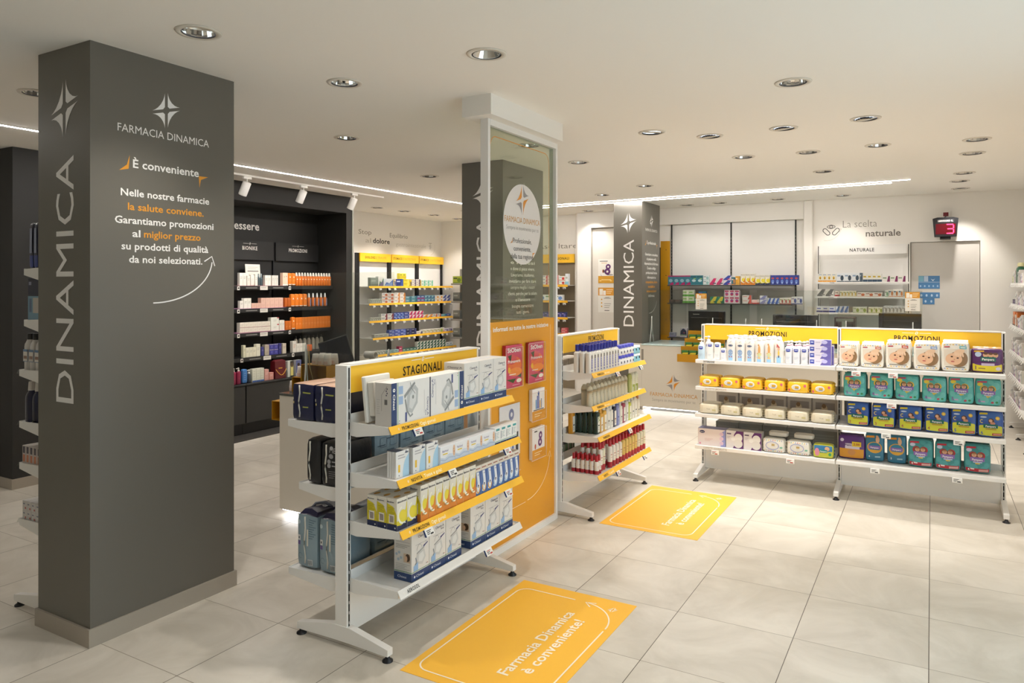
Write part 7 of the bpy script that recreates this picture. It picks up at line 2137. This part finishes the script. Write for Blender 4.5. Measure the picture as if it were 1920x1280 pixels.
kdk = mk(.15, .16, '6d6f6a', '4a4c48', '9a9c94', 1, .12); klm = mk(.2, .13, 'a9b83a', '6a8a2a', '3a4a2a', 2, .12)
for i, z in enumerate(CZ):
    if i == 0:
        BW.put(klm, -7.58, -.36, z + .001, 'lime green box with dark figures on the grey corner shelf', GS)
    else:
        BW.put(kdk, -7.60, -.36, z + .001, 'grey carton at the left of grey corner shelf %s' % ('', 'two', 'three', 'four')[i], GS)
    BW.row(kdk, -7.42, 2, z + .001, -.36, 'dark grey carton', 'grey corner shelf %s from the top' % od(i), GS, .16)

# ------------------------------------------------------------------ dispensing bay products
DB = Frame(0, 11.31, 0)
GDB = 'remedies on the dispensing shelves'
za, zb, zc = 1.801, 1.523, .991
def cyan(b, f, w, h):
    b.rect(f, -w / 2, w / 2, 0, h, C('3a7a8c'), .0004); b.rect(f, -w / 2, w / 2, h * .86, h, C('a83a6a'), .0008); b.ell(f, 0, h * .45, w * .34, h * .18, C('8ab0c0'), .0008, 12); b.poly(f, [(-w * .3, 0), (w * .5, 0), (w * .5, h * .28), (w * .1, h * .24)], C('b02a6a'), .0012)
def cyan2(b, f, w, h):
    b.rect(f, -w / 2, w / 2, 0, h, C('347a88'), .0004); b.ell(f, w * .05, h * .45, w * .34, h * .14, C('b9d0d4'), .0008, 12); b.rect(f, -w * .45, w * .4, h * .78, h * .9, C('23545f'), .0008); b.rect(f, 0, w * .4, h * .62, h * .7, C('9ac05a'), .001)
x = DB.row(carton('remedy_box', 'box', .088, .06, .145, '3a7a8c', cyan), -3.57, 4, za, -.25, 'teal and magenta box', 'upper dispensing shelf', GDB)
x = DB.row(carton('remedy_box', 'box', .092, .06, .145, '347a88', cyan2), x, 2, za, -.25, 'teal box with pale oval', 'upper dispensing shelf', GDB)
x = DB.row(mk(.095, .072, 'dfe6e6', '9ac0c0', '8a9a9a', 2), x + .005, 1, za, -.25, 'white and aqua box', 'upper dispensing shelf', GDB, stack=2)
x = DB.row(mk(.1, .1, 'e6e0e2', 'c8386a', '5a5a70', 3), x + .005, 2, za, -.25, 'white box with pink diagonal', 'upper dispensing shelf', GDB)
x = DB.row(mk(.115, .07, 'e3e0e6', '3a4aa0', 'c8386a', 3), x + .003, 1, za, -.25, 'white box with blue diagonal', 'upper dispensing shelf', GDB, stack=2)
x = DB.row(mk(.055, .115, '3a7080', 'd08a4a', 'e0d8c8', 2), x + .002, 1, za, -.25, 'dark teal carton before the amber ones', 'upper dispensing shelf', GDB)
x = DB.row(mk(.06, .13, 'd9a03a', 'e0a848', 'f0e0c0', 2), x + .002, 1, za, -.25, 'amber carton', 'upper dispensing shelf', GDB)
def bis_s(b, f, w, h):
    bis_b(b, f, w, h)
x = DB.row(carton('cough_syrup_box', 'box', .068, .06, .165, 'e3ddcf', bis_b), x + .015, 3, za, -.25, 'tall yellow and orange cough syrup box', 'upper dispensing shelf', GDB)
x = DB.row(carton('cough_syrup_box', 'box', .068, .06, .145, 'e3ddcf', bis_a), x + .002, 3, za, -.25, 'small yellow and navy cough syrup box', 'upper dispensing shelf', GDB)
def navyb(b, f, w, h):
    b.ell(f, 0, h * .68, w * .3, h * .09, C('b8504a'), .0008, 12); b.ell(f, 0, h * .35, w * .28, h * .2, C('6a86c8'), .0008, 14); b.ell(f, 0, h * .2, w * .2, h * .1, C('9ab0dc'), .0012, 12)
x = DB.row(carton('remedy_box', 'box', .063, .06, .14, '33408c', navyb), x + .006, 6, za, -.25, 'indigo box with red oval', 'upper dispensing shelf', GDB)
x = DB.row(mk(.1, .05, '5a5452', '3a3634', '8a5a4a', 0), -3.55, 2, zb, -.25, 'dark low carton', 'lower dispensing shelf', GDB)
x = DB.row(mk(.09, .1, 'd8dcc8', '6ab04a', '8ac05a', 1), x + .01, 2, zb, -.25, 'white and green carton', 'lower dispensing shelf', GDB, stack=2)
x = DB.row(mk(.05, .08, '5a9a80', '3a7a60', 'd0e0d8', 1), x + .004, 1, zb, -.25, 'small green carton', 'lower dispensing shelf', GDB)
x = DB.row(mk(.12, .09, '33668a', '3a9a80', '6a7ac8', 2), x + .006, 1, zb, -.25, 'blue and teal carton', 'lower dispensing shelf', GDB, stack=2)
x = DB.row(mk(.1, .1, '3a8a70', 'd8c84a', '2a5a50', 3), x + .06, 2, zb, -.25, 'green carton with yellow diagonal', 'lower dispensing shelf', GDB)
def pinkg(b, f, w, h):
    b.rect(f, -w * .4, w * .4, h * .72, h * .92, C('b82a5a'), .0006); b.ell(f, 0, h * .4, w * .32, h * .25, C('c8386a'), .0006, 12); b.ell(f, 0, h * .5, w * .22, h * .1, C('8a5aa0'), .001, 10)
x = DB.row(carton('remedy_box', 'box', .073, .08, .1, 'e3d8da', pinkg), -2.70, 3, zb, -.25, 'white box with crimson shape', 'lower dispensing shelf', GDB, stack=2)
x = DB.row(mk(.13, .062, 'e2dedb', 'c05a50', 'd88a80', 0), x + .04, 1, zb, -.25, 'white and coral carton', 'lower dispensing shelf', GDB, stack=2)
x = DB.row(mk(.11, .06, 'e2d2cc', 'c05a50', 'd88a80', 1), x + .004, 1, zb, -.25, 'single low coral carton', 'lower dispensing shelf', GDB)
x = DB.row(mk(.1, .06, 'dfdfe6', '8a8ab8', '9a9aa8', 3), x + .004, 1, zb, -.25, 'white and lilac carton', 'lower dispensing shelf', GDB, stack=2)
x = DB.row(mk(.055, .085, 'dfe2e6', '3a5aa8', '6a8ac8', 3), x + .004, 3, zb, -.25, 'white box with blue wave', 'lower dispensing shelf', GDB)
x = DB.row(mk(.05, .09, 'e0dcd0', 'b0483a', '8aa05a', 2), x + .004, 3, zb, -.25, 'white box with red foot', 'lower dispensing shelf', GDB)
x = DB.row(mk(.075, .11, 'e2e0e2', '4a5a98', '9a90a8', 2), x + .004, 2, zb, -.25, 'white box with dark blue figure', 'lower dispensing shelf', GDB)
kdt = carton('detergent_box', 'box', .11, .08, .14, 'c9c4cc', lambda b, f, w, h: (b.poly(f, [(-w * .45, h * .3), (w * .45, h * .3), (w * .4, h * .7), (w * .1, h * .95), (-w * .1, h * .95), (-w * .4, h * .7)], C('23284c'), .0006), b.ell(f, w * .1, h * .5, w * .12, h * .08, C('a8505a'), .001, 10), b.rect(f, -w * .45, w * .45, h * .2, h * .28, C('7a9a5a'), .0008)))
DB.row(kdt, -3.38, 3, zc, -.25, 'grey box with a dark bottle picture', 'low dispensing shelf', GDB, .13)
DB.put(mk(.1, .07, 'a9aac0', '8a8aa8', '70708a', 1), -3.50, -.25, zc, 'low lilac grey box at the left end of low shelf', GDB)
kgr = carton('lozenge_box', 'box', .10, .03, .058, '2f5a30', lambda b, f, w, h: (b.rect(f, -w * .45, w * .45, h * .55, h * .95, C('3c7a3c'), .0006), b.poly(f, [(-w * .45, h * .08), (w * .4, h * .08), (w * .45, h * .5), (-w * .3, h * .42)], C('d8cc3a'), .0008)))
for i in range(3):
    for q in range(5):
        WORLD.put(kgr, -2.93 + i * .03 + q * .107, 9.80 + i * .075 + .02, .745 + i * .105 + .1015, '%s flat green and yellow lozenge box on the %s mustard step' % (od(q), ('lowest', 'middle', 'upper')[i]), 'green lozenge boxes')
# little drug boxes in the rack
kd1 = carton('drug_box', 'box', .13, .06, .03, '6e6c66', lambda b, f, w, h: b.rect(f, -w * .35, w * .3, h * .2, h * .75, C('d2cfc6'), .0006))
kd2 = carton('drug_box', 'box', .10, .06, .03, 'd6d2c8', lambda b, f, w, h: b.rect(f, -w * .4, w * .1, h * .4, h * .6, C('5a564e'), .0006))
kd3 = carton('drug_box', 'box', .12, .06, .03, '3f3c38', lambda b, f, w, h: b.rect(f, -w * .3, w * .35, h * .3, h * .7, C('a9a59c'), .0006))
tr = thing('drug_rack_shelf', 'dark narrow rack column with many little drug boxes behind the far pillar', 'rack', (-3.90, 11.27, 0))
for i in range(48):
    if i % 8 == 0:
        obj('ledge', MB().box(-.14, .135, -.085, -.002, .93 + i * .0315 - .0012, .93 + i * .0315 - .0002, BLACK), tr)
random.seed(11)
for i in range(47):
    for q in range(2):
        k = random.choice((kd1, kd2, kd3, kd2))
        pass
for i in range(47):
    k = (kd1, kd2, kd3, kd2, kd1)[(i * 7) % 5]
    WORLD.put(k, -3.855 + .012 * ((i * 5) % 3 - 1), 11.185, .93 + i * .0315, 'little drug box in mustard rack column, %s layer of %s block from bottom' % (od(i % 8), od(i // 8)), 'drug boxes')

# ------------------------------------------------------------------ natural remedies bay products
NB = Frame(-1.40, 11.22, 0)
GN = 'natural remedies'
def sun(b, f, w, h):
    b.ell(f, 0, h * .5, w * .24, h * .2, C('d9b03a'), .0008, 12); b.ell(f, w * .02, h * .47, w * .1, h * .09, C('6a4a2a'), .0012, 8); b.rect(f, -w / 2, w / 2, 0, h * .2, C('e09a30'), .0006); b.rect(f, -w * .35, w * .35, h * .84, h * .92, C('8aa0c0'), .0006)
yn = -.325
z0, z1, z2 = NZ[0] + .0008, NZ[1] + .0008, NZ[2] + .0008
x = NB.row(carton('herbal_box', 'box', .056, .05, .115, 'e3dfd2', sun), .03, 4, z0, yn, 'white box with sunflower and orange foot', 'top natural shelf', GN)
x = NB.row(mk(.093, .125, 'dfe2e4', '3a4a58', '8aa0b8', 2), x + .01, 3, z0, yn, 'white and slate box', 'top natural shelf', GN)
x = NB.row(mk(.035, .125, '5a6a7a', '3a4a58', 'b0bac4', 2), x, 1, z0, yn, 'narrow slate box', 'top natural shelf', GN)
x = NB.row(mk(.056, .115, 'e2e0d8', '3f5468', 'c8a83a', 1), x + .004, 4, z0, yn, 'white box with yellow flower and blue foot', 'top natural shelf', GN)
x = NB.row(mk(.09, .08, 'e4e0da', '7a2a5a', '5a8a5a', 0), x + .004, 3, z0, yn, 'low white box with plum corner', 'top natural shelf', GN)
x = NB.row(mk(.105, .1, 'e0ded8', '6a6a68', '8a8a86', 3), .02, 2, z1, yn, 'square white box with grey strokes', 'middle natural shelf', GN)
x = NB.row(mk(.06, .08, 'e0d8cc', 'b03a3a', '8a7a6a', 1), x + .012, 1, z1, yn, 'small white and red box', 'middle natural shelf', GN)
x = NB.row(mk(.04, .08, 'e3ddcc', 'c8a84a', '8a9a5a', 2), x + .003, 5, z1, yn, 'little cream box with flower', 'middle natural shelf', GN)
x = NB.row(mk(.1, .06, 'e4dfd6', 'c86a3a', '8a4a4a', 2), x + .006, 3, z1, yn, 'low white box with orange flower', 'middle natural shelf', GN)
x = NB.row(mk(.04, .09, 'dfe2da', '6a9a6a', '8a8a7a', 2), x + .03, 1, z1, yn, 'narrow white and green box', 'middle natural shelf', GN)
x = NB.row(mk(.055, .1, 'e0dcd4', 'c87a3a', '4a7a98', 2), x + .006, 3, z1, yn, 'white box with blue and orange figure', 'middle natural shelf', GN)
x = NB.row(mk(.08, .085, 'dfe2e8', '2f3f80', '5a6ab0', 1), .01, 3, z2, yn, 'white box with navy foot', 'lower natural shelf', GN)
x = NB.row(mk(.052, .088, 'dfe3ea', '5a7ab0', '8a9ac0', 3), x + .004, 3, z2, yn, 'narrow white box with blue wave', 'lower natural shelf', GN)
x = NB.row(mk(.085, .085, 'dcdfd0', '8aa05a', '9aa88a', 2), x + .05, 2, z2, yn, 'pale green herbal box', 'lower natural shelf', GN)
x = NB.row(mk(.055, .085, 'dfdcc8', '8a9a4a', 'a0a07a', 2), x + .02, 3, z2, yn, 'cream herbal box with olive dot', 'lower natural shelf', GN)
x = NB.row(mk(.042, .105, 'd6d6d4', '8a8a8a', '9a9a98', 2), x + .012, 6, z2, yn, 'slim grey white box', 'lower natural shelf', GN)

# ------------------------------------------------------------------ side wall shelves, seen edge-on
GR2_ = 'products on the side wall shelves'
kw = [mk(.09, .12, 'e2dedb', 'c89aa8', '8a8a98', 1, .1), mk(.1, .16, 'dcd6d0', 'b08a9a', '6a6a78', 2, .1), mk(.08, .1, 'd0c8d8', '8a6aa0', '5a4a70', 1, .1), mk(.11, .14, 'e3e0d8', '8aa8a0', '6a7a78', 0, .1), mk(.1, .11, 'c8c6c2', '6a6a6a', '8a8a86', 2, .1)]
kwo = mk(.12, .17, 'd8742c', '3a2a24', 'e8c89a', 2, .1); kwp = mk(.16, .06, '3a2a4c', '5a4a70', '8a7aa0', 1, .12); kwg = bottle('large_bottle', 'bottle', .09, .08, .2, '1f5a40', (.03, .045, 'd8d2a0', .028), (.025, .004), .03, 2.4, lambda b, f, w, h: b.rect(f, -w * .4, w * .4, h * .15, h * .6, C('e0e2da'), .001))
kwy = mk(.05, .09, 'd8d84a', '8a8a3a', '5a5a2a', 1, .06)
ZN = ('top', 'second', 'third', 'fourth', 'fifth', 'lowest')
for si, (z, D) in enumerate(zip(RZ, RD)):
    x = .03
    for i in range(11):
        if si == 0 and i == 0: k, nm = kwy, 'small yellow box'
        elif si == 0 and i in (4, 5): k, nm = kwg, 'large green bottle'
        elif si == 1 and i in (0, 1): k, nm = kwp, 'flat dark violet box'
        elif si == 2 and i in (1, 2, 4): k, nm = kwo, 'orange pictured box'
        else: k, nm = kw[(i * 3 + si * 2) % 5], ('white and pink box', 'tall beige box', 'lilac box', 'white and sage box', 'grey box')[(i * 3 + si * 2) % 5]
        if abs((x + k.w / 2) % .85 - .0) < .02: x += .03
        RW.put(k, x + k.w / 2, -D + .012, z + .0008, '%s on the %s side wall shelf, %s from the far corner' % (nm, ZN[si], od(i)), GR2_)
        x += k.w + .012

# ------------------------------------------------------------------ gondola behind the near pillar
GQ = 'products behind the near pillar'
W4 = lambda X, Y: (X, Y)
ktb = pack('toothbrush_pack', 'toothbrushes', .043, .03, .26, film('23233a'), lambda b, f, w, h: (R_(b, f, -w * .45, w * .45, h * .02, h * .3, '2f3f88', .001), b.rect(f, -.012, .012, h * .35, h * .9, C('8a90a8'), .004)), .05, 8)
for i in range(4):
    WORLD.put(ktb, -4.385 + i * .052, 2.17, 1.8865, 'dark toothbrush pack with blue foot, %s from the shelf edge' % od(i), GQ, rot=(0, 0, 0)) if False else ktb.place((-4.375 + i * .046, 2.20, 1.8865), 0, 'dark toothbrush pack with blue foot, %s from the shelf edge behind the near pillar' % od(i), GQ)
kbx = carton('pad_box', 'box', .172, .19, .235, '23263a', lambda b, f, w, h: (b.rect(f, -w * .5, w * .5, 0, h * .58, C('7096ac'), .0006), b.rect(f, -w * .2, w * .2, h * .18, h * .54, C('b9b2a8'), .001), b.rect(f, -w * .42, -w * .28, h * .2, h * .52, C('5a6e8a'), .001), b.rect(f, -w * .45, -w * .3, h * .84, h * .92, C('8a8ca0'), .0008), b.rect(f, w * .2, w * .26, h * .1, h * .75, C('c8c8c8'), .0012), b.rect(f, w * .25, w * .38, h * .8, h * .92, C('5a5c70'), .0008)))
kbx.place((-4.305, 2.27, 1.6015), 0, 'black and pale blue box on the second shelf behind the near pillar', GQ)
kmw = bottle('mouthwash_bottle', 'bottle', .058, .058, .165, 'c6c2bd', (.019, .034, '201f22', .019), (.02, .008), .03, 3.0, lambda b, f, w, h: (b.rect(f, -w * .42, w * .42, h * .3, h * .72, C('5a7aa0'), .001), b.rect(f, -w * .38, w * .38, h * .32, h * .64, C('d2cdc4'), .0014), b.rect(f, -w * .3, w * .3, h * .4, h * .5, C('8a6a5a'), .002)))
for i in range(4):
    kmw.place((-4.42 + i * .0595, 2.205, 1.319), 0, 'white mouthwash bottle with black cap, %s from the shelf edge' % od(i), GQ)
kmn = bottle('mouthwash_bottle', 'bottle', .066, .06, .17, mat('dark_blue_bottle', '1c1d38', .15), (.019, .05, 'c9c4bd', .016), (.017, .006), .045, 2.4, lambda b, f, w, h: b.rect(f, -w * .25, w * .3, h * .18, h * .62, C('8a8a98'), .0012))
for i in range(3):
    kmn.place((-4.41 + i * .072, 2.205, 1.029), 0, 'dark blue mouthwash bottle with pale cap, %s from the shelf edge' % od(i), GQ)
ktp = carton('toothpaste_box', 'box', .036, .17, .1, 'c2bab4', lambda b, f, w, h: (b.rect(f, -w * .3, w * .3, h * .58, h * .95, C('4a4650'), .0006), b.rect(f, -w * .3, w * .3, h * .1, h * .5, C('c07a5a'), .0006)))
for i in range(6):
    ktp.place((-4.43 + i * .0385, 2.258, .796), 0, 'upright toothpaste box with orange lettering, %s from the shelf edge' % od(i), GQ)
ktq = carton('toothpaste_box', 'box', .044, .17, .052, 'd0ccc8', lambda b, f, w, h: (b.rect(f, -w * .3, w * .1, h * .62, h * .75, C('7a8090'), .0006), b.rect(f, w * .1, w * .4, h * .15, h * .35, C('b8605a'), .0006)), None, None, lambda b, f, w, h: b.rect(f, -w * .4, w * .4, h * .15, h * .45, C('5a90a0'), .0006))
for i in range(4):
    for t_ in range(2):
        ktq.place((-4.425 + i * .0465, 2.258, .481 + t_ * .0525), 0, 'white and red toothpaste box of the low pile, %s from the edge, %s' % (od(i), 'upper' if t_ else 'lower'), GQ)
